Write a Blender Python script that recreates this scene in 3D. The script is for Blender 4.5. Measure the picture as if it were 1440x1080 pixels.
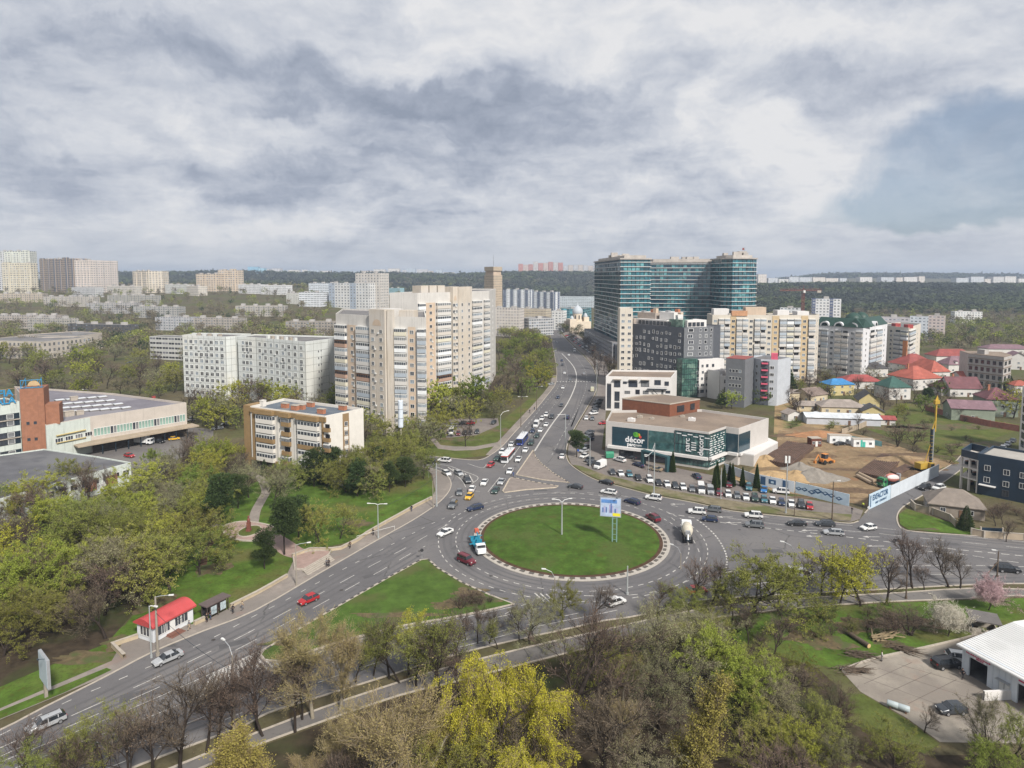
import bpy,bmesh,math,random
import numpy as np
from mathutils import Vector,Matrix
from mathutils.geometry import tessellate_polygon
R=math.radians
scene=bpy.context.scene
for _o in list(bpy.data.objects):bpy.data.objects.remove(_o)
COL=scene.collection
random.seed(7)
# ------------------------------------------------------------------ camera
F,CX,CY,PITCH,H=920.0,720.0,461.0,R(4.5),64.0
cam_data=bpy.data.cameras.new('camera');cam=bpy.data.objects.new('camera',cam_data);COL.objects.link(cam)
cam.location=(0,0,H);cam.rotation_euler=(R(90)-PITCH,0,0)
cam_data.sensor_width=36;cam_data.lens=36*F/1440
cam_data.shift_y=-(540-CY)/1440
cam_data.clip_start=1;cam_data.clip_end=30000
scene.camera=cam
CP,SP=math.cos(PITCH),math.sin(PITCH)
def ray(px,py):
 u=(px-CX)/F;v=(CY-py)/F
 return Vector((u,CP+v*SP,-SP+v*CP))
def P(px,py,z=.0):
 "the ground point (at height z) seen at a pixel of the 1440x1080 photograph"
 d=ray(px,py);t=(z-H)/d.z
 return Vector((d.x*t,d.y*t,z))
def ZT(py,Y,px=720):
 "height of something seen at row py when it stands at distance Y"
 d=ray(px,py);return H+d.z/d.y*Y
def PY(px,py,Y):
 d=ray(px,py);t=Y/d.y
 return Vector((d.x*t,Y,H+d.z*t))
# ------------------------------------------------------------------ light
scene.view_settings.view_transform='Standard';scene.view_settings.look='None'
scene.view_settings.exposure=1.15;scene.view_settings.gamma=1.0
scene.cycles.use_denoising=True
scene.cycles.max_bounces=5;scene.cycles.diffuse_bounces=2;scene.cycles.glossy_bounces=2
scene.cycles.transparent_max_bounces=6;scene.cycles.transmission_bounces=2;scene.cycles.volume_bounces=0
scene.cycles.caustics_reflective=False;scene.cycles.caustics_refractive=False
SUN_EL,SUN_AZ=R(42),R(150)
sd=bpy.data.lights.new('sun','SUN');sd.energy=2.7;sd.angle=R(7);sd.color=(1.0,.95,.88)
sun=bpy.data.objects.new('sun',sd);COL.objects.link(sun)
_sv=Vector((math.sin(SUN_AZ)*math.cos(SUN_EL),math.cos(SUN_AZ)*math.cos(SUN_EL),math.sin(SUN_EL)))
sun.rotation_euler=_sv.to_track_quat('Z','Y').to_euler();sun.location=(60,-80,200)
# ------------------------------------------------------------------ sky
world=bpy.data.worlds.new('World');scene.world=world;world.use_nodes=True
WT=world.node_tree;WT.nodes.clear()
class NT:
 "tiny helper to write node graphs"
 def __init__(s,nt):s.nt=nt
 def n(s,t,**kw):
  nd=s.nt.nodes.new(t)
  for k,v in kw.items():setattr(nd,k,v)
  return nd
 def lk(s,a,b):s.nt.links.new(a,b)
 def setin(s,sock,v):
  if isinstance(v,bpy.types.NodeSocket):s.lk(v,sock)
  else:sock.default_value=v
 def m(s,op,a,b=None,c=None,clamp=False):
  nd=s.n('ShaderNodeMath',operation=op,use_clamp=clamp)
  s.setin(nd.inputs[0],a)
  if b is not None:s.setin(nd.inputs[1],b)
  if c is not None:s.setin(nd.inputs[2],c)
  return nd.outputs[0]
 def vm(s,op,a,b=None):
  nd=s.n('ShaderNodeVectorMath',operation=op)
  s.setin(nd.inputs[0],a)
  if b is not None:s.setin(nd.inputs[1],b)
  return nd.outputs['Value']if op in('LENGTH','DOT_PRODUCT','DISTANCE')else nd.outputs[0]
 def noise(s,vec,scale,detail=5,rough=.55,dist=.0,col=False):
  nd=s.n('ShaderNodeTexNoise')
  if vec is not None:s.lk(vec,nd.inputs['Vector'])
  nd.inputs['Scale'].default_value=scale;nd.inputs['Detail'].default_value=detail
  nd.inputs['Roughness'].default_value=rough;nd.inputs['Distortion'].default_value=dist
  return nd.outputs['Color' if col else 'Fac']
 def ramp(s,fac,stops,interp='LINEAR'):
  nd=s.n('ShaderNodeValToRGB');s.lk(fac,nd.inputs[0]);cr=nd.color_ramp;cr.interpolation=interp
  while len(cr.elements)>1:cr.elements.remove(cr.elements[-1])
  for i,(p,c)in enumerate(stops):
   e=cr.elements[0]if i==0 else cr.elements.new(p)
   e.position=p;e.color=(c[0],c[1],c[2],1)if not isinstance(c,(int,float))else(c,c,c,1)
  return nd.outputs[0]
 def mr(s,v,a,b,c=.0,d=1.0,smooth=True):
  nd=s.n('ShaderNodeMapRange');nd.interpolation_type='SMOOTHSTEP' if smooth else 'LINEAR'
  s.setin(nd.inputs[0],v);s.setin(nd.inputs[1],a);s.setin(nd.inputs[2],b);s.setin(nd.inputs[3],c);s.setin(nd.inputs[4],d)
  return nd.outputs[0]
 def mix(s,fac,a,b,mode='MIX'):
  nd=s.n('ShaderNodeMix',data_type='RGBA',blend_type=mode)
  s.setin(nd.inputs[0],fac)
  for sock,v in((nd.inputs[6],a),(nd.inputs[7],b)):
   if isinstance(v,bpy.types.NodeSocket):s.lk(v,sock)
   else:sock.default_value=(v[0],v[1],v[2],1)
  return nd.outputs[2]
w=NT(WT)
tc=w.n('ShaderNodeTexCoord');D=tc.outputs['Generated']
sky=w.n('ShaderNodeTexSky',sky_type='NISHITA',sun_disc=False,sun_elevation=SUN_EL,sun_rotation=SUN_AZ)
sx=w.n('ShaderNodeSeparateXYZ');w.lk(D,sx.inputs[0])
zc=w.m('MAXIMUM',sx.outputs[2],.0)
zz=w.m('ADD',zc,.16)
cv=w.n('ShaderNodeCombineXYZ');w.lk(w.m('DIVIDE',sx.outputs[0],zz),cv.inputs[0]);w.lk(w.m('DIVIDE',sx.outputs[1],zz),cv.inputs[1])
CV=cv.outputs[0]
warp=w.noise(CV,1.4,4,.6,.0,True)
wv=w.vm('ADD',CV,w.vm('SCALE',w.vm('SUBTRACT',warp,(.5,.5,.5))))
for l_ in wv.node.inputs[1].links:l_.from_node.inputs['Scale'].default_value=.55
big=w.noise(wv,.85,9,.54,.15)
mid=w.noise(wv,2.6,8,.56,.2)
fine=w.noise(wv,7.0,7,.55,.0)
wd=w.vm('ADD',D,w.vm('SCALE',w.vm('SUBTRACT',w.noise(D,5.0,6,.6,.3,True),(.5,.5,.5))))
for l_ in wd.node.inputs[1].links:l_.from_node.inputs['Scale'].default_value=.16
def bank(px,py,rx,ry,amt,soft=.15):
 d=ray(px,py).normalized()
 q=w.vm('MULTIPLY',w.vm('SUBTRACT',wd,tuple(d)),(F/rx*.9,F/rx*.5,F/ry*.9))
 return w.m('MULTIPLY',w.mr(w.vm('LENGTH',q),1.15,soft,.0,1.0),amt)
dark=.0
for b_ in((640,170,260,70,.75),(480,245,210,45,.65),(300,235,240,50,.6),(40,140,130,50,.35),(300,110,150,55,.5),(740,130,140,80,.3),(60,240,150,40,.3),(150,320,300,25,.3),(900,340,200,26,.32),(620,320,160,30,.25),(520,120,120,50,.35),(1000,290,150,35,.28),(1230,110,160,30,.22),(1340,330,160,20,.15)):
 dark=w.m('ADD',dark,bank(*b_))
lite=.0
for b_ in((320,318,150,20,.55),(470,330,90,16,.4),(1050,205,120,50,.45),(1120,290,150,30,.45),(700,40,240,60,.45),(1080,60,260,60,.4),(110,90,110,45,.35),(25,325,60,20,.5),(980,150,120,60,.3),(1330,30,120,40,.3),(270,180,160,24,.25),(830,265,80,24,.35),(580,270,70,20,.2)):
 lite=w.m('ADD',lite,bank(*b_))
def lump(vec,sc,det):return w.noise(vec,sc,det,.58,.35)
wl=w.vm('MULTIPLY',wd,(1.0,1.0,2.1))
def relief(sc,det,dz):return w.m('SUBTRACT',lump(wl,sc,det),lump(w.vm('ADD',wl,(.0,.0,dz)),sc,det))
rel=w.m('ADD',w.m('MULTIPLY',relief(2.6,9,.09),1.95),w.m('MULTIPLY',relief(7.0,7,.035),.65))
rel=w.m('MULTIPLY',rel,w.mr(zc,.62,.25,.35,1.0))
blue=w.m('ADD',bank(1375,228,120,85,1.15,.5),bank(1290,290,140,32,.6,.3))
blue=w.m('ADD',blue,bank(400,195,50,12,.4));blue=w.m('ADD',blue,bank(10,290,60,16,.4),clamp=True)
tone=w.m('ADD',w.m('MULTIPLY',w.m('SUBTRACT',big,.5),.9),w.m('MULTIPLY',w.m('SUBTRACT',mid,.5),.55))
tone=w.m('ADD',tone,w.m('MULTIPLY',w.m('SUBTRACT',fine,.5),.45))
tone=w.m('ADD',w.m('ADD',tone,rel),.66)
tone=w.m('SUBTRACT',tone,w.m('MULTIPLY',dark,.43));tone=w.m('ADD',tone,w.m('MULTIPLY',lite,.42),clamp=True)
cloud=w.ramp(tone,[(.0,(1.10,1.26,1.58)),(.25,(1.46,1.62,1.95)),(.5,(2.02,2.15,2.42)),(.75,(2.52,2.60,2.78)),(1.0,(3.0,3.0,3.06))])
hz_=w.mr(zc,.0,.10,1.0,.0)
cloud=w.mix(w.m('MULTIPLY',hz_,.5),cloud,(2.35,2.4,2.52))
clear=w.mix(.85,sky.outputs[0],w.ramp(tone,[(.2,(.74,.92,1.22)),(.6,(.88,1.07,1.40)),(1.0,(1.12,1.32,1.66))]))
cover=w.m('SUBTRACT',1.0,w.mr(w.m('ADD',blue,w.m('MULTIPLY',w.m('SUBTRACT',lump(wl,3.2,8),.5),1.6)),.35,1.15,.0,.95),clamp=True)
col_=w.mix(cover,clear,cloud)
below=w.mr(sx.outputs[2],-.02,.0,1.0,.0)
col_=w.mix(below,col_,(1.2,1.25,1.3))
bg=w.n('ShaderNodeBackground');w.lk(col_,bg.inputs[0]);bg.inputs[1].default_value=.12
wo=w.n('ShaderNodeOutputWorld');w.lk(bg.outputs[0],wo.inputs[0])
# ------------------------------------------------------------------ materials
MATS={}
def mat(name,color,rough=.85,var=.18,scale=.6,metal=.0,spec=.3,big=None,bump=.0,bscale=4.0,streak=.0,rnd=.0,emit=None):
 "a procedural painted or raw surface: base colour broken by two octaves of noise, optional rain streaks"
 if name in MATS:return MATS[name]
 m=bpy.data.materials.new(name);m.use_nodes=True;t=NT(m.node_tree)
 bs=m.node_tree.nodes['Principled BSDF']
 co=t.n('ShaderNodeTexCoord').outputs['Object']
 c=tuple(color)+(1,)
 if var>0:
  f=t.noise(co,scale,6,.62)
  lo=[x*(1-var)for x in color];hi=[min(1,x*(1+var))for x in color]
  c=t.ramp(f,[(.3,lo),(.7,hi)])
  if big:
   f2=t.noise(co,big[0],4,.55)
   c=t.mix(t.mr(f2,big[2],big[3]),c,big[1])
  if streak:
   mp=t.n('ShaderNodeMapping');t.lk(co,mp.inputs[0]);mp.inputs['Scale'].default_value=(1.2,1.2,.06)
   f3=t.noise(mp.outputs[0],1.3,5,.6)
   c=t.mix(t.m('MULTIPLY',t.mr(f3,.5,.75),streak),c,[x*.45 for x in color])
 if rnd:
  oi=t.n('ShaderNodeObjectInfo')
  hs=t.n('ShaderNodeHueSaturation');t.lk(c,hs.inputs['Color'])if isinstance(c,bpy.types.NodeSocket)else setattr(hs.inputs['Color'],'default_value',c)
  t.lk(t.mr(oi.outputs['Random'],0,1,1-rnd,1+rnd,False),hs.inputs['Value'])
  t.lk(t.mr(t.m('FRACT',t.m('MULTIPLY',oi.outputs['Random'],7.3)),0,1,.5-rnd*.07,.5+rnd*.07,False),hs.inputs['Hue'])
  c=hs.outputs[0]
 t.setin(bs.inputs['Base Color'],c)
 bs.inputs['Roughness'].default_value=rough;bs.inputs['Metallic'].default_value=metal
 bs.inputs['Specular IOR Level'].default_value=spec
 if bump:
  b=t.n('ShaderNodeBump');b.inputs['Strength'].default_value=bump
  t.lk(t.noise(co,bscale,5,.6),b.inputs['Height']);t.lk(b.outputs[0],bs.inputs['Normal'])
 if emit:bs.inputs['Emission Color'].default_value=tuple(emit[0])+(1,);bs.inputs['Emission Strength'].default_value=emit[1]
 MATS[name]=m;return m
def glass(name,color,rough=.12,var=.5,scale=.35,spec=.8):
 "window glass over dark rooms: darker and paler panes side by side"
 return mat(name,color,rough,var,scale,.0,spec)
def facade_mat(name,wall,win,sx_=3.2,sz_=3.0,fw=.5,fh=.5,band=None,var=.12,x_off=.0,balc=None,streak=.25):
 "a far facade: rows of windows drawn by UVs in metres, varied pane by pane"
 if name in MATS:return MATS[name]
 m=bpy.data.materials.new(name);m.use_nodes=True;t=NT(m.node_tree);bs=m.node_tree.nodes['Principled BSDF']
 uv=t.n('ShaderNodeTexCoord');s=t.n('ShaderNodeSeparateXYZ');t.lk(uv.outputs['UV'],s.inputs[0])
 u=t.m('DIVIDE',t.m('ADD',s.outputs[0],x_off),sx_);v=t.m('DIVIDE',s.outputs[1],sz_)
 fu=t.m('ABSOLUTE',t.m('SUBTRACT',t.m('FRACT',u),.5));fv=t.m('ABSOLUTE',t.m('SUBTRACT',t.m('FRACT',v),.5))
 inw=t.m('MULTIPLY',t.m('LESS_THAN',fu,fw/2),t.m('LESS_THAN',fv,fh/2))
 inn=t.m('MULTIPLY',t.m('LESS_THAN',fu,fw/2-.035),t.m('LESS_THAN',fv,fh/2-.035))
 mull=t.m('GREATER_THAN',fu,.02)
 cell=t.n('ShaderNodeCombineXYZ');t.lk(t.m('FLOOR',u),cell.inputs[0]);t.lk(t.m('FLOOR',v),cell.inputs[1])
 wn=t.n('ShaderNodeTexWhiteNoise');t.lk(cell.outputs[0],wn.inputs[0])
 rv=wn.outputs['Value']
 co=uv.outputs['Object']
 f=t.noise(co,.12,6,.6)
 wc=t.ramp(f,[(.3,[x*(1-var)for x in wall]),(.7,[min(1,x*(1+var))for x in wall])])
 mp=t.n('ShaderNodeMapping');t.lk(co,mp.inputs[0]);mp.inputs['Scale'].default_value=(.5,.5,.03)
 wc=t.mix(t.m('MULTIPLY',t.mr(t.noise(mp.outputs[0],1.3,5,.6),.48,.72),streak),wc,[x*.5 for x in wall])
 seam=t.m('GREATER_THAN',fv,.485)
 wc=t.mix(t.m('MULTIPLY',seam,.3),wc,[x*.5 for x in wall])
 if band:
  isb=t.m('LESS_THAN',t.m('FRACT',t.m('DIVIDE',t.m('FLOOR',u),band[1])),band[2])
  wc=t.mix(isb,wc,band[0])
 gc=t.ramp(rv,[(.0,[x*.5 for x in win]),(.6,win),(.85,[min(1,x*2.2)for x in win]),(1.0,[min(1,x*4.5)for x in win])])
 c=t.mix(inw,wc,[min(1,x*1.25)for x in wall])
 c=t.mix(t.m('MULTIPLY',inn,mull),c,gc)
 t.setin(bs.inputs['Base Color'],c);t.setin(bs.inputs['Roughness'],t.mr(inn,0,1,.85,.2))
 MATS[name]=m;return m
# ------------------------------------------------------------------ mesh builder
class MB:
 def __init__(s):s.v=[];s.f=[];s.m=[];s.uv=[]
 def poly(s,pts,mi=0,uvs=None):
  k=len(s.v);s.v+=[tuple(p)for p in pts];s.f.append(tuple(range(k,k+len(pts))));s.m.append(mi)
  s.uv.append(uvs or[(0,0)]*len(pts))
 def box(s,c,d,mi=0,rz=.0,M=None):
  "box of size d centred in x,y on c with its base at c.z"
  hx,hy=d[0]/2,d[1]/2;z0,z1=c[2],c[2]+d[2];ca,sa=math.cos(rz),math.sin(rz)
  q=[(-hx,-hy),(hx,-hy),(hx,hy),(-hx,hy)]
  q=[(c[0]+x*ca-y*sa,c[1]+x*sa+y*ca)for x,y in q]
  s.prism(q,z0,z1,mi,mi,M)
 def prism(s,q,z0,z1,mi=0,top=None,M=None,bottom=True):
  "solid on a plan polygon; sides carry UVs in metres"
  top=mi if top is None else top
  ar=sum(q[i][0]*q[(i+1)%len(q)][1]-q[(i+1)%len(q)][0]*q[i][1]for i in range(len(q)))
  if ar<0:q=q[::-1]
  T=(lambda p:M@Vector(p))if M is not None else(lambda p:p)
  u=.0;n=len(q)
  for i in range(n):
   a,b=q[i],q[(i+1)%n];L=math.hypot(b[0]-a[0],b[1]-a[1])
   s.poly([T((a[0],a[1],z0)),T((b[0],b[1],z0)),T((b[0],b[1],z1)),T((a[0],a[1],z1))],mi,[(u,z0),(u+L,z0),(u+L,z1),(u,z1)])
   u=math.ceil((u+L)/100.0)*100.0
  s.cap(q,z1,top,T);
  if bottom:s.cap(q[::-1],z0,mi,T)
 def cap(s,q,z,mi=0,T=None):
  T=T or(lambda p:p)
  if len(q)<=4:s.poly([T((p[0],p[1],z))for p in q],mi,[(p[0],p[1])for p in q]);return
  tr=tessellate_polygon([[Vector((p[0],p[1],0))for p in q]])
  for t in tr:
   a,b,c=[q[i]for i in t]
   cr=(b[0]-a[0])*(c[1]-a[1])-(c[0]-a[0])*(b[1]-a[1])
   ar=sum(q[i][0]*q[(i+1)%len(q)][1]-q[(i+1)%len(q)][0]*q[i][1]for i in range(len(q)))
   pts=(a,b,c)if cr*ar>0 else(a,c,b)
   s.poly([T((p[0],p[1],z))for p in pts],mi,[(p[0],p[1])for p in pts])
 def tube(s,p0,p1,r0,r1=None,n=8,mi=0,caps=True):
  r1=r0 if r1 is None else r1
  p0,p1=Vector(p0),Vector(p1);d=(p1-p0)
  if d.length<1e-6:return
  d.normalize();a=d.orthogonal().normalized();b=d.cross(a)
  k=len(s.v)
  for p,r in((p0,r0),(p1,r1)):
   for i in range(n):
    t=2*math.pi*i/n;s.v.append(tuple(p+(a*math.cos(t)+b*math.sin(t))*r))
  for i in range(n):
   j=(i+1)%n;s.f.append((k+i,k+j,k+n+j,k+n+i));s.m.append(mi);s.uv.append([(0,0)]*4)
  if caps:
   s.f.append(tuple(range(k+n-1,k-1,-1)));s.m.append(mi);s.uv.append([(0,0)]*n)
   s.f.append(tuple(range(k+n,k+2*n)));s.m.append(mi);s.uv.append([(0,0)]*n)
 def path(s,pts,r,n=6,mi=0):
  for a,b in zip(pts[:-1],pts[1:]):s.tube(a,b,r,r,n,mi)
 def lathe(s,prof,c=(0,0,0),n=16,mi=0,axis='z'):
  k=len(s.v)
  for(r,z)in prof:
   for i in range(n):
    t=2*math.pi*i/n;x,y=r*math.cos(t),r*math.sin(t)
    p=(x,y,z)if axis=='z' else((z,x,y)if axis=='x' else(x,z,y))
    s.v.append((c[0]+p[0],c[1]+p[1],c[2]+p[2]))
  for q in range(len(prof)-1):
   for i in range(n):
    j=(i+1)%n;s.f.append((k+q*n+i,k+q*n+j,k+(q+1)*n+j,k+(q+1)*n+i));s.m.append(mi);s.uv.append([(0,0)]*4)
 def mesh(s,name,mats,smooth=False):
  me=bpy.data.meshes.new(name);me.from_pydata(s.v,[],s.f)
  for m_ in(mats if isinstance(mats,(list,tuple))else[mats]):me.materials.append(m_)
  me.polygons.foreach_set('material_index',s.m)
  uvl=me.uv_layers.new(name='UVMap');flat=np.array([c for f in s.uv for p in f for c in p],dtype=np.float32)
  if len(flat)==2*len(me.loops):uvl.data.foreach_set('uv',flat)
  if smooth:me.polygons.foreach_set('use_smooth',[True]*len(me.polygons))
  me.update();return me
 def build(s,name,mats,parent=None,loc=(0,0,0),rz=.0,smooth=False):
  return link(s.mesh(name,mats,smooth),name,parent,loc,rz)
def link(me,name,parent=None,loc=(0,0,0),rz=.0,scale=None):
 o=bpy.data.objects.new(name,me);COL.objects.link(o);o.location=loc;o.rotation_euler=(0,0,rz)
 if scale:o.scale=scale
 if parent:o.parent=parent
 return o
def tag(o,label=None,cat=None,group=None,kind=None):
 if label:o['label']=label
 if cat:o['category']=cat
 if group:o['group']=group
 if kind:o['kind']=kind
 return o
def empty(name,loc,rz=.0,label=None,cat=None,group=None):
 o=bpy.data.objects.new(name,None);COL.objects.link(o);o.location=loc;o.rotation_euler=(0,0,rz);o.empty_display_size=.5
 return tag(o,label,cat,group)
KIDS={}
def kids(o):
 k=KIDS.get(o.name)
 if k is None:k=KIDS[o.name]=list(o.children)
 return k
def copy_tree(o,parent=None):
 c=o.copy();COL.objects.link(c);c.parent=parent
 for ch in kids(o):copy_tree(ch,c)
 return c
def struct(mb,name,mats,smooth=False):return tag(mb.build(name,mats,smooth=smooth),kind='structure')
def arc(cx,cy,r,a0,a1,n):return[(cx+r*math.cos(a0+(a1-a0)*i/n),cy+r*math.sin(a0+(a1-a0)*i/n))for i in range(n+1)]
def smooth_line(pts,sub=6,closed=False):
 "Catmull-Rom through plan points"
 pts=[Vector((p[0],p[1]))for p in pts];n=len(pts);out=[]
 rng=range(n if closed else n-1)
 for i in rng:
  p0=pts[(i-1)%n]if closed or i>0 else pts[0];p1=pts[i];p2=pts[(i+1)%n];p3=pts[(i+2)%n]if closed or i+2<n else pts[-1]
  for k in range(sub):
   t=k/sub
   out.append(.5*((2*p1)+(-p0+p2)*t+(2*p0-5*p1+4*p2-p3)*t*t+(-p0+3*p1-3*p2+p3)*t*t*t))
 if not closed:out.append(pts[-1])
 return out
def PX(pts,z=.0):return[(lambda v:(v.x,v.y))(P(a,b,z))for a,b in pts]
# ================================================================== SETTING
def sstep(a,b,x):t=min(1,max(0,(x-a)/(b-a)));return t*t*(3-2*t)
def terrain_z(x,y):
 r=x/max(y,1.0)
 lw=1-sstep(.20,.34,r)
 zl=sstep(1750,2750,y)*74*lw*(.94+.05*math.sin(x/260.0)+.03*math.sin(x/97.0+1))
 rw=sstep(.22,.36,r)
 zr=sstep(1150,1800,y)*35*rw*(.97+.04*math.sin(x/140.0+.5))
 zr+=sstep(2800,4000,y)*30*rw*sstep(.40,.50,r)*(1-.4*sstep(.60,.85,r))
 zm=sstep(620,1350,y)*34*(1-sstep(-.30,-.08,r))
 return max(zl,zr,zm)
ground_m=mat('ground_earth_and_grass',(.098,.084,.048),.95,.35,.05,big=(.022,(.082,.092,.032),.46,.64),bump=.4,bscale=1.5,spec=.1)
grass_m=mat('park_grass',(.085,.105,.028),.95,.30,.25,big=(.07,(.125,.115,.045),.45,.65),bump=.5,bscale=6,spec=.08)
lush_m=mat('bright_grass',(.070,.122,.020),.95,.42,.22,big=(.05,(.112,.110,.038),.50,.66),bump=.5,bscale=6,spec=.08)
ring_m=mat('roundabout_grass',(.052,.098,.016),.95,.40,.35,big=(.10,(.070,.100,.026),.48,.68),bump=.5,bscale=8,spec=.08)
litter_m=mat('shaded_leaf_litter',(.050,.038,.026),.95,.4,.5,big=(.08,(.045,.055,.020),.5,.7),bump=.5,bscale=5,spec=.08)  # litter brown, darkened so the colour carries shade between the trees
soil_m=mat('bare_soil',(.075,.045,.030),.95,.3,.9,bump=.5,spec=.1)
def asphalt(name,c,dirt,sc=.12):
 m=mat(name,c,.88,.13,sc,big=(.035,dirt,.45,.62),bump=.15,bscale=9,spec=.25)
 t=NT(m.node_tree);bs=m.node_tree.nodes['Principled BSDF'];src=bs.inputs['Base Color'].links[0].from_socket;co=t.n('ShaderNodeTexCoord').outputs['Object']
 c1=t.mix(t.mr(t.noise(co,1.1,8,.7),.52,.72),src,[x*.78 for x in c])
 v=t.n('ShaderNodeTexVoronoi',feature='DISTANCE_TO_EDGE');t.lk(t.vm('ADD',co,t.vm('SCALE',t.noise(co,.5,4,.6,0,True))),v.inputs['Vector']);v.inputs['Scale'].default_value=.055
 crack=t.m('MULTIPLY',t.mr(v.outputs['Distance'],.010,.002),t.mr(t.noise(co,.06,3),.48,.56))
 t.lk(t.mix(t.m('MULTIPLY',crack,.65),c1,(.05,.048,.046)),bs.inputs['Base Color'])
 return m
asph_m=asphalt('asphalt',(.116,.111,.113),(.145,.137,.134))
serv_m=asphalt('old_asphalt',(.125,.115,.110),(.155,.145,.135),.2)
pave_m=mat('paving',(.235,.205,.180),.9,.15,.35,big=(.06,(.190,.168,.150),.45,.6),bump=.2,spec=.2)
lot_m=mat('parking_paving',(.170,.148,.135),.9,.15,.25,big=(.05,(.205,.18,.16),.45,.6),bump=.2,spec=.2)
island_m=mat('island_paving',(.205,.175,.155),.9,.15,.5,bump=.25,spec=.2)
kerb_m=mat('kerb_stone',(.36,.32,.27),.9,.15,1.5,spec=.2)
sand_m=mat('building_site_sand',(.255,.185,.11),.95,.35,.30,big=(.06,(.19,.135,.08),.42,.62),bump=.8,bscale=.9,spec=.1)
slab_m=mat('concrete_slabs',(.27,.24,.20),.9,.10,.4,big=(.10,(.20,.175,.15),.45,.6),bump=.2,spec=.2)
white_paint=mat('road_paint',(.44,.425,.395),.8,.40,1.6,spec=.2)
dark_paint=mat('kerb_dark_paint',(.06,.055,.05),.8,.2,1.5)
def roughen(m,sc,amt,col):
 t=NT(m.node_tree);bs=m.node_tree.nodes['Principled BSDF'];src=bs.inputs['Base Color'].links[0].from_socket;co=t.n('ShaderNodeTexCoord').outputs['Object']
 c=t.mix(t.m('MULTIPLY',t.mr(t.noise(co,sc,8,.75),.45,.62),amt),src,col)
 t.lk(t.mix(t.m('MULTIPLY',t.mr(t.noise(co,sc*.21,6,.7),.56,.66),amt),c,[x*1.5 for x in col[:1]]+[col[1]*1.1,col[2]]),bs.inputs['Base Color'])
for m_ in(grass_m,lush_m,ring_m):roughen(m_,1.6,.55,(.050,.058,.016))
roughen(ground_m,.8,.6,(.055,.045,.026));roughen(sand_m,.9,.6,(.15,.10,.058));roughen(slab_m,.7,.35,(.17,.15,.125));roughen(pave_m,.9,.35,(.15,.135,.12));roughen(lot_m,.8,.4,(.11,.10,.095))
xs=[];ys=[-300,-100,0,100,200,400,600]+list(range(650,1200,50))
ys+=list(np.linspace(1200,4200,76))+list(np.linspace(4400,12000,14))
rs=np.concatenate([np.linspace(-4,-1.0,6)[:-1],np.linspace(-1.0,1.0,140),np.linspace(1,4,6)[1:]])
tv=[];tf=[]
for y in ys:
 for r in rs:
  x=r*max(y,600.0);tv.append((x,y,terrain_z(x,y)if y>600 else .0))
nr=len(rs)
for i in range(len(ys)-1):
 for j in range(nr-1):tf.append((i*nr+j,i*nr+j+1,(i+1)*nr+j+1,(i+1)*nr+j))
me=bpy.data.meshes.new('ground');me.from_pydata(tv,[],tf);me.materials.append(ground_m);me.polygons.foreach_set('use_smooth',[True]*len(tf))
tag(link(me,'ground'),kind='structure')
def sheet(name,px,z,m,smooth=0):
 q=PX(px)
 if smooth:q=[tuple(p)for p in smooth_line(q,smooth,True)]
 mb=MB();mb.cap(q,z,0);
 o=struct(mb,name,m);return q
def raised(name,q,z,m,kerb=.28,kz=.03,km=None):
 "raised island or pavement with a real kerb step"
 mb=MB();mb.prism(q,.0,z,0,bottom=False);struct(mb,name,m)
 if kerb:ribbon(name+'_kerb',q,kerb,z+kz,km or kerb_m,True)
def ribbon(name,q,wd,z,m,closed=False,z0=.0,kind='structure',parent=None):
 q=[Vector((p[0],p[1]))for p in q];n=len(q);mb=MB();L=[];Rr=[]
 for i in range(n):
  a=q[i-1]if(closed or i>0)else q[0];b=q[(i+1)%n]if(closed or i<n-1)else q[-1]
  d=(b-a);d=d.normalized()if d.length>1e-6 else Vector((1,0));nn=Vector((-d.y,d.x))*wd/2
  L.append(q[i]+nn);Rr.append(q[i]-nn)
 for i in range(n if closed else n-1):
  j=(i+1)%n
  mb.poly([(Rr[i].x,Rr[i].y,z),(Rr[j].x,Rr[j].y,z),(L[j].x,L[j].y,z),(L[i].x,L[i].y,z)])
  if z-z0>.05:
   for A,B in((Rr[i],Rr[j]),(L[j],L[i])):
    mb.poly([(A.x,A.y,z0),(B.x,B.y,z0),(B.x,B.y,z),(A.x,A.y,z)])
 o=mb.build(name,m,parent)
 if kind:tag(o,kind=kind)
 return o
LEFT_EDGE=[(-260,1128),(-100,1068),(0,1027),(62,995),(150,951),(215,917),(285,888),(360,858),(450,806),(530,760),(580,732),(612,711),(627,697),(634,685),(633,675),(625,666),(607,659),(585,656),(540,652)]
AV_LEFT=[(540,638),(585,639),(630,644),(672,647),(690,640),(707,627),(722,610),(735,596),(755,574),(772,553),(781,540),(783,528),(782,512),(777,485),(774,468),(776,455),(782,447)]
AV_RIGHT=[(792,447),(787,458),(790,470),(803,484),(820,500),(834,517),(839,533),(838,550),(826,572),(808,602),(798,625),(796,640),(801,652),(818,665),(840,676),(870,684),(920,697),(975,707),(1030,719),(1110,727),(1170,734),(1196,736),(1207,733)]
LANE_R=[(1216,722),(1228,711),(1262,693),(1300,674),(1340,652),(1353,640),(1366,646),(1352,660),(1320,683),(1290,701),(1270,713),(1262,724),(1263,737),(1275,746),(1330,751),(1440,758),(1560,767),(1800,788)]
BOT_EDGE=[(1800,836),(1560,826),(1440,821),(1355,823),(1260,828),(1127,835),(1000,843),(960,850),(920,861),(880,869),(850,873),(800,884),(700,906),(637,922),(560,946),(450,980),(377,1003),(342,1021),(225,1065),(150,1095),(0,1158),(-260,1270)]
ROAD=LEFT_EDGE+AV_LEFT+AV_RIGHT+LANE_R+BOT_EDGE
sheet('road',ROAD,.020,asph_m)
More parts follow.
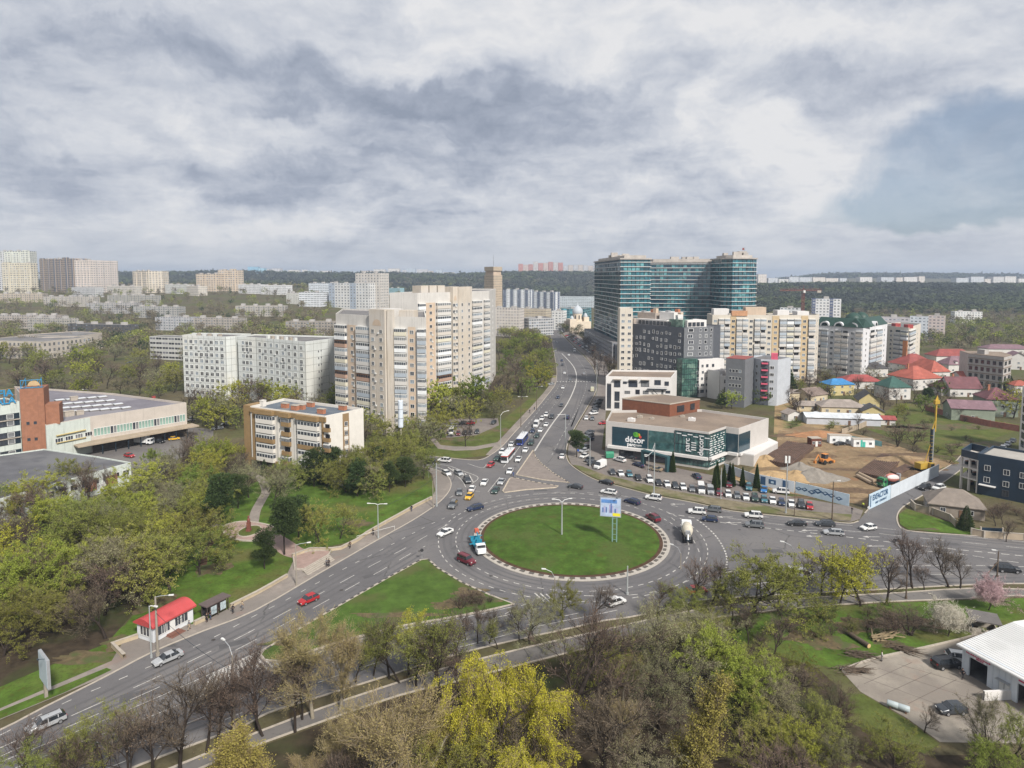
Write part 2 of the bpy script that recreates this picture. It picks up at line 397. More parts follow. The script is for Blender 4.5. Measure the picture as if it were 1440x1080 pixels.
SERV_N=[(-260,1300),(0,1182),(150,1118),(300,1056),(342,1038),(450,997),(560,960),(640,936),(740,911),(850,886),(930,868),(1000,855),(1127,842),(1260,834),(1355,828),(1440,829),(1800,845)]
SERV_S=[(1800,862),(1440,838),(1362,842),(1255,846),(1130,854),(1060,862),(1000,870),(930,885),(850,905),(740,933),(640,959),(562,978),(450,1016),(337,1057),(300,1073),(150,1138),(0,1205),(-260,1330)]
sheet('service_road',SERV_N+SERV_S,.016,serv_m)
for nm,pl in(('road_kerb',LEFT_EDGE),('road_kerb',AV_LEFT),('road_kerb',AV_RIGHT),('road_kerb',LANE_R),('road_kerb',BOT_EDGE),('service_road_kerb',SERV_S),('service_road_kerb',SERV_N)):
 ribbon(nm,smooth_line(PX(pl),3),.30,.13,kerb_m)
sheet('lawn',[(-200,1060),(0,965),(120,905),(175,880),(200,850),(235,800),(262,735),(330,690),(430,650),(560,640),(604,664),(612,690),(606,702),(540,737),(502,760),(436,774),(412,790),(402,812),(360,836),(272,880),(157,930),(0,997),(-200,1088)],.012,lush_m)
sheet('leaf_litter_ground',[(-260,1050),(-260,720),(100,735),(210,760),(225,800),(190,860),(150,905),(60,940),(-100,1010)],.014,litter_m)
sheet('pavement',[(-200,1088),(0,997),(157,930),(172,905),(196,893),(272,878),(297,869),(360,836),(402,812),(412,790),(436,776),(480,772),(502,760),(540,738),(585,713),(607,702),(612,690),(608,668),(600,660)]+[(607,659),(625,666),(633,675),(634,685),(627,697),(612,711),(580,732),(530,760),(450,806),(360,858),(285,888),(215,917),(150,951),(0,1013),(-200,1100)],.10,pave_m)
sheet('verge',[(-200,1105),(0,1001),(150,940),(157,943),(90,975),(0,1012),(-200,1112)],.13,lush_m)
sheet('pavement',[(690,641),(707,627),(735,596),(755,574),(772,553),(781,540),(783,528),(777,528),(774,540),(764,553),(745,574),(724,596),(700,622),(683,640)],.10,pave_m)
sheet('path',[(620,626),(640,628),(668,628),(700,622),(698,627),(668,633),(640,634),(616,631),(600,612),(606,610)],.05,pave_m)
sheet('grass_field',[(540,638),(560,600),(620,600),(700,596),(745,560),(760,560),(740,578),(700,620),(683,641),(640,645)],.012,grass_m)
sheet('parking_yard',[(618,590),(700,588),(702,598),(670,612),(628,616)],.03,lot_m)
sheet('plaza',[(787,458),(800,462),(825,480),(850,505),(858,530),(852,580),(850,600),(846,632),(880,642),(960,660),(1000,668),(1030,668),(1048,690),(1075,692),(1195,712),(1214,718),(1209,730),(1196,734),(1110,725),(1030,717),(975,705),(920,695),(870,682),(840,674),(818,663),(803,652),(798,640),(800,625),(810,602),(828,572),(840,550),(841,533),(836,517),(822,500),(805,484),(792,470)],.026,lot_m)
sheet('verge',[(806,654),(818,656),(850,668),(900,680),(950,691),(1000,700),(1060,709),(1120,718),(1170,722),(1198,724),(1196,733),(1110,725),(1030,717),(975,705),(920,695),(870,682),(840,674),(818,663)],.12,mat('worn_verge',(.17,.145,.095),.95,.3,.5,big=(.09,(.105,.11,.045),.45,.6),spec=.1))
sheet('building_site',[(1085,690),(1046,668),(1088,640),(1095,605),(1130,598),(1185,606),(1235,618),(1300,640),(1340,650),(1222,712),(1190,706)],.030,sand_m)
sheet('rough_ground',[(1090,560),(1160,575),(1200,590),(1190,607),(1130,600),(1088,612)],.022,mat('rough_ground',(.26,.18,.09),.95,.3,.15,big=(.06,(.09,.11,.03),.5,.62)))
sheet('grass_field',[(1200,596),(1275,566),(1330,578),(1450,600),(1410,612),(1350,640),(1320,640),(1250,615)],.024,grass_m)
sheet('verge',[(1264,724),(1275,716),(1300,724),(1345,738),(1400,748),(1500,757),(1500,762),(1330,750),(1277,745),(1266,738)],.13,lush_m)
sheet('lawn',[(1000,872),(1060,864),(1130,856),(1255,848),(1362,844),(1440,841),(1700,860),(1700,900),(1500,862),(1440,875),(1352,902),(1182,941),(1120,930),(1040,905)],.013,lush_m)
sheet('car_wash_yard',[(1182,942),(1230,926),(1300,911),(1352,899),(1440,874),(1520,852),(1700,880),(1700,1050),(1440,1046),(1322,1044),(1275,1010),(1210,973)],.04,slab_m)
ribbon('yard_kerb',PX([(1182,942),(1230,926),(1300,911),(1352,899),(1440,874),(1520,852)]),.35,.2,kerb_m)
sheet('lawn',[(1214,976),(1275,1012),(1322,1046),(1300,1060),(1180,1010),(1190,975)],.014,grass_m)
sheet('leaf_litter_ground',[(-260,1335),(337,1060),(562,980),(740,936),(900,894),(1000,873),(1060,910),(1150,940),(1200,985),(1300,1062),(1500,1062),(1700,1300),(800,1700),(-260,1700)],.012,litter_m)
jm=mat('slab_joint',(.12,.10,.085),.9,.1)
for a,b in(((1210,951),(1330,995)),((1235,940),(1372,985)),((1262,934),(1380,968)),((1300,920),(1330,931)),((1245,976),(1310,946)),((1277,990),(1345,956)),((1215,962),(1282,932)),((1318,1005),(1380,972))):
 ribbon('slab_joint',PX([a,b]),.10,.046,jm)
sheet('factory_yard',[(70,720),(150,742),(200,700),(190,680),(240,660),(275,612),(262,600),(100,640),(186,660),(186,684),(110,700)],.02,serv_m)
sheet('factory_yard',[(60,640),(262,600),(300,604),(300,632),(230,650),(186,664),(120,640)],.024,serv_m)
sheet('parking_yard',[(0,700),(70,712),(60,730),(0,720)],.02,serv_m)
q=smooth_line(PX([(315,750),(318,739),(345,734),(380,740),(388,750),(368,760),(335,760)]),4,True)
raised('plaza',q,.15,mat('red_paving',(.30,.215,.185),.9,.15,.8),.5,.12)
cpl=P(351,748)
q2=[(cpl.x+2.6*math.cos(t),cpl.y+3.6*math.sin(t))for t in np.linspace(0,2*math.pi,20)[:-1]]
raised('flower_bed',q2,.30,grass_m,.3,.05)
ribbon('path',smooth_line(PX([(356,736),(360,718),(368,703),(374,690),(366,672),(352,665)]),5),2.6,.04,pave_m)
ribbon('path',smooth_line(PX([(318,744),(290,735),(262,727),(240,724)]),5),1.8,.04,pave_m)
ribbon('path',smooth_line(PX([(316,748),(300,760),(290,775),(286,795)]),5),1.4,.04,soil_m)
ribbon('path',smooth_line(PX([(380,755),(400,768),(412,776),(428,780)]),5),5.0,.045,MATS['red_paving'])
q=PX([(412,782),(436,776),(466,775),(462,782),(428,802),(415,802)])
raised('plaza',q,.16,MATS['red_paving'],.35,.3)
for k in range(4):
 a=P(426+k*2,805+k*1.5);b=P(464+k*2,783+k*1.5)
 ribbon('stone_step',[(a.x,a.y),(b.x,b.y)],.45,.38-.07*k,kerb_m)
ribbon('path',PX([(600,612),(625,600),(650,588)]),1.6,.04,pave_m)
_t,_b=P(804,707.5),P(804,817.5)
RC=(_t+_b)/2;RR=.5*((_t-_b).length+2*.5*(P(937,758)-P(669.5,758)).length)/2+.35
RC=Vector(((P(937,758).x+P(669.5,758).x)/2,RC.y,0))
mb=MB();mb.prism(arc(RC.x,RC.y,RR,0,2*math.pi,96)[:-1],0,.14,0,bottom=False);struct(mb,'roundabout_kerb',mat('concrete_ring',(.36,.33,.29),.9,.15,1.2))
mb=MB();mb.prism(arc(RC.x,RC.y,RR-1.7,0,2*math.pi,96)[:-1],0,.20,0,bottom=False);struct(mb,'soil_ring',soil_m)
mb=MB();k0=48
rings=[(RR-2.5,.24),(RR-6,.5),(RR-12,.72),(.01,.85)]
for(r0,z0),(r1,z1)in zip(rings[:-1],rings[1:]):
 for i in range(k0):
  t0,t1=2*math.pi*i/k0,2*math.pi*(i+1)/k0
  mb.poly([(RC.x+r0*math.cos(t0),RC.y+r0*math.sin(t0),z0),(RC.x+r0*math.cos(t1),RC.y+r0*math.sin(t1),z0),(RC.x+r1*math.cos(t1),RC.y+r1*math.sin(t1),z1),(RC.x+r1*math.cos(t0),RC.y+r1*math.sin(t0),z1)])
struct(mb,'roundabout_lawn',ring_m,True)
def ring_dash(r0,r1,z,n,duty,m,name):
 mb=MB()
 for i in range(n):
  t0=2*math.pi*i/n;t1=t0+2*math.pi/n*duty
  mb.poly([(RC.x+r*math.cos(t),RC.y+r*math.sin(t),z)for r,t in((r0,t0),(r1,t0),(r1,t1),(r0,t1))][::1])
 struct(mb,name,m)
mb=MB();N_=64
for i in range(N_):
 t0=2*math.pi*i/N_;t1=t0+2*math.pi/N_*.5
 r0,r1,z0,z1=RR-1.45,RR-.75,.14,.27
 cs=[(RC.x+r*math.cos(t),RC.y+r*math.sin(t))for r,t in((r0,t0),(r1,t0),(r1,t1),(r0,t1))]
 mb.prism(cs,z0,z1,0,bottom=False)
struct(mb,'roundabout_kerb_blocks',mat('dark_kerb_block',(.10,.09,.08),.9,.2,2))
ring_dash(RR+4.2,RR+4.4,.026,66,.5,white_paint,'lane_marking')
ring_dash(RR+8.4,RR+8.6,.026,74,.5,white_paint,'lane_marking')
raised('traffic_island',[tuple(p)for p in PX([(371,915),(366,922),(372,929),(392,931),(450,912),(500,897),(570,880),(640,868),(690,858),(722,850),(690,838),(650,820),(615,799),(602,787),(592,788),(548,812),(450,868)])],.16,mat('island_grass',(.058,.098,.020),.95,.3,.3,big=(.07,(.085,.092,.034),.50,.66),bump=.5,bscale=6,spec=.08),.45,.05)
raised('traffic_island',PX([(750,633),(753,643),(762,653),(777,665),(800,679),(762,675),(726,668)]),.15,island_m,.4,.05,mat('pale_kerb',(.42,.36,.28),.9,.3,1.2))
raised('traffic_island',PX([(717,673),(722,672),(750,678),(785,684),(782,686),(740,689),(709,693),(707,691)]),.15,island_m,.4,.05,MATS['pale_kerb'])
for pl in([(753,643),(762,653),(777,665),(800,679)],[(722,672),(750,678),(785,684)],[(590,789),(548,812),(450,868),(375,914)],[(602,787),(615,799),(650,820),(690,838)]):
 pl=smooth_line(PX(pl),8);mb=MB();acc=0
 for a,b in zip(pl[:-1],pl[1:]):
  L=(b-a).length;d=(b-a)/L;nn=Vector((-d.y,d.x))*.21;t=0
  while t<L:
   if int((acc+t)/1.0)%2==0:
    e=min(L,t+.5);p,q_=a+d*t,a+d*e
    mb.poly([(p.x-nn.x,p.y-nn.y,.216),(q_.x-nn.x,q_.y-nn.y,.216),(q_.x+nn.x,q_.y+nn.y,.216),(p.x+nn.x,p.y+nn.y,.216)])
   t+=.5
  acc+=L
 struct(mb,'kerb_paint',dark_paint)
MARK=MB()
def dashes(px,wd=.16,on=3.0,off=3.0,z=.026,solid=False,ph=.0):
 pl=smooth_line(PX(px),8);pos=ph
 for a,b in zip(pl[:-1],pl[1:]):
  L=(b-a).length
  if L<1e-6:continue
  d=(b-a)/L;nn=Vector((-d.y,d.x))*wd/2;t=.0
  while t<L-1e-6:
   cyc=(pos+t)%(on+off)
   if solid:e=L;draw=True
   elif cyc<on:e=min(L,t+on-cyc+1e-4);draw=True
   else:e=min(L,t+on+off-cyc+1e-4);draw=False
   if draw:
    p,q_=a+d*t,a+d*e
    MARK.poly([(p.x-nn.x,p.y-nn.y,z),(q_.x-nn.x,q_.y-nn.y,z),(q_.x+nn.x,q_.y+nn.y,z),(p.x+nn.x,p.y+nn.y,z)])
   t=e
  pos+=L
dashes([(0,1034),(94,987),(162,958),(275,909),(364,863),(404,843),(457,814),(509,787),(545,769),(600,740),(640,722)],.15,1.3,2.6)
dashes([(0,1052),(122,997),(215,955),(284,922),(347,891),(396,864),(487,815),(527,793),(564,774),(610,748),(650,728)],.15,4.2,4.2)
dashes([(0,1064),(52,1041),(140,1003),(222,967),(296,932),(359,900),(412,871),(461,844),(504,820),(542,799),(580,777),(598,768)],.15,4.2,4.2,ph=1.0)
dashes([(-60,1098),(15,1066),(110,1028),(200,990),(300,946),(372,912)],.15,solid=True)
dashes([(-60,1118),(15,1083),(110,1045),(200,1012),(300,972),(392,936),(450,917),(500,901),(570,884),(640,871),(722,853)],.15,solid=True)
for k in range(15):
 t=k/14;a=(300+(366-300)*t,946+(916-946)*t);b=(282+(392-282)*t,980+(935-980)*t)
 dashes([a,b],.35,solid=True,z=.030)
dashes([(-20,1140),(120,1078),(217,1036),(307,999),(388,960),(520,915),(620,888),(700,868),(760,855)],.15,3.5,4)
dashes([(60,1118),(250,1040),(400,978),(520,935),(640,903),(720,884),(800,865),(860,853)],.15,3.5,4,ph=2)
dashes([(640,912),(700,896),(760,880),(830,866),(868,858)],.15,solid=True)
for k in range(9):dashes([(752+k*8,834+k*.8),(765+k*8,846)],.3,solid=True)if k<3 else None
dashes([(690,878),(720,858),(752,846),(800,838),(870,838),(930,830),(980,812)],.18,2.0,2.5)
dashes([(752,634),(767,610),(781,590),(795,572),(805,553),(810,538),(810,524),(804,512),(790,497)],.55,solid=True)
dashes([(740,618),(760,594),(780,568),(793,548),(798,530),(795,512),(785,493)],.15,3,4)
dashes([(725,618),(748,590),(768,565),(785,545),(790,528),(787,508),(781,492)],.15,3,4)
dashes([(776,640),(792,610),(812,575),(823,550),(825,530),(818,512),(800,490)],.15,3,4)
dashes([(783,536.5),(838,536.5)],1.8,.8,1.0)
dashes([(708,657),(722,640),(734,624)],.18,solid=True);dashes([(686,692),(703,671)],.18,solid=True)
dashes([(607,653),(630,655),(650,662),(672,671),(664,680)],.2,solid=True);dashes([(612,656),(634,664),(648,674),(655,685)],.2,solid=True)
for k in range(6):dashes([(630+6*k,657+2.2*k),(646+4*k,668+2.2*k)],.3,solid=True)
dashes([(658,652),(678,658),(684,653)],.2,solid=True)
dashes([(632,700),(660,690),(720,697),(800,692),(880,698),(960,714)],.16,2.0,3.0)
dashes([(940,722),(1030,737),(1110,746),(1215,758),(1300,768),(1440,782),(1600,797)],.30,1.6,1.1)
dashes([(1000,716),(1110,731),(1230,742),(1440,762),(1600,775)],.15,5,5)
dashes([(990,724),(1100,738),(1230,750),(1440,771),(1600,785)],.15,5,4,ph=3)
dashes([(980,731),(990,738),(1005,752),(1016,768),(1022,785),(1020,805)],.35,.8,.7)
dashes([(1240,772),(1340,778),(1440,792),(1600,806)],.22,2.2,1.0)
dashes([(1020,805),(1080,799),(1200,797),(1340,795),(1440,797)],.18,2.0,1.0)
dashes([(1000,830),(1080,819),(1132,816),(1260,809),(1440,808),(1600,816)],.15,5,5)
dashes([(944,728),(965,745),(978,765),(985,785),(978,808)],.16,2,3)
for(x,y)in((957,709),(1024,727),(1036,735),(1136,734),(1143,746),(1150,754),(1230,755),(1236,768)):
 p=P(x,y);MARK.poly([(p.x-1.6,p.y-.12,.028),(p.x+1.2,p.y-.12,.028),(p.x+1.2,p.y+.12,.028),(p.x-1.6,p.y+.12,.028)])
 MARK.poly([(p.x-3.0,p.y,.028),(p.x-1.6,p.y-.55,.028),(p.x-1.6,p.y+.55,.028)])
struct(MARK,'lane_marking',white_paint)
def blob(px,rx,ry,z,m,seed,name='worn_ground'):
 p=P(*px);r=random.Random(seed);ph=[r.uniform(0,6)for _ in range(4)];q=[]
 for k in range(36):
  t=2*math.pi*k/36;w_=1+.25*math.sin(2*t+ph[0])+.16*math.sin(5*t+ph[1])+.1*math.sin(9*t+ph[2])+.07*math.sin(14*t+ph[3]);q.append((p.x+rx*w_*math.cos(t),p.y+ry*w_*math.sin(t)))
 mb=MB();mb.cap(q,z,0);struct(mb,name,m)
worn=mat('worn_brown_turf',(.105,.080,.042),.95,.4,.8,big=(.3,(.07,.085,.028),.45,.62))
for i,(px,rx,ry,z)in enumerate((((660,835),4.2,2.0,.172),((685,845),3.2,1.3,.173),((640,850),5,1.8,.174),((420,905),5,1.4,.172),((560,866),7,1.2,.172),((170,905),3.5,2.2,.018),((120,925),6,1.6,.018),((225,850),4,5,.018),((300,800),3,4,.018),((500,735),4,3,.018),((640,618),9,2.5,.018),((700,604),6,4,.018),((1240,600),14,9,.03),((1330,600),18,7,.03),((1380,625),10,5,.03),((1200,880),4,2.5,.018),((1290,878),8,2.5,.018),((1150,900),5,3,.018),((1300,745),3,1,.14),((1250,905),3,1.2,.018))):blob(px,rx,ry,z,worn,i)
patch_m=mat('asphalt_patch',(.085,.082,.084),.9,.12,.6)
for i,(px,a_,w_,l_)in enumerate((((330,905),.5,1.6,5),((520,810),.6,1.4,3),((205,975),.45,2.2,7),((640,770),1.2,1.2,2.4),((760,690),.1,1.5,4),((905,770),1.4,1.5,3),((1080,775),0,2,7),((1220,790),.05,2,5),((1330,765),-.1,1.6,6),((700,830),-.4,1.6,3),((820,620),1.2,1.8,6),((790,590),1.2,1.5,5),((450,935),.5,1.6,4))):
 p=P(*px);mb=MB();c_,s_=math.cos(a_),math.sin(a_);mb.cap([(p.x+x*c_-y*s_,p.y+x*s_+y*c_)for x,y in((-l_/2,-w_/2),(l_/2,-w_/2),(l_/2,w_/2),(-l_/2,w_/2))],.0235,0);struct(mb,'road_patch',patch_m)
for px in((300,900),(480,830),(590,775),(655,735),(690,810),(940,745),(1040,745),(1180,775),(760,660),(800,560),(230,985),(1330,785),(120,1010)):
 p=P(*px);mb=MB();mb.cap([(p.x+.38*math.cos(t),p.y+.38*math.sin(t))for t in np.linspace(0,6.283,13)[:-1]],.0245,0);struct(mb,'manhole_cover',mat('cast_iron',(.05,.045,.042),.6,.2))
tyre_t=mat('tyre_worn_asphalt',(.098,.094,.096),.8,.12,.4)
def track(px,wd=.55,gap=.85,z=.0215):
 pl=smooth_line(PX(px),6)
 for s_ in(-1,1):
  q=[]
  for i,p in enumerate(pl):
   d=(pl[min(i+1,len(pl)-1)]-pl[max(i-1,0)]).normalized();q.append((p.x-d.y*s_*gap,p.y+d.x*s_*gap))
  ribbon('tyre_track',q,wd,z,tyre_t)
track([(0,1043),(122,990),(215,945),(347,883),(487,807),(565,762),(620,735)])
track([(0,1058),(80,1022),(222,961),(355,896),(480,826),(575,768)]);track([(0,1074),(80,1038),(210,982),(340,920),(470,850),(590,778)])
track([(120,1058),(260,1000),(390,950),(520,912),(640,886),(740,862)],z=.0212);track([(150,1068),(300,1010),(440,958),(600,912),(720,882)],z=.0213)
track([(1010,722),(1110,735),(1230,746),(1440,766),(1600,780)]);track([(1000,731),(1100,743),(1230,755),(1440,777),(1600,791)]);track([(1030,812),(1130,806),(1260,801),(1440,802)]);track([(1010,826),(1130,825),(1260,818),(1440,815)])
track([(745,622),(765,592),(784,566),(797,546),(801,528),(798,511),(788,495)]);track([(733,618),(753,591),(773,564),(788,546),(793,528)]);track([(806,600),(818,572),(826,550),(828,532)]);track([(783,640),(798,606),(812,570),(818,545),(817,528)])
for rr_ in(1.3,2.9,5.6,7.2):
 q=arc(RC.x,RC.y,RR+rr_,0,2*math.pi,90)[:-1];ribbon('tyre_track',q,.6,.0225,tyre_t,True)
# ------------------------------------------------------------------ far wooded hills: canopy of clumps over the terrain
hill_m=mat('hill_forest',(.045,.052,.036),1.0,.22,.012,big=(.004,(.060,.075,.030),.48,.58),spec=.0)
rng=np.random.default_rng(5)
def canopy(name,n,sampler,r0,r1,h0,h1,m,tag_label=None,cat=None):
 "wood seen as one mass: many small uneven crowns of leaf-sized faces"
 V=[];Fc=[]
 for _ in range(n):
  x,y=sampler();z=terrain_z(x,y)if y>600 else 0
  r=rng.uniform(r0,r1);h=rng.uniform(h0,h1);k=26
  th=rng.uniform(0,2*np.pi,k);ph=np.arccos(rng.uniform(-.1,1,k));rr=r*rng.uniform(.55,1.05,k)
  cx=x+rr*np.sin(ph)*np.cos(th);cy=y+rr*np.sin(ph)*np.sin(th);cz=z+h*.35+h*.62*np.cos(ph)*rng.uniform(.7,1.05,k)
  s=r*.42
  b=np.stack([cx,cy,cz],1)
  o1=rng.normal(0,s,(k,3));o2=rng.normal(0,s,(k,3));o1[:,2]*=.6;o2[:,2]*=.6
  base=len(V)*3
  V.append(np.concatenate([b,b+o1,b+o2],1).reshape(-1,3))
 Va=np.concatenate(V);nf=len(Va)//3
 me=bpy.data.meshes.new(name);me.vertices.add(len(Va));me.vertices.foreach_set('co',Va.ravel());me.loops.add(nf*3);me.polygons.add(nf)
 me.loops.foreach_set('vertex_index',np.arange(nf*3));me.polygons.foreach_set('loop_start',np.arange(0,nf*3,3));me.polygons.foreach_set('loop_total',np.full(nf,3))
 me.materials.append(m);me.update();me.validate()
 o=link(me,name);o['kind']='stuff'
 if tag_label:o['label']=tag_label;o['category']=cat
 return o
def s_left():
 y=rng.uniform(1750,2850);r=rng.uniform(-.85,.26);return r*y,y
def s_right():
 y=rng.uniform(1120,2000);r=rng.uniform(.30,.86);return r*y,y
canopy('hill_forest',4200,s_left,9,17,10,16,hill_m,'dark forest covering the long far hill behind the left half of the city','forest')
canopy('hill_forest',4200,s_right,6,12,8,13,hill_m,'blue dark forest on the long slope behind the houses at the right','forest')
def s_ridge():
 y=rng.uniform(3500,4200);r=rng.uniform(.40,.86);return r*y,y
canopy('ridge_forest',900,s_ridge,18,30,12,20,hill_m,'farthest wooded ridge on the right horizon','forest')
# ================================================================== BUILDINGS
frame_w=mat('white_window_frame',(.62,.62,.60),.5,.1,1)
frame_d=mat('dark_window_frame',(.06,.06,.065),.5,.1,1)
frame_b=mat('brown_window_frame',(.14,.08,.05),.6,.2,1)
gl=[mat('window_glass',(.035,.042,.055),.1,.4,.3,0,.9),mat('curtained_glass',(.16,.165,.17),.15,.3,.5,0,.8),mat('shaded_glass',(.018,.02,.026),.12,.3,.5,0,.9),mat('reflecting_glass',(.20,.235,.27),.1,.5,.6,0,.9)]
def win_mesh(fr,g,mull=1,name='window',cross=False):
 mb=MB();t=.06
 for x in(-.5+t/2,.5-t/2):mb.box((x,-.03,-.5),(t,.12,1),0)
 mb.box((0,-.03,-.5),(1-2*t,.118,t),0);mb.box((0,-.03,.5-t),(1-2*t,.118,t),0)
 for k in range(mull):
  mb.box((-.5+(k+1)/(mull+1),-.03,-.5+t),(t*.7,.10,1-2*t),0)
 if cross:mb.box((0,-.03,.12),(1-2*t,.09,t*.7),0)
 mb.box((0,-.01,-.5+t),(1-2*t,.05,1-2*t),1)
 return mb.mesh(name,[fr,g])
WIN={}
def wins(style):
 if style in WIN:return WIN[style]
 fr={'w':frame_w,'d':frame_d,'b':frame_b}[style[0]];mu=int(style[1]);cr=style.endswith('x')
 WIN[style]=[win_mesh(fr,gl[i],mu,'window',cr)for i in(0,0,1,2,3)];return WIN[style]
def balc_mesh(par,fr,g,open_=False):
 "a balcony: slab, parapet, glazed or open above; x,z in -.5...5, depth 1 towards -y"
 mb=MB();mb.box((0,-.5,-.5),(1,1,.05),0)
 mb.box((0,-.97,-.45),(.999,.06,.44),0)
 for x in(-.485,.485):mb.box((x,-.485,-.45),(.03,.90,.44),0)
 if not open_:
  mb.box((0,-.95,-.01),(.97,.03,.36),1);mb.box((0,-.965,.34),(.98,.06,.08),2)
  for k in range(7):mb.box((-.485+.97*k/6,-.965,-.05),(.022,.05,.45),2)
  mb.box((0,-.5,.40),(1,1,.05),2)
  for x in(-.487,.487):mb.box((x,-.48,-.05),(.02,.9,.45),1)
 else:
  mb.box((0,-.03,-.45),(.7,.05,.85),1)
 return mb.mesh('balcony',[par,g,fr])
class Bld:
 def __init__(s,name,label,cat,chain,h,depth,wall,roof=None,group=None,parapet=.7,z0=.0,skew=(0,0),back=None,flat=True,base=None,ytop=None):
  "chain: roof corners seen from the camera, left to right, as pixels (projected at height h)"
  if base:
   h=ZT(ytop,base[0][1]);W=[Vector((ray(x,400).x/ray(x,400).y*Y,Y,h))for x,Y in base]
  else:W=[P(x,y,h)for x,y in chain]
  s.h=h
  s.pts=[Vector((p.x,p.y))for p in W]
  if back:bk=[Vector((p.x,p.y))for p in(P(x,y,h)for x,y in back)]
  else:
   a,b=s.pts[0],s.pts[-1];d=(b-a).normalized();n=Vector((-d.y,d.x))
   if n.y<0:n=-n
   bk=[b+n*(depth+skew[1]),a+n*(depth+skew[0])]
  s.foot=s.pts+bk;c=sum(s.foot,Vector((0,0)))/len(s.foot);s.c=c
  s.root=empty(name,(c.x,c.y,z0),0,label,cat,group);s.z0=z0
  s.foot=[p-c for p in s.foot];s.nf=len(W)-1
  s.nw={};s.extra={}
  hh=h-z0;s.H=hh
  mb=MB();q=[tuple(p)for p in s.foot]
  if parapet and flat:
   ins=s.inset(.35)
   u=0
   for i in range(len(q)):
    a,b=q[i],q[(i+1)%len(q)];L=math.hypot(b[0]-a[0],b[1]-a[1])
    mb.poly([(a[0],a[1],0),(b[0],b[1],0),(b[0],b[1],hh),(a[0],a[1],hh)],0,[(u,0),(u+L,0),(u+L,hh),(u,hh)]);u=math.ceil((u+L)/100.0)*100.0
    c_,d_=ins[(i+1)%len(q)],ins[i]
    mb.poly([(a[0],a[1],hh),(b[0],b[1],hh),(c_.x,c_.y,hh),(d_.x,d_.y,hh)],0)
    mb.poly([(d_.x,d_.y,hh),(c_.x,c_.y,hh),(c_.x,c_.y,hh-parapet),(d_.x,d_.y,hh-parapet)],0)
   s.wall=mb.build('wall',wall,s.root)
   r=MB();r.cap([tuple(p)for p in ins],hh-parapet,0);s.roof=r.build('roof',roof or roof_m,s.root)
  elif flat:
   mb.prism(q,0,hh-.25,0);s.wall=mb.build('wall',wall,s.root)
   r=MB();r.prism(q,hh-.25,hh,0);s.roof=r.build('roof',roof or roof_m,s.root)
  else:
   mb.prism(q,0,hh,0);s.wall=mb.build('wall',wall,s.root)
 def inset(s,d,pts=None):
  p=pts or s.foot;n=len(p);out=[]
  for i in range(n):
   a,b,c=p[i-1],p[i],p[(i+1)%n]
   e1=(b-a).normalized();e2=(c-b).normalized()
   n1=Vector((-e1.y,e1.x));n2=Vector((-e2.y,e2.x));m=(n1+n2)
   m=m/max(.3,m.dot(n1))if m.length>1e-6 else n1
   out.append(b+m*d)
  return out
 def frame(s,i):
  a,b=s.foot[i],s.foot[(i+1)%len(s.foot)];L=(b-a).length;e=(b-a)/L
  return a,e,L,math.atan2(e.y,e.x)
 def put(s,me,part,i,x,z,w,h,d=1.0,off=.0,cap=100,parent=None):
  "place a unit mesh on facade i at distance x along and height z (its centre)"
  a,e,L,rz=s.frame(i);n=Vector((e.y,-e.x));p=a+e*x+n*off
  s.nw[part]=s.nw.get(part,0)+1
  if s.nw[part]<=cap:
   return link(me,part,parent or s.root,(p.x,p.y,z),rz,(w,d,h))
  M=Matrix.Translation((p.x,p.y,z))@Matrix.Rotation(rz,4,'Z')@Matrix.Diagonal((w,d,h,1))
  key=part;mb,mats=s.extra.setdefault(key,(MB(),[]))
  base={}
  for k,m_ in enumerate(me.materials):
   if m_ not in mats:mats.append(m_)
   base[k]=mats.index(m_)
  vv=[M@v.co for v in me.vertices]
  for f in me.polygons:mb.poly([vv[j]for j in f.vertices],base[f.material_index])
 def done(s):
  for k,(mb,mats)in s.extra.items():
   o=mb.build(k,mats,s.root);o['kind']='stuff'
  s.extra={}
 def grid(s,i,cols,rows,z1,dz,w,h,style='w1',x0=1.0,x1=None,seed=1,off=.02,skip=None,jit=0):
  "cols x rows windows; z1 = centre height of the lowest row"
  a,e,L,rz=s.frame(i);x1=L-x0 if x1 is None else x1;r=random.Random(seed);ws=wins(style)
  for k in range(rows):
   for c in range(cols):
    if skip and skip(c,k):continue
    x=x0+(x1-x0)*(c+.5)/cols+(r.uniform(-jit,jit)if jit else 0)
    s.put(r.choice(ws),'window',i,x,z1+k*dz,w,h,1.0,off)
 def block(s,name,i,x,y,z,sx,sy,sz,m,**kw):
  "a box standing on/at facade i frame: x along, y back from the facade"
  a,e,L,rz=s.frame(i);n=Vector((e.y,-e.x));p=a+e*x-n*y
  mb=MB();mb.box((0,0,0),(sx,sy,sz),0)
  return mb.build(name,m,s.root,(p.x,p.y,z),rz)
roof_m=mat('bitumen_roof',(.135,.130,.130),.95,.2,.15,big=(.06,(.19,.18,.175),.45,.62),bump=.2)
dark_roof=mat('dark_bitumen_roof',(.085,.085,.092),.95,.2,.15,big=(.06,(.13,.128,.13),.45,.65),bump=.2)
grav_roof=mat('gravel_roof',(.225,.175,.135),.95,.12,.3,big=(.08,(.18,.14,.11),.42,.6))
metal_grey=mat('galvanised_metal',(.36,.37,.38),.45,.1,1,metal=.4)
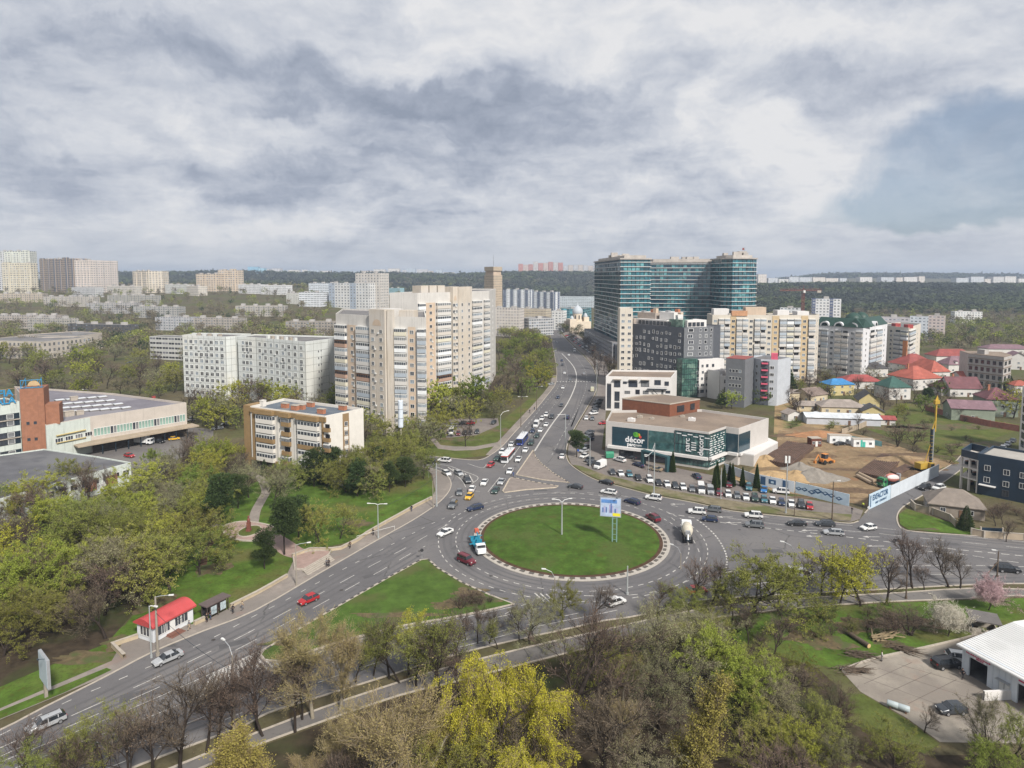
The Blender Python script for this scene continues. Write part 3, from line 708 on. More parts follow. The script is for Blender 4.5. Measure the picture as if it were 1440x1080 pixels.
def text_mesh(body,size,m,depth=.06,bold=.0,name='lettering'):
 cu=bpy.data.curves.new(name,'FONT');cu.body=body;cu.size=size;cu.extrude=depth;cu.offset=bold;cu.align_x='CENTER';cu.align_y='CENTER';cu.resolution_u=3
 o=bpy.data.objects.new('t',cu);COL.objects.link(o);bpy.context.view_layer.update()
 me=bpy.data.meshes.new_from_object(o.evaluated_get(bpy.context.evaluated_depsgraph_get()));me.name=name
 bpy.data.objects.remove(o);me.materials.clear();me.materials.append(m);return me
def put_text(me,parent,loc,rz,name='lettering'):
 o=link(me,name,parent,loc);o.rotation_euler=(R(90),0,rz);return o
# --- 1. the five-storey house with ochre trim
W5=mat('cream_render',(.60,.57,.52),.9,.06,.5,streak=.12)
OC=mat('ochre_render',(.25,.165,.078),.9,.1,.6)
b=Bld('apartment_house','five storey white apartment house with ochre trim, glazed balconies and brick chimneys beside the park','apartment house',[(352,571),(457,585),(511,574)],21,15,W5,mat('blue_grey_roof',(.10,.12,.145),.9,.15,.2,big=(.1,(.17,.175,.175),.5,.62)),parapet=.9,back=[(511,574),(399,560)][1:])
a,e,L,rz=b.frame(0)
BW=balc_mesh(W5,frame_w,gl[0]);BO=balc_mesh(OC,frame_w,gl[0]);BOo=balc_mesh(OC,frame_d,gl[2],True)
segs=[(.0,3.2,'n'),(3.2,11.5,'B'),(11.5,14.5,'n'),(14.5,19.0,'b'),(19.0,22.0,'n'),(22.0,31.0,'B'),(31.0,33.5,'n'),(33.5,L-.2,'c')]
for q_ in range(5):
 zc_=4.9+q_*3.15
 for(x0,x1,t)in segs:
  x1=min(x1,L-.1);xm=(x0+x1)/2;wdt=x1-x0
  if t=='n':b.put(random.choice(wins('w1')),'window',0,xm,zc_,1.3,1.5,1,.02)
  elif t=='B':b.put(BW if q_!=2 else BO,'balcony',0,xm,zc_,wdt-.5,2.9,1.1,.01)
  elif t=='b':b.put(BOo if q_%2 else BO,'balcony',0,xm,zc_,wdt-1,2.9,1.0,.01)
  else:
   b.put(wins('w1')[0],'window',0,xm-1.4,zc_,1.3,1.5,1,.02);b.put(BO if q_==2 else BOo,'balcony',0,xm+.9,zc_,2.6,2.6,.8,.01)
for x in(1.5,12.9,20.4,32.2):b.block('pilaster',0,x,-.12,3.2,.7 if x!=1.5 else 1.1,.3,17.0,OC if x in(1.5,32.2)else W5)
for(x0,x1,t)in segs:b.block('cornice',0,(x0+min(x1,L))/2,-.10-(.6 if t in 'Bb' else 0),19.1,min(x1,L)-x0-.02,.5+(1.1 if t in 'Bb' else 0),1.5,OC)
b.block('base_block',0,L/2,-.06,0,L-.5,.1,2.9,mat('open_floor_shade',(.06,.055,.05),.9));b.block('plinth_band',0,L/2,-.08,2.9,L,.2,.9,OC)  # dark slab painted as the shade of the open ground floor, ochre band above
a1,e1,L1,rz1=b.frame(1)
b.block('stair_strip',1,L1*.52,-.05,2.5,2.4,.2,18,mat('brown_render',(.24,.16,.085),.9,.1))
for q_ in range(5):
 b.put(wins('w1')[0],'window',1,L1*.52,5.2+q_*3.0,1.2,1.4,1,.18)
 if q_<4:b.block('panel',1,L1*.52,-.10,6.1+q_*3.0,1.6,.16,1.1,W5)
b.block('plinth_band',1,L1/2,-.07,.4,L1,.18,3.0,OC)
brk=mat('chimney_brick',(.36,.15,.085),.9,.2,2)
for(px,py)in((401,573),(415,576),(424,575),(437,571.5),(452,581),(482,576)):
 p=P(px,py,20.2);mb=MB();mb.box((0,0,0),(2.6,1.3,1.5),0);mb.box((0,0,1.5),(2.8,1.5,.15),1)
 mb.build('chimney',[brk,kerb_m],b.root,(p.x-b.c.x,p.y-b.c.y,20.1),rz)
p=P(370,571,20.2);mb=MB();mb.box((0,0,0),(1.6,1.4,2.0),0);mb.box((0,0,2.0),(1.8,1.6,.15),0);mb.build('chimney',W5,b.root,(p.x-b.c.x,p.y-b.c.y,20.1),rz)
tw=MB();tw.box((.5,0,0),(3.2,6,20.9),0);t_=tw.build('stair_tower',[OC],b.root,(b.foot[0].x-1.0,b.foot[0].y+4.6,0),rz)
for q_ in range(5):link(wins('w1')[q_%3],'window',b.root,(b.foot[0].x-2.0+.2,b.foot[0].y+2.1,5+q_*3.1),rz,(1.2,1,1.5))
b.block('canopy_deck',1,4,-4.0,3.2,7,6,.3,mat('maroon_sheet',(.10,.03,.03),.6)).name='porch_roof'
for x_ in(1,7):b.block('porch_wall',1,x_,-4.0,0,.5,5.5,3.2,W5)
b.done()
# --- 2. the nine-storey panel block in two sections
PW=mat('pale_panel',(.55,.57,.555),.9,.10,.12,big=(.045,(.60,.60,.56),.42,.6),streak=.3)
seam_m=mat('panel_seam',(.16,.16,.14),.9,.1)
def panel_block(b,sides,floors,z1,dz,wsz,style,sk=None):
 rr=random.Random(3)
 for i,(cols,x0,x1,seams)in sides.items():
  if cols:
   for k in range(cols*2):b.block('air_conditioner',i,rr.uniform(1.5,b.frame(i)[2]-1.5),-.3,z1+rr.randrange(floors)*dz-1.35,.9,.35,.6,rr.choice([frame_w,metal_grey]))
  a,e,L,rz=b.frame(i)
  if cols:b.grid(i,cols,floors,z1,dz,wsz[0],wsz[1],style,x0,x1 or L-x0,seed=i*7+cols,skip=sk)
  mb=MB()
  for k in range(1,floors+1):mb.box((L/2,-.012,z1-dz/2+k*dz-.06),(L-.06,.024,.10),0)
  for k in range(seams+1):
   mb.box((.08+(L-.16)*k/seams,-.016,.2),(.10,.032,b.H-.4),0)
  o=mb.build('panel_seams',seam_m,b.root,(a.x,a.y,0),rz)
lab9=('nine storey pale green panel block, left section with the dark gap at its right','nine storey pale green panel block, right section with small windows on its blank end wall')
b=Bld('panel_block',lab9[0],'apartment block',[(256,471),(317,473.5),(331.5,472.3)],33,14,PW,roof_m,'nine storey panel block sections')
panel_block(b,{0:(8,.8,None,8),1:(0,0,0,2)},9,3.0,3.35,(2.2,1.9),'w1x');
for k in range(6):b.block('roof_vent',0,3+k*3.6,5,b.H-.7,1.4,1.4,1.5,kerb_m if k%2 else PW)
b.done()
b=Bld('panel_block',lab9[1],'apartment block',[(334,473),(360,474.6),(429,480.5),(462,476.5)],33,14,PW,roof_m,'nine storey panel block sections')
panel_block(b,{0:(3,2.8,None,1),1:(8,.6,None,8),2:(0,0,0,3)},9,3.0,3.35,(2.2,1.9),'w1x')
a,e,L,rz=b.frame(2)
for k in range(8):b.put(wins('d0')[0],'window',2,L*.55,4+k*3.35,.5,.9,1,.02);b.put(wins('d0')[0],'window',2,L*.66,4.2+k*3.35,.5,.7,1,.02)
for k in range(7):b.block('roof_vent',1,3+k*3.6,5,b.H-.7,1.4,1.4,1.5,kerb_m if k%2 else PW)
b.done()
# --- 3. two beige towers
BG=mat('beige_concrete',(.50,.44,.365),.92,.10,.15,big=(.05,(.52,.48,.43),.42,.6),streak=.55)
BL=mat('pale_concrete',(.52,.50,.47),.92,.08,.2,streak=.5)
PI=mat('pink_beige_render',(.50,.395,.30),.92,.1,.2,streak=.3)
balcs=[balc_mesh(BL,frame_w,gl[3]),balc_mesh(BL,frame_w,gl[1]),balc_mesh(BL,frame_w,gl[2],True),balc_mesh(mat('blue_grey_panel',(.34,.38,.42),.8),frame_w,gl[1]),balc_mesh(BG,frame_w,gl[1]),balc_mesh(BL,frame_w,gl[0]),balc_mesh(mat('rust_panel',(.36,.24,.18),.8),frame_b,gl[2]),balc_mesh(mat('cream_panel',(.55,.52,.42),.8),frame_w,gl[0]),balc_mesh(mat('white_panel',(.66,.67,.67),.7),frame_w,gl[0])]
def beige_tower(b,bays,floors,z1,dz,top):
 "bays: (x0,x1,kind) in fractions of facade 0"
 a,e,L,rz=b.frame(0);r=random.Random(floors)
 for(f0,f1,kind,out)in bays:
  x0,x1=f0*L,f1*L;xm=(x0+x1)/2;wd=x1-x0
  if kind=='P':
   b.block('projecting_bay',0,xm,-out/2+.01,0,wd,out,b.H+top,BG)
   arch=MB()
   arch.v=[];pts=[(wd*.28*math.cos(t),0,2.6*math.sin(t))for t in np.linspace(0,math.pi,11)]
   arch.poly(pts[::-1]);arch.poly([(p[0],.25,p[2])for p in pts])
   n_=Vector((e.y,-e.x));p=a+e*xm+n_*(out+.03)
   arch.build('arch_panel',PI,b.root,(p.x,p.y,z1+(floors-.3)*dz),rz)
   for k in range(floors):
    for s_ in(-.27,.25):b.put(r.choice(wins('w1')),'window',0,xm+s_*wd,z1+k*dz,1.7,1.6,1,out+.03)
    if r.random()<.5:b.block('air_conditioner',0,xm+r.choice((-.1,.1))*wd,-out-.3,z1+k*dz-.9,.8,.35,.6,frame_w)
  elif kind=='B':
   for k in range(floors):b.put(r.choice(balcs[:2]+balcs[3:]+balcs[:2]+balcs[7:]),'balcony',0,xm,z1+k*dz+.1,wd-.3,dz-.1,out,.01)
  elif kind=='W':
   n=max(1,int(wd/4.2))
   b.block('bay_panel',0,xm,-.06,0,wd-.2,.16,z1+(floors-.5)*dz,PI if r.random()<.7 else BG)
   for k in range(floors):
    for c in range(n):
     b.put(r.choice(wins('w1')),'window',0,x0+wd*(c+.5)/n,z1+k*dz,1.8,1.6,1,.17)
     if r.random()<.3:b.block('air_conditioner',0,x0+wd*(c+.5)/n+1.0,-.35,z1+k*dz-1.3,.8,.35,.6,frame_w)
b=Bld('apartment_tower','twelve storey weathered beige apartment tower, the nearer and lower of the two','apartment tower',[(472,441),(546,445),(599,446)],48,15,BL,roof_m,'pair of beige apartment towers',back=[(597,437),(482,434)])
beige_tower(b,[(0,.22,'B',1.2),(.23,.42,'W',0),(.43,.70,'B',1.3),(.72,1.0,'P',2.0)],12,5.6,3.3,2.8)
a,e,L,rz=b.frame(1);r=random.Random(4)
b.block('projecting_bay',1,1.3,-.7,0,2.6,1.6,b.H+2.8,BG)
for k in range(12):
 b.put(r.choice(balcs[:2]+balcs[3:6]+balcs[7:]),'balcony',1,L*.33,5.7+k*3.3,L*.30,3.2,1.2,.01);b.put(r.choice(balcs[:2]+balcs[3:6]+balcs[7:]),'balcony',1,L*.89,5.7+k*3.3,L*.2,3.2,1.2,.01)
 b.put(r.choice(wins('w1')),'window',1,L*.62,5.6+k*3.3,1.8,1.6,1,.03)
b.block('bay_panel',1,L*.62,-.01,0,L*.2,.04,44,PI)
b.block('lift_house',0,b.frame(0)[2]*.86,5,b.H-.6,7,8,3.4,BL);b.block('lift_house',1,L*.4,5,b.H-.6,6,5,3.0,BG)
for k in range(12):b.put(wins('d0')[0],'window',2,5,5.6+k*3.3,1,1.4,1,.03)
b.done()
b=Bld('apartment_tower','fourteen storey beige apartment tower with aerials, the taller of the two','apartment tower',[(587,412),(640,410.5),(688,408.5),(697,406)],56,15,BL,roof_m,'pair of beige apartment towers')
beige_tower(b,[(0,.18,'B',1.0),(.20,.45,'W',0),(.46,.84,'B',1.3),(.86,1.0,'P',1.8)],14,5.8,3.35,2.6)
a,e,L,rz=b.frame(1);r=random.Random(9)
b.block('projecting_bay',1,L*.19,-.9,0,L*.38,2.0,b.H+2.6,BG)
for k in range(14):
 for f_ in(.10,.29):b.put(r.choice(wins('w1')),'window',1,L*f_,5.8+k*3.35,1.7,1.6,1,1.93)
 b.put(r.choice(balcs[:2]+balcs[3:6]+balcs[7:]),'balcony',1,L*.58,5.9+k*3.35,L*.28,3.2,1.3,.01);b.put(r.choice(balcs[:2]+balcs[3:6]+balcs[7:]),'balcony',1,L*.9,5.9+k*3.35,L*.16,3.2,1.0,.01)
 b.put(r.choice(wins('w1')),'window',1,L*.76,5.8+k*3.35,1.4,1.6,1,.03)
 b.put(r.choice(wins('w1')),'window',2,b.frame(2)[2]*.5,5.8+k*3.35,1.4,1.6,1,.03)
for x in(3,9,15):b.block('lift_house',0,x+4,5,b.H-.6,5,6,3.0+x%2,[BG,BG,BL][x%3])
b.block('lift_house',1,L*.15,6,b.H-.6,8,5,3.2,BG)
mb=MB()
for(x,y,hh)in((-5,2,6),(-1,3,7),(4,1,6.5),(7,4,5)):
 mb.tube((x,y,b.H),(x,y,b.H+hh),.06,.04,5)
 for k in range(4):mb.tube((x-.7,y,b.H+hh-1-k*.4),(x+.7,y,b.H+hh-1-k*.4),.03,.03,4)
mb.build('aerial',frame_d,b.root)
b.done()
# --- 4. far tan tower, striped blocks and the strip of city behind the avenue
def gx(px,Y):return ray(px,400).x/ray(px,400).y*Y
def far_block(name,label,cat,chain,h,depth,wall,win=(.06,.07,.085),sx_=3.2,sz_=3.1,fw=.5,fh=.5,group=None,band=None,z0=.0,roof=None,extras=True,seed=0,streak=.2,parapet=.6,base=None,ytop=None,hh=None):
 if hh is not None:
  Y0=base[0][1];Y=380.0
  while Y<2400 and ZT(ytop,Y)>terrain_z(gx(base[0][0],Y),Y)+hh:Y+=5
  base=[(x,Y+(y-Y0))for x,y in base];z0=max(0,min(terrain_z(gx(x,y),y)for x,y in base)-2)
 nm='facade_%s_%s_%s_%s'%(str(wall),sx_,fw,str(band))
 m=facade_mat(nm,wall,win,sx_,sz_,fw,fh,band,streak=streak)
 b=Bld(name,label,cat,chain,h,depth,m,roof or roof_m,group,parapet=parapet,z0=z0,base=base,ytop=ytop)
 if extras:
  r=random.Random(seed+int((chain or base)[0][0]));L=b.frame(0)[2]
  for k in range(min(5,max(1,int(L/16)))):
   b.block('lift_house',0,L*(k+.5)/max(1,int(L/16))if L>16 else L/2,min(depth*.5,6),b.H-.6,min(5,L*.3),min(4,depth*.4),r.uniform(2.2,3.4),plain_m)
 return b
def bays(b,n,seed=1,out=1.6,lo=-5,hi=2.5,i=0):
 "projecting bays of uneven height, each with the facade's own windows"
 a,e,L,rz=b.frame(i);r=random.Random(seed);m=b.wall.data.materials[0]
 for k in range(n):
  w_=L/n*r.uniform(.45,.7);x=L*(k+.5)/n;hh=b.H+r.uniform(lo,hi);nrm=Vector((e.y,-e.x));p=a+e*x+nrm*out/2
  mb=MB();mb.prism([(-w_/2,-out/2),(w_/2,-out/2),(w_/2,out/2+(4 if hh>b.H else 0)),(-w_/2,out/2+(4 if hh>b.H else 0))],0,hh,0,0);mb.build('projecting_bay',m,b.root,(p.x,p.y,0),rz)
plain_m=mat('grey_render',(.40,.38,.36),.9,.15,.3,streak=.3)
b=far_block('tan_tower','far tan tower with a wider crown storey and a mast behind the tall beige tower','tower',None,0,24,(.42,.34,.25),fw=.45,fh=.4,extras=False,base=[(681,830),(694,812),(706,830)],ytop=387)
H0=b.H;mb=MB();mb.prism([tuple(p*1.0)for p in b.inset(1.5)],H0-.5,H0+6,0);mb.build('setback',PI,b.root)
mb=MB();mb.prism([tuple(p)for p in b.inset(.2)],H0+5.5,H0+10.5,0);mb.build('crown',mat('tan_stone',(.40,.33,.25),.9,.1),b.root)
mb=MB();mb.tube((0,0,H0+12),(0,0,H0+26),.2,.1,6);mb.build('mast',frame_d,b.root)
def Dy(yb):return P(720,yb).y
GW,GB,GT='far white city blocks','low blocks among the trees at the left','towers on the left horizon'
stripe=((.05,.07,.12),4,.5)
far_block('white_block','far white block with navy vertical stripes, left of the pair behind the beige tower','office block',None,0,20,(.62,.64,.66),base=[(707,1180),(745,1160)],ytop=407,sx_=3.5,fw=.55,band=stripe)
far_block('white_block','far white block with navy vertical stripes, right of the pair behind the beige tower','office block',None,0,20,(.60,.62,.64),base=[(746,1180),(779,1150)],ytop=410,sx_=3.5,fw=.5,band=stripe)
far_block('apartment_block','long pale residential block just right of the tall beige tower','apartment block',None,0,16,(.50,.46,.42),base=[(690,700),(731,690)],ytop=433,sx_=3.2)
far_block('office_block','long low beige office block at the end of the avenue','office block',None,0,18,(.44,.38,.29),base=[(731,830),(768,815)],ytop=434,sx_=4,fw=.8,fh=.3)
far_block('office_block','low pale hall with a dark glass front left of the avenue end','office block',None,0,22,(.40,.40,.40),base=[(744,700),(779,715)],ytop=448,sx_=3,fw=.8,fh=.6)
far_block('shopping_centre','teal glass shopping centre at the far end of the avenue','shopping centre',None,0,40,(.10,.22,.25),win=(.03,.09,.11),base=[(788,800),(822,790)],ytop=434,sx_=4,fw=.9,fh=.8)
far_block('office_block','small white office with a framed screen beside the teal shopping centre','office block',None,0,16,(.60,.60,.58),base=[(776,780),(792,775)],ytop=437,sx_=4,fw=.6,fh=.5)
far_block('long_hall','far long glazed hall under the forest hill behind the church','hall',None,0,30,(.45,.50,.53),base=[(779,1350),(834,1330)],ytop=417,sx_=4,fw=.8,fh=.4,extras=False)
p=P(812,466);ch=empty('church',(p.x,p.y,0),.25,'pale orthodox church with a white dome at the end of the avenue','church')
chm=mat('church_render',(.58,.50,.40),.9,.1,.3)
mb=MB();mb.box((0,0,0),(26,20,12),0);mb.box((-9,-4,0),(8,14,15),0);mb.box((9,-2,12),(6,8,5),0);mb.build('wall',chm,ch)
mb=MB();mb.lathe([(5.5,12),(5.5,21),(5.8,21.2)],(0,0,0),16);mb.build('drum',chm,ch)
mb=MB();mb.lathe([(5.9,21),(6.2,23),(5.6,25.5),(4,27.8),(1.6,29.4),(.4,31),(.2,34),(0,34.2)],(0,0,0),20);mb.build('dome',mat('white_metal_dome',(.40,.43,.46),.5,.05),ch,smooth=True)
for t in range(8):
 mb=MB();mb.box((0,-.1,0),(1.3,.3,4.5),0);a_=t*math.pi/4;mb.build('window',gl[0],ch,(5.5*math.sin(a_),-5.5*math.cos(a_),14.5),a_)
mb=MB();mb.lathe([(2.4,17),(2.6,18.5),(1.4,20.5),(.2,21.6)],(9,-2,0),12);mb.lathe([(2,15),(2.2,16.5),(1.2,18),(.1,19)],(-9,-6,0),12);mb.build('small_dome',MATS['white_metal_dome'],ch,smooth=True)
far_block('low_building','long low dark roofed arcade running beside the car-lined avenue','arcade',None,0,12,(.20,.20,.21),base=[(822,610),(862,480)],ytop=462,sx_=4,fw=.7,fh=.5,extras=False)
bays(far_block('tower_block','pale green-white tower at the left edge of the picture, taller of the two','tower block',None,0,20,(.55,.56,.50),base=[(8,1330),(44,1330)],ytop=353,z0=32,fh=.55,fw=.6,sx_=5.6,sz_=4.2,group=GT),3,62)
far_block('tower_block','pale tower cut by the left edge behind the taller one','tower block',None,0,20,(.50,.50,.50),base=[(-20,1400),(12,1400)],ytop=353,z0=32,fw=.6,sx_=5.6,sz_=4.2,fh=.7,group=GT)
bays(far_block('apartment_block','cream block in front of the left edge tower','apartment block',None,0,16,(.58,.53,.42),base=[(4,1250),(44,1240)],ytop=370,z0=30,fh=.55,fw=.6,sx_=5.6,sz_=4.2),3,84)
bays(far_block('tower_block','unfinished dark concrete wing of the large block on the left horizon','tower block',None,0,22,(.16,.17,.20),win=(.02,.02,.025),base=[(57,1340),(106,1250)],ytop=365,z0=30,sx_=5.6,sz_=4.2,fw=.6,fh=.6,band=((.35,.27,.2),3,.4)),6,55)
bays(far_block('tower_block','cream and grey balconied wing of the large block on the left horizon','tower block',None,0,22,(.52,.47,.43),base=[(106,1250),(128,1235),(167,1300)],ytop=366,z0=30,sx_=5.6,sz_=4.2,fw=.6,fh=.5,band=((.62,.55,.5),3,.4)),5,45)
bays(far_block('tower_block','cream stepped tower standing alone against the forest hill at the left','tower block',None,0,18,(.55,.49,.40),base=[(187,1280),(209,1250),(229,1270)],ytop=381,z0=29,fh=.55,fw=.6,sx_=5.6,sz_=4.2,group=GT),3,29)
bays(far_block('tower_block','pink-beige tower, left of the pair left of the picture centre','tower block',None,0,18,(.52,.43,.33),base=[(276,1310),(307,1300)],ytop=385,z0=28,fh=.55,fw=.6,sx_=5.6,sz_=4.2,group=GT),2,95)
bays(far_block('tower_block','pink-beige tower, right and taller of the pair left of the picture centre','tower block',None,0,18,(.54,.45,.35),base=[(307,1320),(335,1310)],ytop=380,z0=28,fh=.55,fw=.6,sx_=5.6,sz_=4.2,group=GT),2,24)
for i,(x0,x1,yt,Y,c)in enumerate(((232,262,400,1000,(.5,.5,.47)),(262,278,402,980,(.52,.48,.42)),(335,366,400,960,(.58,.58,.58)),(366,402,401,950,(.60,.6,.6)),(402,436,412,960,(.55,.54,.5)),(100,132,404,1000,(.45,.45,.45)),(44,60,385,1000,(.45,.48,.5)),(455,475,413,900,(.5,.5,.5)),(545,562,405,1000,(.25,.42,.46)),(560,600,413,880,(.5,.46,.40)),(150,188,402,1050,(.48,.45,.4)))):
 far_block('apartment_block','low pale block %s'%['between the lone cream tower and the pink-beige pair','touching the left side of the pink-beige pair','directly right of the pink-beige pair','forming the white right end of the far row','half hidden below the white terraced annex','far behind the cream wing of the left block','squeezed between the two left edge towers','at the left foot of the white office group','with a teal front right of the white office group','far behind the gap of the beige towers','between the cream balconied wing and the lone cream tower'][i],'apartment block',None,0,18,c,base=[(x0,Y),(x1,Y-20)],ytop=yt,hh=17,sx_=3.2,fw=.55)
far_block('office_block','tall white office block with a dark roof box left of the beige towers','office block',None,0,22,(.52,.49,.45),base=[(500,1000),(534,980),(547,1010)],ytop=384,z0=4,fh=.55,sx_=5.6,sz_=4.2,fw=.45,band=None)
b=far_block('office_block','long white office wing with blue-grey strips behind the panel block','office block',None,0,18,(.54,.54,.53),base=[(462,1000),(520,970)],ytop=398,z0=4,fh=.55,sx_=5.6,sz_=4.2,fw=.5,band=((.30,.35,.42),7,.16))
far_block('terraced_building','white stepped glassy building with a mast on the far left of the white office wing','office block',None,0,20,(.60,.64,.68),base=[(434,1200),(470,1180)],ytop=398,z0=12,sx_=5,fw=.9,fh=.4)
far_block('terraced_building','low white terraced annex left of the stepped glassy building','office block',None,0,20,(.60,.62,.64),base=[(420,1000),(450,990)],ytop=411,z0=10,sx_=5,fw=.9,fh=.4)
LB=[((-30,560),(60,545),443,14,(.45,.41,.37),'long pale low block at the left edge beyond the trees'),((36,470),(92,455),447,14,(.44,.42,.38),'pale four storey block left of the bare tall trees'),((92,440),(176,420),455,14,(.10,.095,.09),'dark long block with horizontal bands behind bare trees'),((0,420),(84,430),444,14,(.30,.27,.24),'brownish long block with bands at the left edge'),((60,800),(130,790),417,14,(.50,.47,.42),'far cream low block, left of three under the towers'),((150,760),(216,740),415,14,(.42,.41,.37),'far grey low block, right of three under the towers'),((-20,760),(60,770),413,14,(.48,.42,.34),'far sandy low block at the left edge under the towers'),((216,470),(268,462),446,14,(.47,.48,.50),'whitish five storey block with mixed balconies, left of the pair behind the panel block'),((268,462),(336,452),447,14,(.40,.37,.33),'brown and blue balconied block, right of the pair behind the panel block'),((186,620),(250,610),431,14,(.40,.40,.38),'grey low block hidden among trees above the banded block'),((120,660),(190,655),426,14,(.42,.41,.40),'grey low block behind the bare tall trees'),((400,560),(470,555),452,14,(.34,.31,.27),'low brown ruined roofs among bare trees left of the beige tower'),((330,640),(400,640),430,12,(.42,.40,.36),'grey low block deep in the trees behind the panel block')]
for(a_,b_,yt,dp,c,lb)in LB:
 c=tuple(x*.68 for x in c)
 far_block('low_block',lb,'apartment block',None,0,dp,c,base=[a_,b_],ytop=yt,hh=15,sx_=3.3,fw=.55,fh=.5,band=((c[0]*1.25,c[1]*1.22,c[2]*1.2),2,.5),streak=.5)
b=far_block('banded_block','grey block with open horizontal gallery bands directly left of the panel block','apartment block',None,0,14,(.42,.42,.40),win=(.04,.04,.045),base=[(207,372),(256,362)],ytop=473,hh=18,sx_=6,sz_=3.6,fw=.96,fh=.5,extras=False)
b=far_block('old_hall','big pale hall with a flat light roof at the left edge above the factory','hall',None,0,46,(.42,.38,.33),base=[(-40,330),(55,316)],ytop=478,hh=14,sx_=4,sz_=4.5,fw=.5,fh=.6,extras=False)
far_block('old_hall','raised pale volume on the right of the big left hall','hall',None,0,40,(.45,.40,.34),base=[(55,318),(100,322),(140,360)],ytop=474,hh=14,sx_=40,fw=.01,extras=False)
hr=random.Random(3);HG='hilltop blocks on the left horizon';HG2='hilltop blocks on the right horizon'
def hill_block(x0,x1,yt,Y,c,label,cat,group,drop=0):
 zb=terrain_z((x0-720)/920*Y,Y)-3
 far_block('hilltop_block',label,cat,None,0,30,c,base=[(x0,Y),(x1,Y)],ytop=yt,z0=zb,sx_=6,sz_=5,fw=.5,fh=.5,group=group,extras=False,parapet=0,streak=0)
x=337
while x<640:
 wd=hr.uniform(5,16);yt=hr.uniform(377.0,383.5)
 if hr.random()<.82:c=hr.choice([(.50,.50,.52),(.55,.50,.46),(.42,.48,.55),(.58,.56,.54)]);hill_block(x,x+wd,yt,2950,c,'tiny pale block in the row on the forest hilltop left of the tan tower','apartment block',HG)
 x+=wd+hr.uniform(0,5)
for(x0,x1,yt,c)in((349,363,375,(.25,.45,.60)),(364,372,377,(.30,.5,.62))):hill_block(x0,x1,yt,2900,c,'tiny sky blue tower on the far hilltop, %s'%('larger' if x0<360 else 'smaller'),'tower',None)
for i,x0 in enumerate(range(729,836,7)):
 c=[(.45,.20,.17),(.50,.40,.36),(.42,.19,.16),(.48,.45,.44)][i%4]if x0<790 else[(.48,.42,.38),(.45,.45,.47)][i%2]
 hill_block(x0,x0+6.5,(367.5 if x0>745 else 370)+hr.uniform(0,2.5)+(4 if x0>=790 else 0),2900,c,'red-brown high-rise in the hilltop cluster left of the teal towers' if x0<790 else 'grey-beige high-rise in the hilltop cluster left of the teal towers','tower block','hilltop cluster of high-rises')
x=1066
while x<1450:
 wd=hr.uniform(8,20);Y=2350
 if hr.random()<.92:
  c=hr.choice([(.55,.54,.53),(.60,.55,.50),(.50,.52,.55),(.62,.60,.58)])
  hill_block(x,x+wd,hr.uniform(388.5,392.5)-(3 if x<1080 else 0),Y,c,'tiny white block in the long row above the dark right hillside','apartment block',HG2)
 x+=wd+hr.uniform(0,4)
# --- teal curved towers
teal=mat('teal_glass',(.022,.115,.14),.10,.75,.22,0,1.0,big=(.05,(.008,.045,.070),.50,.60))
teal_l=mat('pale_teal_glass',(.09,.24,.255),.1,.7,.3,0,1.0,big=(.09,(.03,.10,.12),.45,.6))
bandw=mat('white_slab_edge',(.56,.55,.54),.7,.08,.3)
dk=mat('dark_mullion',(.015,.025,.035),.4,.2)
tr_=empty('teal_glass_complex',(ray(950,400).x/ray(950,400).y*540,540,0),0,'complex of curved dark teal glass towers with white floor bands, the tallest in the picture','tower complex')
def teal_tower(foot,h,name,z0=14,flare=.0):
 rt=tr_.location;q=[(x-rt.x,y-rt.y)for x,y in foot];n=int((h-z0)/3.35)
 cx=sum(p[0]for p in q)/len(q);cy=sum(p[1]for p in q)/len(q)
 def off(q,d):
  pts=[Vector(p)for p in q];out=[]
  for i in range(len(pts)):
   a_,b_,c_=pts[i-1],pts[i],pts[(i+1)%len(pts)]
   e1=(b_-a_).normalized();e2=(c_-b_).normalized();n1=Vector((e1.y,-e1.x));n2=Vector((e2.y,-e2.x));m=n1+n2
   m=m/max(.3,m.dot(n1));out.append(tuple(b_+m*d))
  return out
 par=empty(name,(0,0,0));par.parent=tr_
 mb=MB();mb.prism(q,0,h,0,0);
 for i,f in enumerate(mb.f):
  pass
 mb.build('glass_wall',teal,par)
 for k in range(n+1):
  mb=MB();mb.prism(off(q,.8),z0+k*3.35,z0+k*3.35+.42,0);mb.build('floor_band',bandw,par)
 mb=MB();r=random.Random(len(q)*7+int(h));m2=MB()
 for i in range(len(q)):
  a_,b_=Vector(q[i]),Vector(q[(i+1)%len(q)]);L=(b_-a_).length;e_=(b_-a_)/L;nn=Vector((e_.y,-e_.x))
  if nn.y>.5:continue
  k=0;x_=1.6
  while x_<L:
   p=a_+e_*x_+nn*.08;mb.box((p.x,p.y,z0),(.22,.3,h-z0),0,math.atan2(e_.y,e_.x));x_+=3.2
  for fl in range(n):
   x_=1.7
   while x_+3<L:
    if r.random()<.42:p=a_+e_*(x_+1.5)+nn*.06;m2.box((p.x,p.y,z0+fl*3.35+.7),(2.7,.1,2.5),0,math.atan2(e_.y,e_.x))
    x_+=3.2
 mb.build('mullions',dk,par);m2.build('pale_glazing',teal_l,par)
 mb=MB();mb.prism(off(q,1.0),h,h+1.0,0);mb.prism(off(q,-3),h+1,h+3.2,0)
 for k in range(5):mb.box((cx+r.uniform(-9,9),cy+r.uniform(-4,6),h+3),(r.uniform(3,7),r.uniform(3,5),r.uniform(1.5,4)),0)
 mb.build('roof_plant',mat('roof_concrete',(.38,.35,.32),.9,.2,.2),par)
fp=[(836,600),(855,540),(873,488),(914,490)]
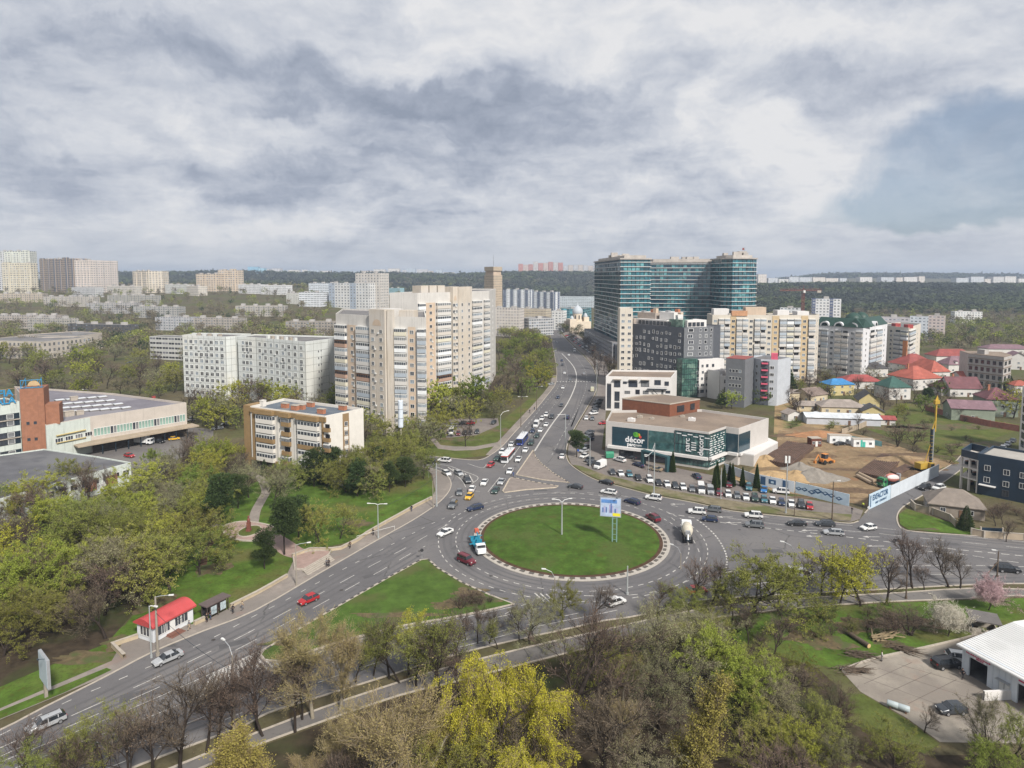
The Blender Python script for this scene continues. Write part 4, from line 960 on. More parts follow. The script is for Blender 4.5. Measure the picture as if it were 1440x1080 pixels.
teal_tower([(gx(x,Y),Y)for x,Y in fp]+[(gx(914,492)+4,530),(gx(836,600)+26,612)],76.5,'west_tower')
teal_tower([(gx(914,560),560),(gx(1020,548),548),(gx(1020,548),566),(gx(914,560),578)],75.5,'centre_slab')
teal_tower([(gx(1015,520),520),(gx(1030,513),513),(gx(1056,515),515),(gx(1063,522),522),(gx(1063,522),548),(gx(1015,520),548)],77.5,'east_tower')
mb=MB();rt=tr_.location
fp2=[(gx(832,610),610),(gx(846,555),555),(gx(866,478),478),(gx(900,470),470),(gx(1070,500),500),(gx(1070,570),570),(gx(860,625),625)]
mb.prism([(x-rt.x,y-rt.y)for x,y in fp2],0,13.5,0);mb.build('podium',mat('dark_podium',(.045,.05,.06),.35,.3,.2),tr_)
mb=MB();mb.prism([(x-rt.x,y-rt.y)for x,y in fp2],13.5,14.3,0);mb.build('podium_roof',dark_roof,tr_)
mb=MB();mb.tube((gx(1046,530)-rt.x,530-rt.y,80),(gx(1046,530)-rt.x,530-rt.y,88),.12,.1,6);mb.box((gx(1046,530)-rt.x-1.2,530-rt.y,85),(1.6,.08,1.8),1);mb.build('flag',[metal_grey,mat('red_flag',(.22,.07,.06),.8)],tr_)
# --- dark grey hotel with scattered white windows
DG=mat('dark_grey_cladding',(.078,.085,.10),.6,.12,.5);DG2=mat('mid_grey_cladding',(.14,.145,.155),.6,.12,.5)
WH=mat('white_render',(.60,.58,.56),.85,.06,.3,streak=.15)
b=Bld('hotel','dark grey hotel with scattered white framed windows, its corner cut into a green glass shaft','hotel',[(881,454.5),(962,460.5),(1003,459.3)],37,16,DG,dark_roof,parapet=.6)
pw=win_mesh(mat('bright_frame',(.72,.72,.72),.5,.05),gl[1],0,'window');hw=[win_mesh(MATS['bright_frame'],gl[0],1,'window'),pw,win_mesh(MATS['bright_frame'],gl[2],0,'window')]
a,e,L,rz=b.frame(0);r=random.Random(11)
for k in range(9):
 for c in range(13):
  if k==8 and c<3:continue
  if r.random()<.12:continue
  b.put(r.choice(hw),'window',0,1.6+(L-3)*c/12.5+r.uniform(-.4,.4),4+k*3.65+r.uniform(-.4,.4),r.choice((1.1,1.3,1.5)),r.choice((1.3,1.7,2.0)),1,.02)
a,e,L1,rz1=b.frame(1)
mb=MB();mb.box((L1/2,-.12,20.8),(L1+.1,.24,b.H-20.9),0);mb.build('grey_cladding',DG2,b.root,(a.x,a.y,0),rz1)
for k in range(5):
 for f_,w_ in((.22,3.2),(.55,1.3),(.75,1.7),(.92,1.0)):b.put(r.choice(hw),'window',1,L1*f_+r.uniform(-.4,.4),22.6+k*3.2,w_,1.8,1,.26)
mb=MB();mb.box((1.2,-1.6,0),(9.5,5.2,20.6),0)
for k in range(7):mb.box((1.2,-1.65,1+k*2.9),(9.7,5.4,.18),1)
for k in range(8):mb.box((-3.5+k*1.35,-4.25,0),(.1,.12,20.6),1)
mb.build('glass_shaft',[mat('green_glass',(.05,.11,.09),.1,.6,.3,0,.9,big=(.2,(.16,.25,.20),.5,.62)),dk],b.root,(a.x,a.y,0),rz1)
mb=MB();mb.box((L1*.5+5.8,-1.4,0),(L1*.86,5.4,19.8),0);mb.build('white_wing',WH,b.root,(a.x,a.y,0),rz1)
for k in range(5):
 for c in range(4):
  b.put(r.choice([wins('d1')[0],wins('w1')[0]]),'window',1,L1*.2+2.5+c*3.1+r.uniform(-.3,.3),3.0+k*3.4,1.4 if k>1 else 2.2,1.6,1,4.12)
for(x,y,sx_,sy_,z,sz_,m_,i_)in((16,7,22,9,36.4,3.6,WH,0),(33,7,9,9,36.4,4.4,MATS['green_glass'],0),(10,9,13,7,40,3.4,mat('taupe_panel',(.34,.29,.25),.8),0),(24,10,10,8,40.2,4.0,WH,0),(9,6,12,9,36.4,4.2,WH,1),(2,3,6,5,33,7.0,MATS['taupe_panel'],0)):
 b.block('penthouse',i_,x,y,z,sx_,sy_,sz_,m_)
for k in range(9):b.put(wins('d1')[0],'window',0,8+k*2.6,38.1,2.1,2.2,1,-2.42)
for k in range(4):b.put(wins('d1')[0],'window',1,4.5+k*2.6,38.4,2.1,2.2,1,-1.42)
for k in range(7):b.block('roof_plant',0,6+k*4.3,8+(k%2)*3,43.3,2.2,2,1+(k%3)*.8,[metal_grey,brk,PI,WH][k%4])
mb=MB();mb.path([(x_,-.5,37.9)for x_ in(0,20,40)],.06,4);mb.build('railing',dk,b.root,(b.foot[0].x,b.foot[0].y,0),b.frame(0)[3])
b.done()
# --- white three-storey office
b=Bld('office_house','white three storey office with dark irregular windows between the avenue and the shop hall','office house',[(852,529),(944,531)],16.5,18,WH,grav_roof,parapet=.8,back=[(952,521),(861,520)])
a,e,L,rz=b.frame(0);b.put(wins('d1')[0],'window',0,1.6,7,2.0,12.0,1,.02)
for(x,z,w_,h_)in((5.4,12.8,3,3),(5.4,7.0,2.4,4.6),(5.4,2.6,2.4,3),(9.0,13.6,1.8,1.2),(12.8,13.0,4.2,2.9),(18.4,13.3,3.8,2.9),(24.2,14,3,2.4),(28.4,13.6,2,2.0),(10.2,9.0,2.6,1.4),(15,9.3,2,2.2),(18.8,9.2,2.6,1.6),(26.5,9.2,.9,2.4),(29,9.6,2.2,1.3),(13,5.0,3,1.6),(20,5.0,3,1.6)):
 if x<L-1:b.put(wins('d1')[int(x)%4],'window',0,x,z,w_,h_,1,.02)
for x in(5.4,13,18.5):b.block('awning',0,x,-.8,15.2,4,1.6,.12,kerb_m)
mb=MB();mb.box((24,-.7,10.9),(9,1.4,.2),0);mb.path([(19.6,-1.4,12),(28.4,-1.4,12)],.05,4);mb.path([(22,-1.0,10.8),(25.5,-1.2,7.2)],.18,4);mb.build('fire_escape',dk,b.root,(a.x,a.y,0),rz)
i3=len(b.foot)-1;L3=b.frame(i3)[2]
for k in range(3):b.put(wins('d1')[0],'window',i3,L3-3-k*6,12,2,3,1,.02)
b.done()
# --- the glass-fronted shop hall
h=12.7
hallw=mat('pale_hall_cladding',(.45,.425,.40),.8,.06,.3,streak=.12);petrol=mat('petrol_blue_glass',(.010,.038,.055),.15,.25,.5,0,.8)
lk=mat('front_glass',(.035,.085,.085),.08,.6,.35,0,.95,big=(.3,(.12,.22,.20),.55,.7))
b=Bld('shop_hall','large pale shop hall with petrol blue glass, a leafy logo and brown gravel roof','shop',[(852,592),(949,602),(997,608),(1021,600),(1039,602.5),(1081,588)],h,0,hallw,grav_roof,parapet=.9,back=[(987,575.5),(860,577)])
def strip(i,z0,z1,x0,x1,m,name,off=.08):
 a,e,L,rz=b.frame(i);x1=L+x1 if x1<=0 else x1
 mb=MB();mb.box(((x0+x1)/2,-off/2-.003,z0),(x1-x0,off,z1-z0),0);return mb.build(name,m,b.root,(a.x,a.y,0),rz)
a,e,L,rz=b.frame(0)
strip(0,4.4,11.0,2.4,15.2,petrol,'blue_panel');strip(0,4.4,11.0,15.4,-.1,lk,'display_window');strip(0,0,3.3,5,-.1,gl[2],'shop_front',.10)
strip(1,.8,11.9,.2,-.05,lk,'curtain_wall');strip(2,.8,11.9,.05,-.1,lk,'curtain_wall');strip(3,4.2,10.6,.1,-.1,petrol,'blue_panel');strip(4,4.2,10.6,.1,8.5,petrol,'blue_panel')
for i_ in(0,1,2,3):strip(i_,3.4,4.3,(1.0 if i_==0 else .02),-.02,WH,'ledge',1.2)
strip(4,3.4,4.2,.02,-.02,WH,'ledge',.9);strip(3,.02,3.3,.1,-.1,hallw,'base_wall',.12)
for i_ in(1,2):
 a,e,L,rz=b.frame(i_);mb=MB();k=.0
 while k<L:mb.box((k,-.12,.8),(.07,.12,11.1),0);k+=1.35
 for z in(4.2,7.6,11.9):mb.box((L/2,-.13,z),(L,.14,.12),0)
 mb.build('mullions',dk,b.root,(a.x,a.y,0),rz)
a,e,L,rz=b.frame(2);r=random.Random(2);mb=MB()
for k in range(13):
 z=1.6+k*.78;x_=r.uniform(.3,1.2)
 while x_<L-2:w_=r.uniform(.8,2.0);mb.box((x_+w_/2,-.17,z),(w_,.04,.22),0);x_+=w_+r.uniform(.5,1.6)
mb.build('window_lettering_bars',MATS['bright_frame'],b.root,(a.x,a.y,0),rz)
a,e,L,rz=b.frame(1)
for x_,tt in((4.4,'parc'),(9.0,'decor')):
 o=link(text_mesh(tt,2.6,MATS['bright_frame'],.03,.02),'lettering',b.root,tuple((a+e*x_+Vector((e.y,-e.x))*.25).to_3d()+Vector((0,0,7.6))));o.rotation_euler=(Matrix.Rotation(rz,3,'Z')@Matrix.Rotation(R(90),3,'X')@Matrix.Rotation(R(90),3,'Z')).to_euler()
mb=MB()
for k in range(6):mb.box((1.5+k*1.9,-.18,11.0-(k%2)*.5),(1.6,.04,.3),0)
for k in range(4):mb.box((6.6,-.18,6.0+k*.8),(1.6,.04,.3),0)
mb.box((11,-.18,6.8),(3,.04,.3),0);mb.build('window_lettering_bars',MATS['bright_frame'],b.root,(a.x,a.y,0),rz)
a,e,L,rz=b.frame(0);n_=Vector((e.y,-e.x))
def on0(x,z,d=.12):p=a+e*x+n_*d;return(p.x,p.y,z)
sg=MATS['bright_frame']
put_text(text_mesh('décor',2.9,sg,.05,.06),b.root,on0(10.6,7.0),rz);put_text(text_mesh('parc',1.7,sg,.05,.05),b.root,on0(9.4,5.3),rz);put_text(text_mesh('.com',1.2,sg,.05),b.root,on0(11.9,5.3),rz)
for(x,z,rx,rz_,c,nm)in((11.2,8.9,1.1,.75,(.10,.35,.03),'g'),(10.6,9.2,.6,.6,(.06,.25,.03),'g2'),(12.1,9.0,.45,.55,(.55,.42,.02),'y'),(12.6,8.3,.45,.5,(.50,.05,.04),'r'),(11.0,9.6,.7,.3,(.13,.4,.04),'g3')):
 mb=MB();mb.poly([(rx*math.cos(t),-.01,rz_*math.sin(t))for t in np.linspace(0,2*math.pi,15)[:-1]]);mb.poly([(rx*math.cos(-t),.05,rz_*math.sin(-t))for t in np.linspace(0,2*math.pi,15)[:-1]])
 mb.build('logo_leaf',mat('logo_'+nm,c,.6,0),b.root,on0(x,z,.16+.02*len(nm)),rz)
rust=mat('rust_cladding',(.17,.065,.036),.75,.2,.8,streak=.3)
c0=b.c;rr=[P(x,y,h+3.7)for x,y in((875,561),(942,569),(984,562),(930,555.5),(905,556.5))]
q=[(p.x-c0.x,p.y-c0.y)for p in rr];mb=MB();mb.prism(q,h-.85,h+3.7,0,1);mb.build('roof_house',[rust,grav_roof],b.root)
qb=b.inset(-.12,[Vector(p)for p in q]);
for i_ in range(5):
 p0,p1=Vector(q[i_]),Vector(q[(i_+1)%5]);d=p1-p0;mb=MB();mb.box((d.length/2,0,0),(d.length+.2,.3,.35),0);mb.build('roof_edge',kerb_m,b.root,(p0.x,p0.y,h+3.7),math.atan2(d.y,d.x))
p0,p1=Vector(q[1]),Vector(q[2]);d=(p1-p0).normalized();
for f_,w_ in((.35,4),(.75,2.4)):
 mb=MB();mb.box((0,-.02,0),(w_,.3,2.4),0);pp=p0+(p1-p0)*f_;mb.build('louvre_opening',gl[2],b.root,(pp.x,pp.y,h+.3),math.atan2(d.y,d.x))
for(px,py,s_)in((900,586,1.2),(917,588,.9),(973,590,1.5),(968,573.5,2.2),(905,572,1.2),(888,591,1.6),(960,585,1)):
 p=P(px,py,h-.5);mb=MB();mb.box((0,0,0),(s_*1.6,s_,s_*.7),0);mb.lathe([(s_*.35,s_*.7),(s_*.35,s_*.85),(0,s_*.86)],(0,0,0),10);mb.build('roof_unit',kerb_m if s_<1.5 else WH,b.root,(p.x-c0.x,p.y-c0.y,h-.9),rz)
b.done()
q=[P(x,y,4)for x,y in((1022,634),(1060,640),(1094,622),(1081,616))];c_=sum((Vector((p.x,p.y))for p in q),Vector((0,0)))/4
rt2=empty('annex',(c_.x,c_.y,0),0,'low white flat annex attached right of the shop hall','annex');mb=MB();mb.prism([(p.x-c_.x,p.y-c_.y)for p in q],0,3.7,0);mb.build('wall',hallw,rt2);mb=MB();mb.prism([(p.x-c_.x,p.y-c_.y)for p in q],3.7,4.1,0);mb.build('roof',WH,rt2)
# --- beige residential complex and neighbours on the right
CR=(.53,.485,.415)
def yellow_block(label,chain,h,bays,floors,wall,extra=None,roofc=None,depth=15,cat='apartment block',name='apartment_block'):
 b=Bld(name,label,cat,chain,h,depth,wall,roofc or roof_m,parapet=.6)
 r=random.Random(int(chain[0][0]));dz=(h-4)/floors
 for i,seq in bays.items():
  a,e,L,rz=b.frame(i);n=len(seq)
  for c,t in enumerate(seq):
   x=L*(c+.5)/n;wd=L/n
   if t=='Y':b.block('ochre_strip',i,x,-.08,.5,wd*.96,.18,h-1,mat('warm_ochre_render',(.47,.36,.22),.9,.08));
   for k in range(floors):
    z=3.6+k*dz
    if t in 'BC':b.put(r.choice(balcs[:6]if t=='B' else[balcs[7],balcs[8]]),'balcony',i,x,z,wd*.92,dz-.1,1.0,.01)
    elif t in 'WY':b.put(r.choice(wins('w1')),'window',i,x,z,min(1.9,wd*.6),1.6,1,.19 if t=='Y' else .02)
 return b
BGm=mat('cream_stone_render',CR,.9,.08,.2,streak=.2);GWm=mat('white_grey_render',(.57,.57,.58),.9,.06,.2,streak=.2)
b=yellow_block('cream and white apartment block just right of the dark hotel, with an orange arched gable',[(1002,442.6),(1086.5,443)],41,{0:'WBBYBBWBBW'},11,BGm)
b.block('gable',0,b.frame(0)[2]*.45,1,b.H-.6,9,3,3,mat('orange_gable',(.46,.25,.14),.9));b.block('lift_house',0,b.frame(0)[2]*.75,7,b.H-.6,12,7,5,PI);b.block('lift_house',0,6,7,b.H-.6,9,7,4,WH);b.done()
b=yellow_block('yellow and white apartment block with an ochre pier, next to the green-roofed building',[(1086,443),(1147,443),(1152,441.5)],41,{0:'YBCBYB',1:'W'},11,BGm)
b.block('lift_house',0,8,7,b.H-.6,7,7,3.2,WH);b.block('lift_house',0,20,7,b.H-.6,7,7,2.6,WH);b.done()
b=yellow_block('tall grey-cream block rising behind the dark hotel',[(872,433.5),(890,433.5)],46,{0:'WW'},12,BGm,depth=8);b.done()
gr=mat('dark_green_tile',(.022,.055,.042),.5,.2,.5)
b=yellow_block('white apartment block with dark green mansard roof, arches and two green domes',[(1147,457),(1214,461),(1248,455)],32,{0:'BBWBBWB',1:'WBBW'},8,GWm,roofc=gr)
for i_ in(0,1):
 a,e,L,rz=b.frame(i_);mb=MB();mb.poly([(0,-.2,0),(L,-.2,0),(L-1,4.5,5.5),(1,4.5,5.5)]);mb.poly([(1,4.5,5.5),(L-1,4.5,5.5),(L,13,0),(0,13,0)]);mb.poly([(0,-.2,0),(1,4.5,5.5),(0,13,0)]);mb.poly([(L,-.2,0),(L,13,0),(L-1,4.5,5.5)])
 mb.build('mansard_roof',gr,b.root,(a.x,a.y,b.H-.1),rz)
 for f_ in((.2,.5,.8)if i_==0 else(.5,)):
  mb=MB();N=12;s_=3.0
  for k in range(N):
   t0,t1=math.pi*k/N,math.pi*(k+1)/N
   mb.poly([(s_*math.cos(t0),-.4,s_*math.sin(t0)),(s_*.72*math.cos(t0),-.4,s_*.72*math.sin(t0)),(s_*.72*math.cos(t1),-.4,s_*.72*math.sin(t1)),(s_*math.cos(t1),-.4,s_*math.sin(t1))])
   mb.poly([(s_*math.cos(t0),-.4,s_*math.sin(t0)),(s_*math.cos(t1),-.4,s_*math.sin(t1)),(s_*math.cos(t1),3,s_*math.sin(t1)),(s_*math.cos(t0),3,s_*math.sin(t0))])
  p=a+e*L*f_;mb.build('arched_dormer',GWm,b.root,(p.x,p.y,b.H-.1),rz)
for(px,s_)in((1202,5.2),(1221,4.8)):
 x=gx(px,b.c.y+2)-b.c.x;mb=MB();mb.lathe([(s_*.85,0),(s_*.85,3.2)],(0,0,0),14);mb.build('drum',GWm,b.root,(x,2 if px<1210 else 9,b.H));mb=MB();mb.lathe([(s_,0),(s_*.97,1.2),(s_*.8,2.8),(s_*.45,4.2),(0,4.9)],(0,0,0),18);mb.build('dome',gr,b.root,(x,2 if px<1210 else 9,b.H+3.1),smooth=True)
b.done()
b=yellow_block('cream block with orange panels and red dormers right of the green-domed building',[(1249,458),(1278,461),(1295,455)],29,{0:'WBC',1:'BW'},8,BGm);
a,e,L,rz=b.frame(0);b.block('orange_panel',0,L*.93,-1.1,2,4,.3,18,mat('orange_render',(.50,.20,.07),.8));
for f_ in(.2,.8):b.block('red_dormer',0,L*f_,3,b.H-.6,4,4,2.6,mat('red_tile',(.30,.05,.045),.7,.2))
b.done()
far_block('tower_block','white slab with dark blue stripes standing against the forest beside the crane','tower block',None,0,16,(.62,.62,.62),base=[(1143,700),(1184,690)],ytop=420,sx_=3.4,fw=.6,fh=.5,band=((.06,.08,.16),5,.2))
for(x0,x1,yt,Y,c,lb)in((1240,1282,446,620,(.40,.38,.40),'grey far housing row behind the green domes, left part'),(1282,1308,445,640,(.55,.58,.62),'pale blue-white far block in the housing row right of the green domes'),(1308,1332,444,660,(.55,.47,.44),'pinkish far block at the right end of the housing row'),(1345,1384,438,900,(.62,.62,.60),'far white low building in front of the right forest slope'),(1098,1126,433,640,(.60,.61,.62),'white pair of boxes behind the yellow apartment block')):
 far_block('apartment_block',lb,'apartment block',None,0,14,c,base=[(x0,Y),(x1,Y-8)],ytop=yt,sx_=3.4,fw=.6,fh=.45)
b=Bld('apartment_house','dark grey apartment house with a red roof behind the white cube houses','apartment house',[(1021,503),(1048,505)],24,14,DG2,mat('red_tile_roof',(.24,.065,.055),.7,.15),parapet=0)
b.grid(0,4,4,7,3.6,1.2,1.5,'w0',1.5);b.done()
b=Bld('apartment_house','light and dark grey apartment house with a column of pink balconies','apartment house',[(1053,502),(1070,505),(1094,506)],23,14,mat('light_grey_render',(.40,.42,.45),.9,.08,.3),roof_m,parapet=.6)
pk=balc_mesh(mat('pink_panel',(.55,.10,.16),.7),frame_d,gl[2],True)
for k in range(6):b.put(pk,'balcony',1,1.9,4.5+k*3.4,3.0,1.6,1.2,.26)
b.block('dark_strip',1,2.0,-.12,0,4,.22,22,DG);b.grid(1,2,5,5,3.5,2.6,1.5,'w2',6);b.grid(0,2,5,5,3.5,1.4,1.6,'w1',.8);b.block('red_box',1,b.frame(1)[2]*.8,2,b.H-.5,3,3,3.5,MATS['pink_panel']);b.done()
b=Bld('white_house','small white cube house with dark windows below the grey apartment house','house',[(1013,528),(1047,530)],13.5,12,WH,grav_roof,parapet=.6);b.grid(0,3,3,3,3.8,2,1.8,'d2',1.5);b.done()
b=Bld('white_house','low white house with dark roof terrace between the hotel and the cube house','house',[(1012,522),(1030,520)],15,8,WH,dark_roof,parapet=.6);b.grid(0,3,3,4,4,2,1.6,'d1',1);b.done()
# --- factory on the left
bt=mat('red_brick',(.27,.125,.075),.9,.15,.8,streak=.3);pg=mat('pale_green_panel',(.50,.54,.50),.9,.1,.3,streak=.5);pinkw=mat('pinkish_panel',(.44,.395,.35),.9,.08,.3,streak=.3)
b=Bld('print_works','long flat-roofed factory hall with rows of white skylights and a glazed upper floor','factory',[(64,598),(126,586),(262,566)],13.3,0,pinkw,mat('purple_grey_roof',(.155,.145,.165),.95,.15,.12,big=(.05,(.21,.20,.215),.45,.62)),parapet=.8,back=[(160,553),(20,543)])
a,e,L,rz=b.frame(0);b.block('pale_front',0,L/2,-.08,.2,L,.2,12.9,pg);
for k in range(5):b.put(wins('w2')[k%4],'window',0,4+k*3.4,7.2,2.8,1.5,1,.2)
mb=MB();mb.path([(3,-.6,9),(L-2,-.6,9)],.25,6);mb.path([(3,-.5,6.4),(L-2,-.5,6.2)],.2,6);mb.build('pipes',mat('ochre_pipe',(.45,.36,.16),.7),b.root,(a.x,a.y,0),rz)
a,e,L,rz=b.frame(1)
for k in range(30):
 me_=win_mesh(frame_w,[mat('pale_green_glass',(.20,.30,.26),.2,.4,.4),gl[1],gl[0]][0 if k%7<5 else 1+k%2],0)if k<7 else WIN['fac'][k%7]
 WIN.setdefault('fac',[]).append(me_)if k<7 else None
 b.put(me_,'window',1,L*(.03+.95*(k+.5)/30),7.3,L*.95/30-.12,3.0,1,.02)
can=MB();can.box((L/2-2,-3.0,4.0),(L+8,6.0,.5),0);
for k in range(8):can.box((2+k*L/8,-5.0,0),(.3,.3,4.0),1)
can.build('loading_canopy',[mat('stained_concrete',(.33,.27,.20),.95,.15,.3,streak=.3),dk],b.root,(a.x,a.y,0),rz)
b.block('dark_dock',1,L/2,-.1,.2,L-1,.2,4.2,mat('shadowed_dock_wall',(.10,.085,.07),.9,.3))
r=random.Random(5)
for row in range(4):
 for c in range(8-row):
  x,y=75+c*15+row*4-3,578.0-row*6.2+c*(-1.1)+4
  if x>182 or x<70:continue
  p=P(x,y,12.6);mb=MB();mb.box((0,0,0),(3.4,2.6,.5),0);mb.box((0,0,.5),(3.1,2.3,.15),1)
  mb.build('skylight',[MATS['bitumen_roof'],mat('skylight_glass',(.60,.62,.64),.3,.1)],b.root,(p.x-b.c.x,p.y-b.c.y,12.5),rz)
for(px,py,sz_)in((97,584,3),(112,582,2.4),(216,559,1.2),(104,562,2.6)):
 p=P(px,py,12.8);mb=MB();mb.box((0,0,0),(sz_,sz_*.7,sz_*.6),0);mb.box((0,0,sz_*.6),(sz_+.2,sz_*.7+.2,.15),0);mb.build('roof_unit',[MATS['red_tile']if px==216 else kerb_m],b.root,(p.x-b.c.x,p.y-b.c.y,12.5),rz)
b.done()
p0,p1=P(27,547.5,26),P(61,545.5,26)
b=Bld('brick_tower','red brick tower with small dark windows rising in front of the factory roof','tower',[(27,547.5),(61,545.5)],26,8,bt,dark_roof,parapet=.4)
a,e,L,rz=b.frame(0)
for z in(14.2,8.6,3.2):
 for f_ in(.28,.58):b.put(wins('d0')[0],'window',0,L*f_,z,.9,1.0,1,.02)
b.block('air_conditioner',0,L*.85,-.3,2.6,1.0,.6,.9,frame_w)
b.block('lower_block',0,L+1.7,4,13,4.6,6,7,bt)
mb=MB();
for z in(.2,2.8):mb.tube((.2,1,26+z),(L-.6,1,26+z),.12,.12,5)
for x in(.2,L*.25,L*.5,L*.75,L-.6):mb.tube((x,1,26),(x,1,29.0),.1,.1,5)
mb.tube((.2,1,26.2),(L*.25,1,29.6),.1,.1,4);mb.tube((L*.75,1,26.2),(L-.6,1,29.6),.1,.1,4)
mb.build('sign_frame',mat('sign_blue',(.03,.22,.42),.5,.1),b.root,(a.x,a.y,0),rz)
mb=MB();pts=[(1.7*math.cos(t),-.1,1.7*math.sin(t))for t in np.linspace(0,math.pi,13)];mb.poly(pts);mb.poly([(p[0],.15,p[2])for p in pts[::-1]]);mb.build('sun_emblem',mat('emblem_orange',(.44,.31,.17),.6,.2,1),b.root,tuple((a+e*L*.55).to_3d()+Vector((0,.6,26.9))),rz)
b.done()
b=Bld('factory_office','white banded factory office with dark window rows and blue roof letters at the left edge','office block',[(-40,573),(27,564)],22,12,pg,dark_roof,parapet=.4)
a,e,L,rz=b.frame(0)
for z in(17.2,14.9,11.0,8.7,4.8,2.5):
 b.block('window_band',0,L/2,-.05,z-.95,L-.4,.12,1.9,dk)
 for k in range(int(L/2.2)):b.put(wins('w0')[1+k%3]if k%3 else wins('d1')[0],'window',0,1.3+k*2.2,z,2.0,1.6,1,.12)
for z in(15.9,9.7,3.5):b.block('ledge',0,L/2,-.25,z,L-.2,.5,.25,kerb_m)
sb=MATS['sign_blue']
for tt,z in(('AFIA',25.2),('RALA',22.6)):
 me_=text_mesh(tt,3.1,sb,.12,.07);me_n=put_text(me_,b.root,tuple((a+e*(L-4.9)+Vector((e.y,-e.x))*.3).to_3d()+Vector((0,0,z))),rz)
mb=MB()
for z in(22.1,24.4,26.6):mb.tube((L-12,-.0,z),(L-.5,-.0,z),.07,.07,4)
for k in range(5):mb.tube((L-12+k*2.8,0,21.8),(L-12+k*2.8,0,26.6),.07,.07,4)
mb.build('letter_frame',MATS['rust_panel'],b.root,(a.x,a.y,0),rz);b.done()
b=Bld('low_workshop','low building with a big dark bitumen roof below the brick tower, half hidden by trees','workshop',[(-90,728),(40,690),(184,650)],6.8,0,pg,mat('black_roof',(.10,.10,.108),.95,.18,.2,big=(.08,(.135,.135,.14),.45,.6),bump=.3),parapet=.35,back=[(133,641),(62,631),(-90,652)])
a,e,L,rz=b.frame(1)
for k in range(9):b.put(wins('w1')[k%4],'window',1,L*(.08+.86*k/8),4,2.2,1.8,1,.02)
for k in(2,5):b.block('door',1,L*(.13+.11*k),-.08,.1,2.4,.12,2.8,MATS['white_panel'])
for k in(4,6):b.block('brick_patch',1,L*(.135+.108*k),-.06,1.5,3.5,.1,3,bt)
b.done()
# --- navy building on the right with its open concrete frame
NV=mat('navy_cladding',(.012,.028,.050),.45,.18,.4,spec=.5)
b=Bld('navy_building','dark navy clad building with bright windows at the right edge','office building',[(1377,637.5),(1530,664)],12.1,14,NV,mat('pale_roof',(.33,.31,.28),.9,.15,.2),parapet=.7)
a,e,L,rz=b.frame(0)
for(x,z)in((2.2,8.2),(2.2,4.7),(6.8,7.9),(10.6,7.9),(10.6,4.9),(15,7.6),(15,4.4),(6.8,4.5)):b.put(wins('w1')[1 if(x+z)%2<1 else 0],'window',0,x,z,1.5,1.6,1,.02)
b.put(wins('d1')[0],'window',0,6.8,1.8,1.6,1.8,1,.02);b.block('canopy',0,2.5,-.6,3.0,4,1.4,.2,WH)
b.done()
q0,q1=P(1352,631.5,12.1),P(1377,637.5,12.1);bk_=P(1364,624,12.1)
fr_=empty('building_skeleton',(q0.x,q0.y,0),0,'open white concrete frame under a navy parapet, attached left of the navy building','building frame')
d=Vector((q1.x-q0.x,q1.y-q0.y));n2=Vector((bk_.x-q0.x,bk_.y-q0.y)).normalized()*11;pl=[(0,0),(d.x,d.y),(d.x+n2.x,d.y+n2.y),(n2.x,n2.y)]
cw=mat('white_concrete',(.50,.46,.42),.9,.1,.4,streak=.2)
for z in(3.6,6.8):mb=MB();mb.prism(pl,z,z+.35,0);mb.build('floor_slab',cw,fr_)
for f_ in(.05,.5,.97):
 for g_ in(.04,.96):mb=MB();mb.box((d.x*f_+n2.x*g_,d.y*f_+n2.y*g_,0),(.5,.5,10),0);mb.build('column',cw,fr_)
mb=MB();mb.prism(pl,9.7,9.95,0);mb.build('floor_slab',cw,fr_)
for i_ in range(4):
 A,B_=Vector(pl[i_]),Vector(pl[(i_+1)%4]);dd=B_-A;mb=MB();mb.box((dd.length/2,.15,9.96),(dd.length,.3,2.1),0);mb.build('parapet',NV,fr_,(A.x,A.y,0),math.atan2(dd.y,dd.x))
r=random.Random(8)
for k in range(7):mb=MB();f_,g_=r.uniform(.15,.85),r.uniform(.15,.7);z=(.05,3.96,7.16)[k%3];mb.box((d.x*f_+n2.x*g_,d.y*f_+n2.y*g_,z),(1.2,.6,.9),0);mb.box((d.x*f_+n2.x*g_,d.y*f_+n2.y*g_,z+.9),(.9,.5,.25),1);mb.build('stored_crate',[dk,bt],fr_)
b=Bld('white_tower','white tower with glazed corner balconies cut by the right edge of the picture','apartment tower',[(1446,545.5),(1500,548)],24,5,WH,roof_m)
b.grid(0,3,7,3,3.2,2.9,2.7,'d1',.1);
for k in range(7):b.block('ledge',0,4,-.5,1.2+k*3.2,7.5,1,.35,WH)
i3=len(b.foot)-1
for k in range(7):b.put(wins('d1')[0],'window',i3,b.frame(i3)[2]-2,3+k*3.2,2.6,2.3,1,.02)
b.done()
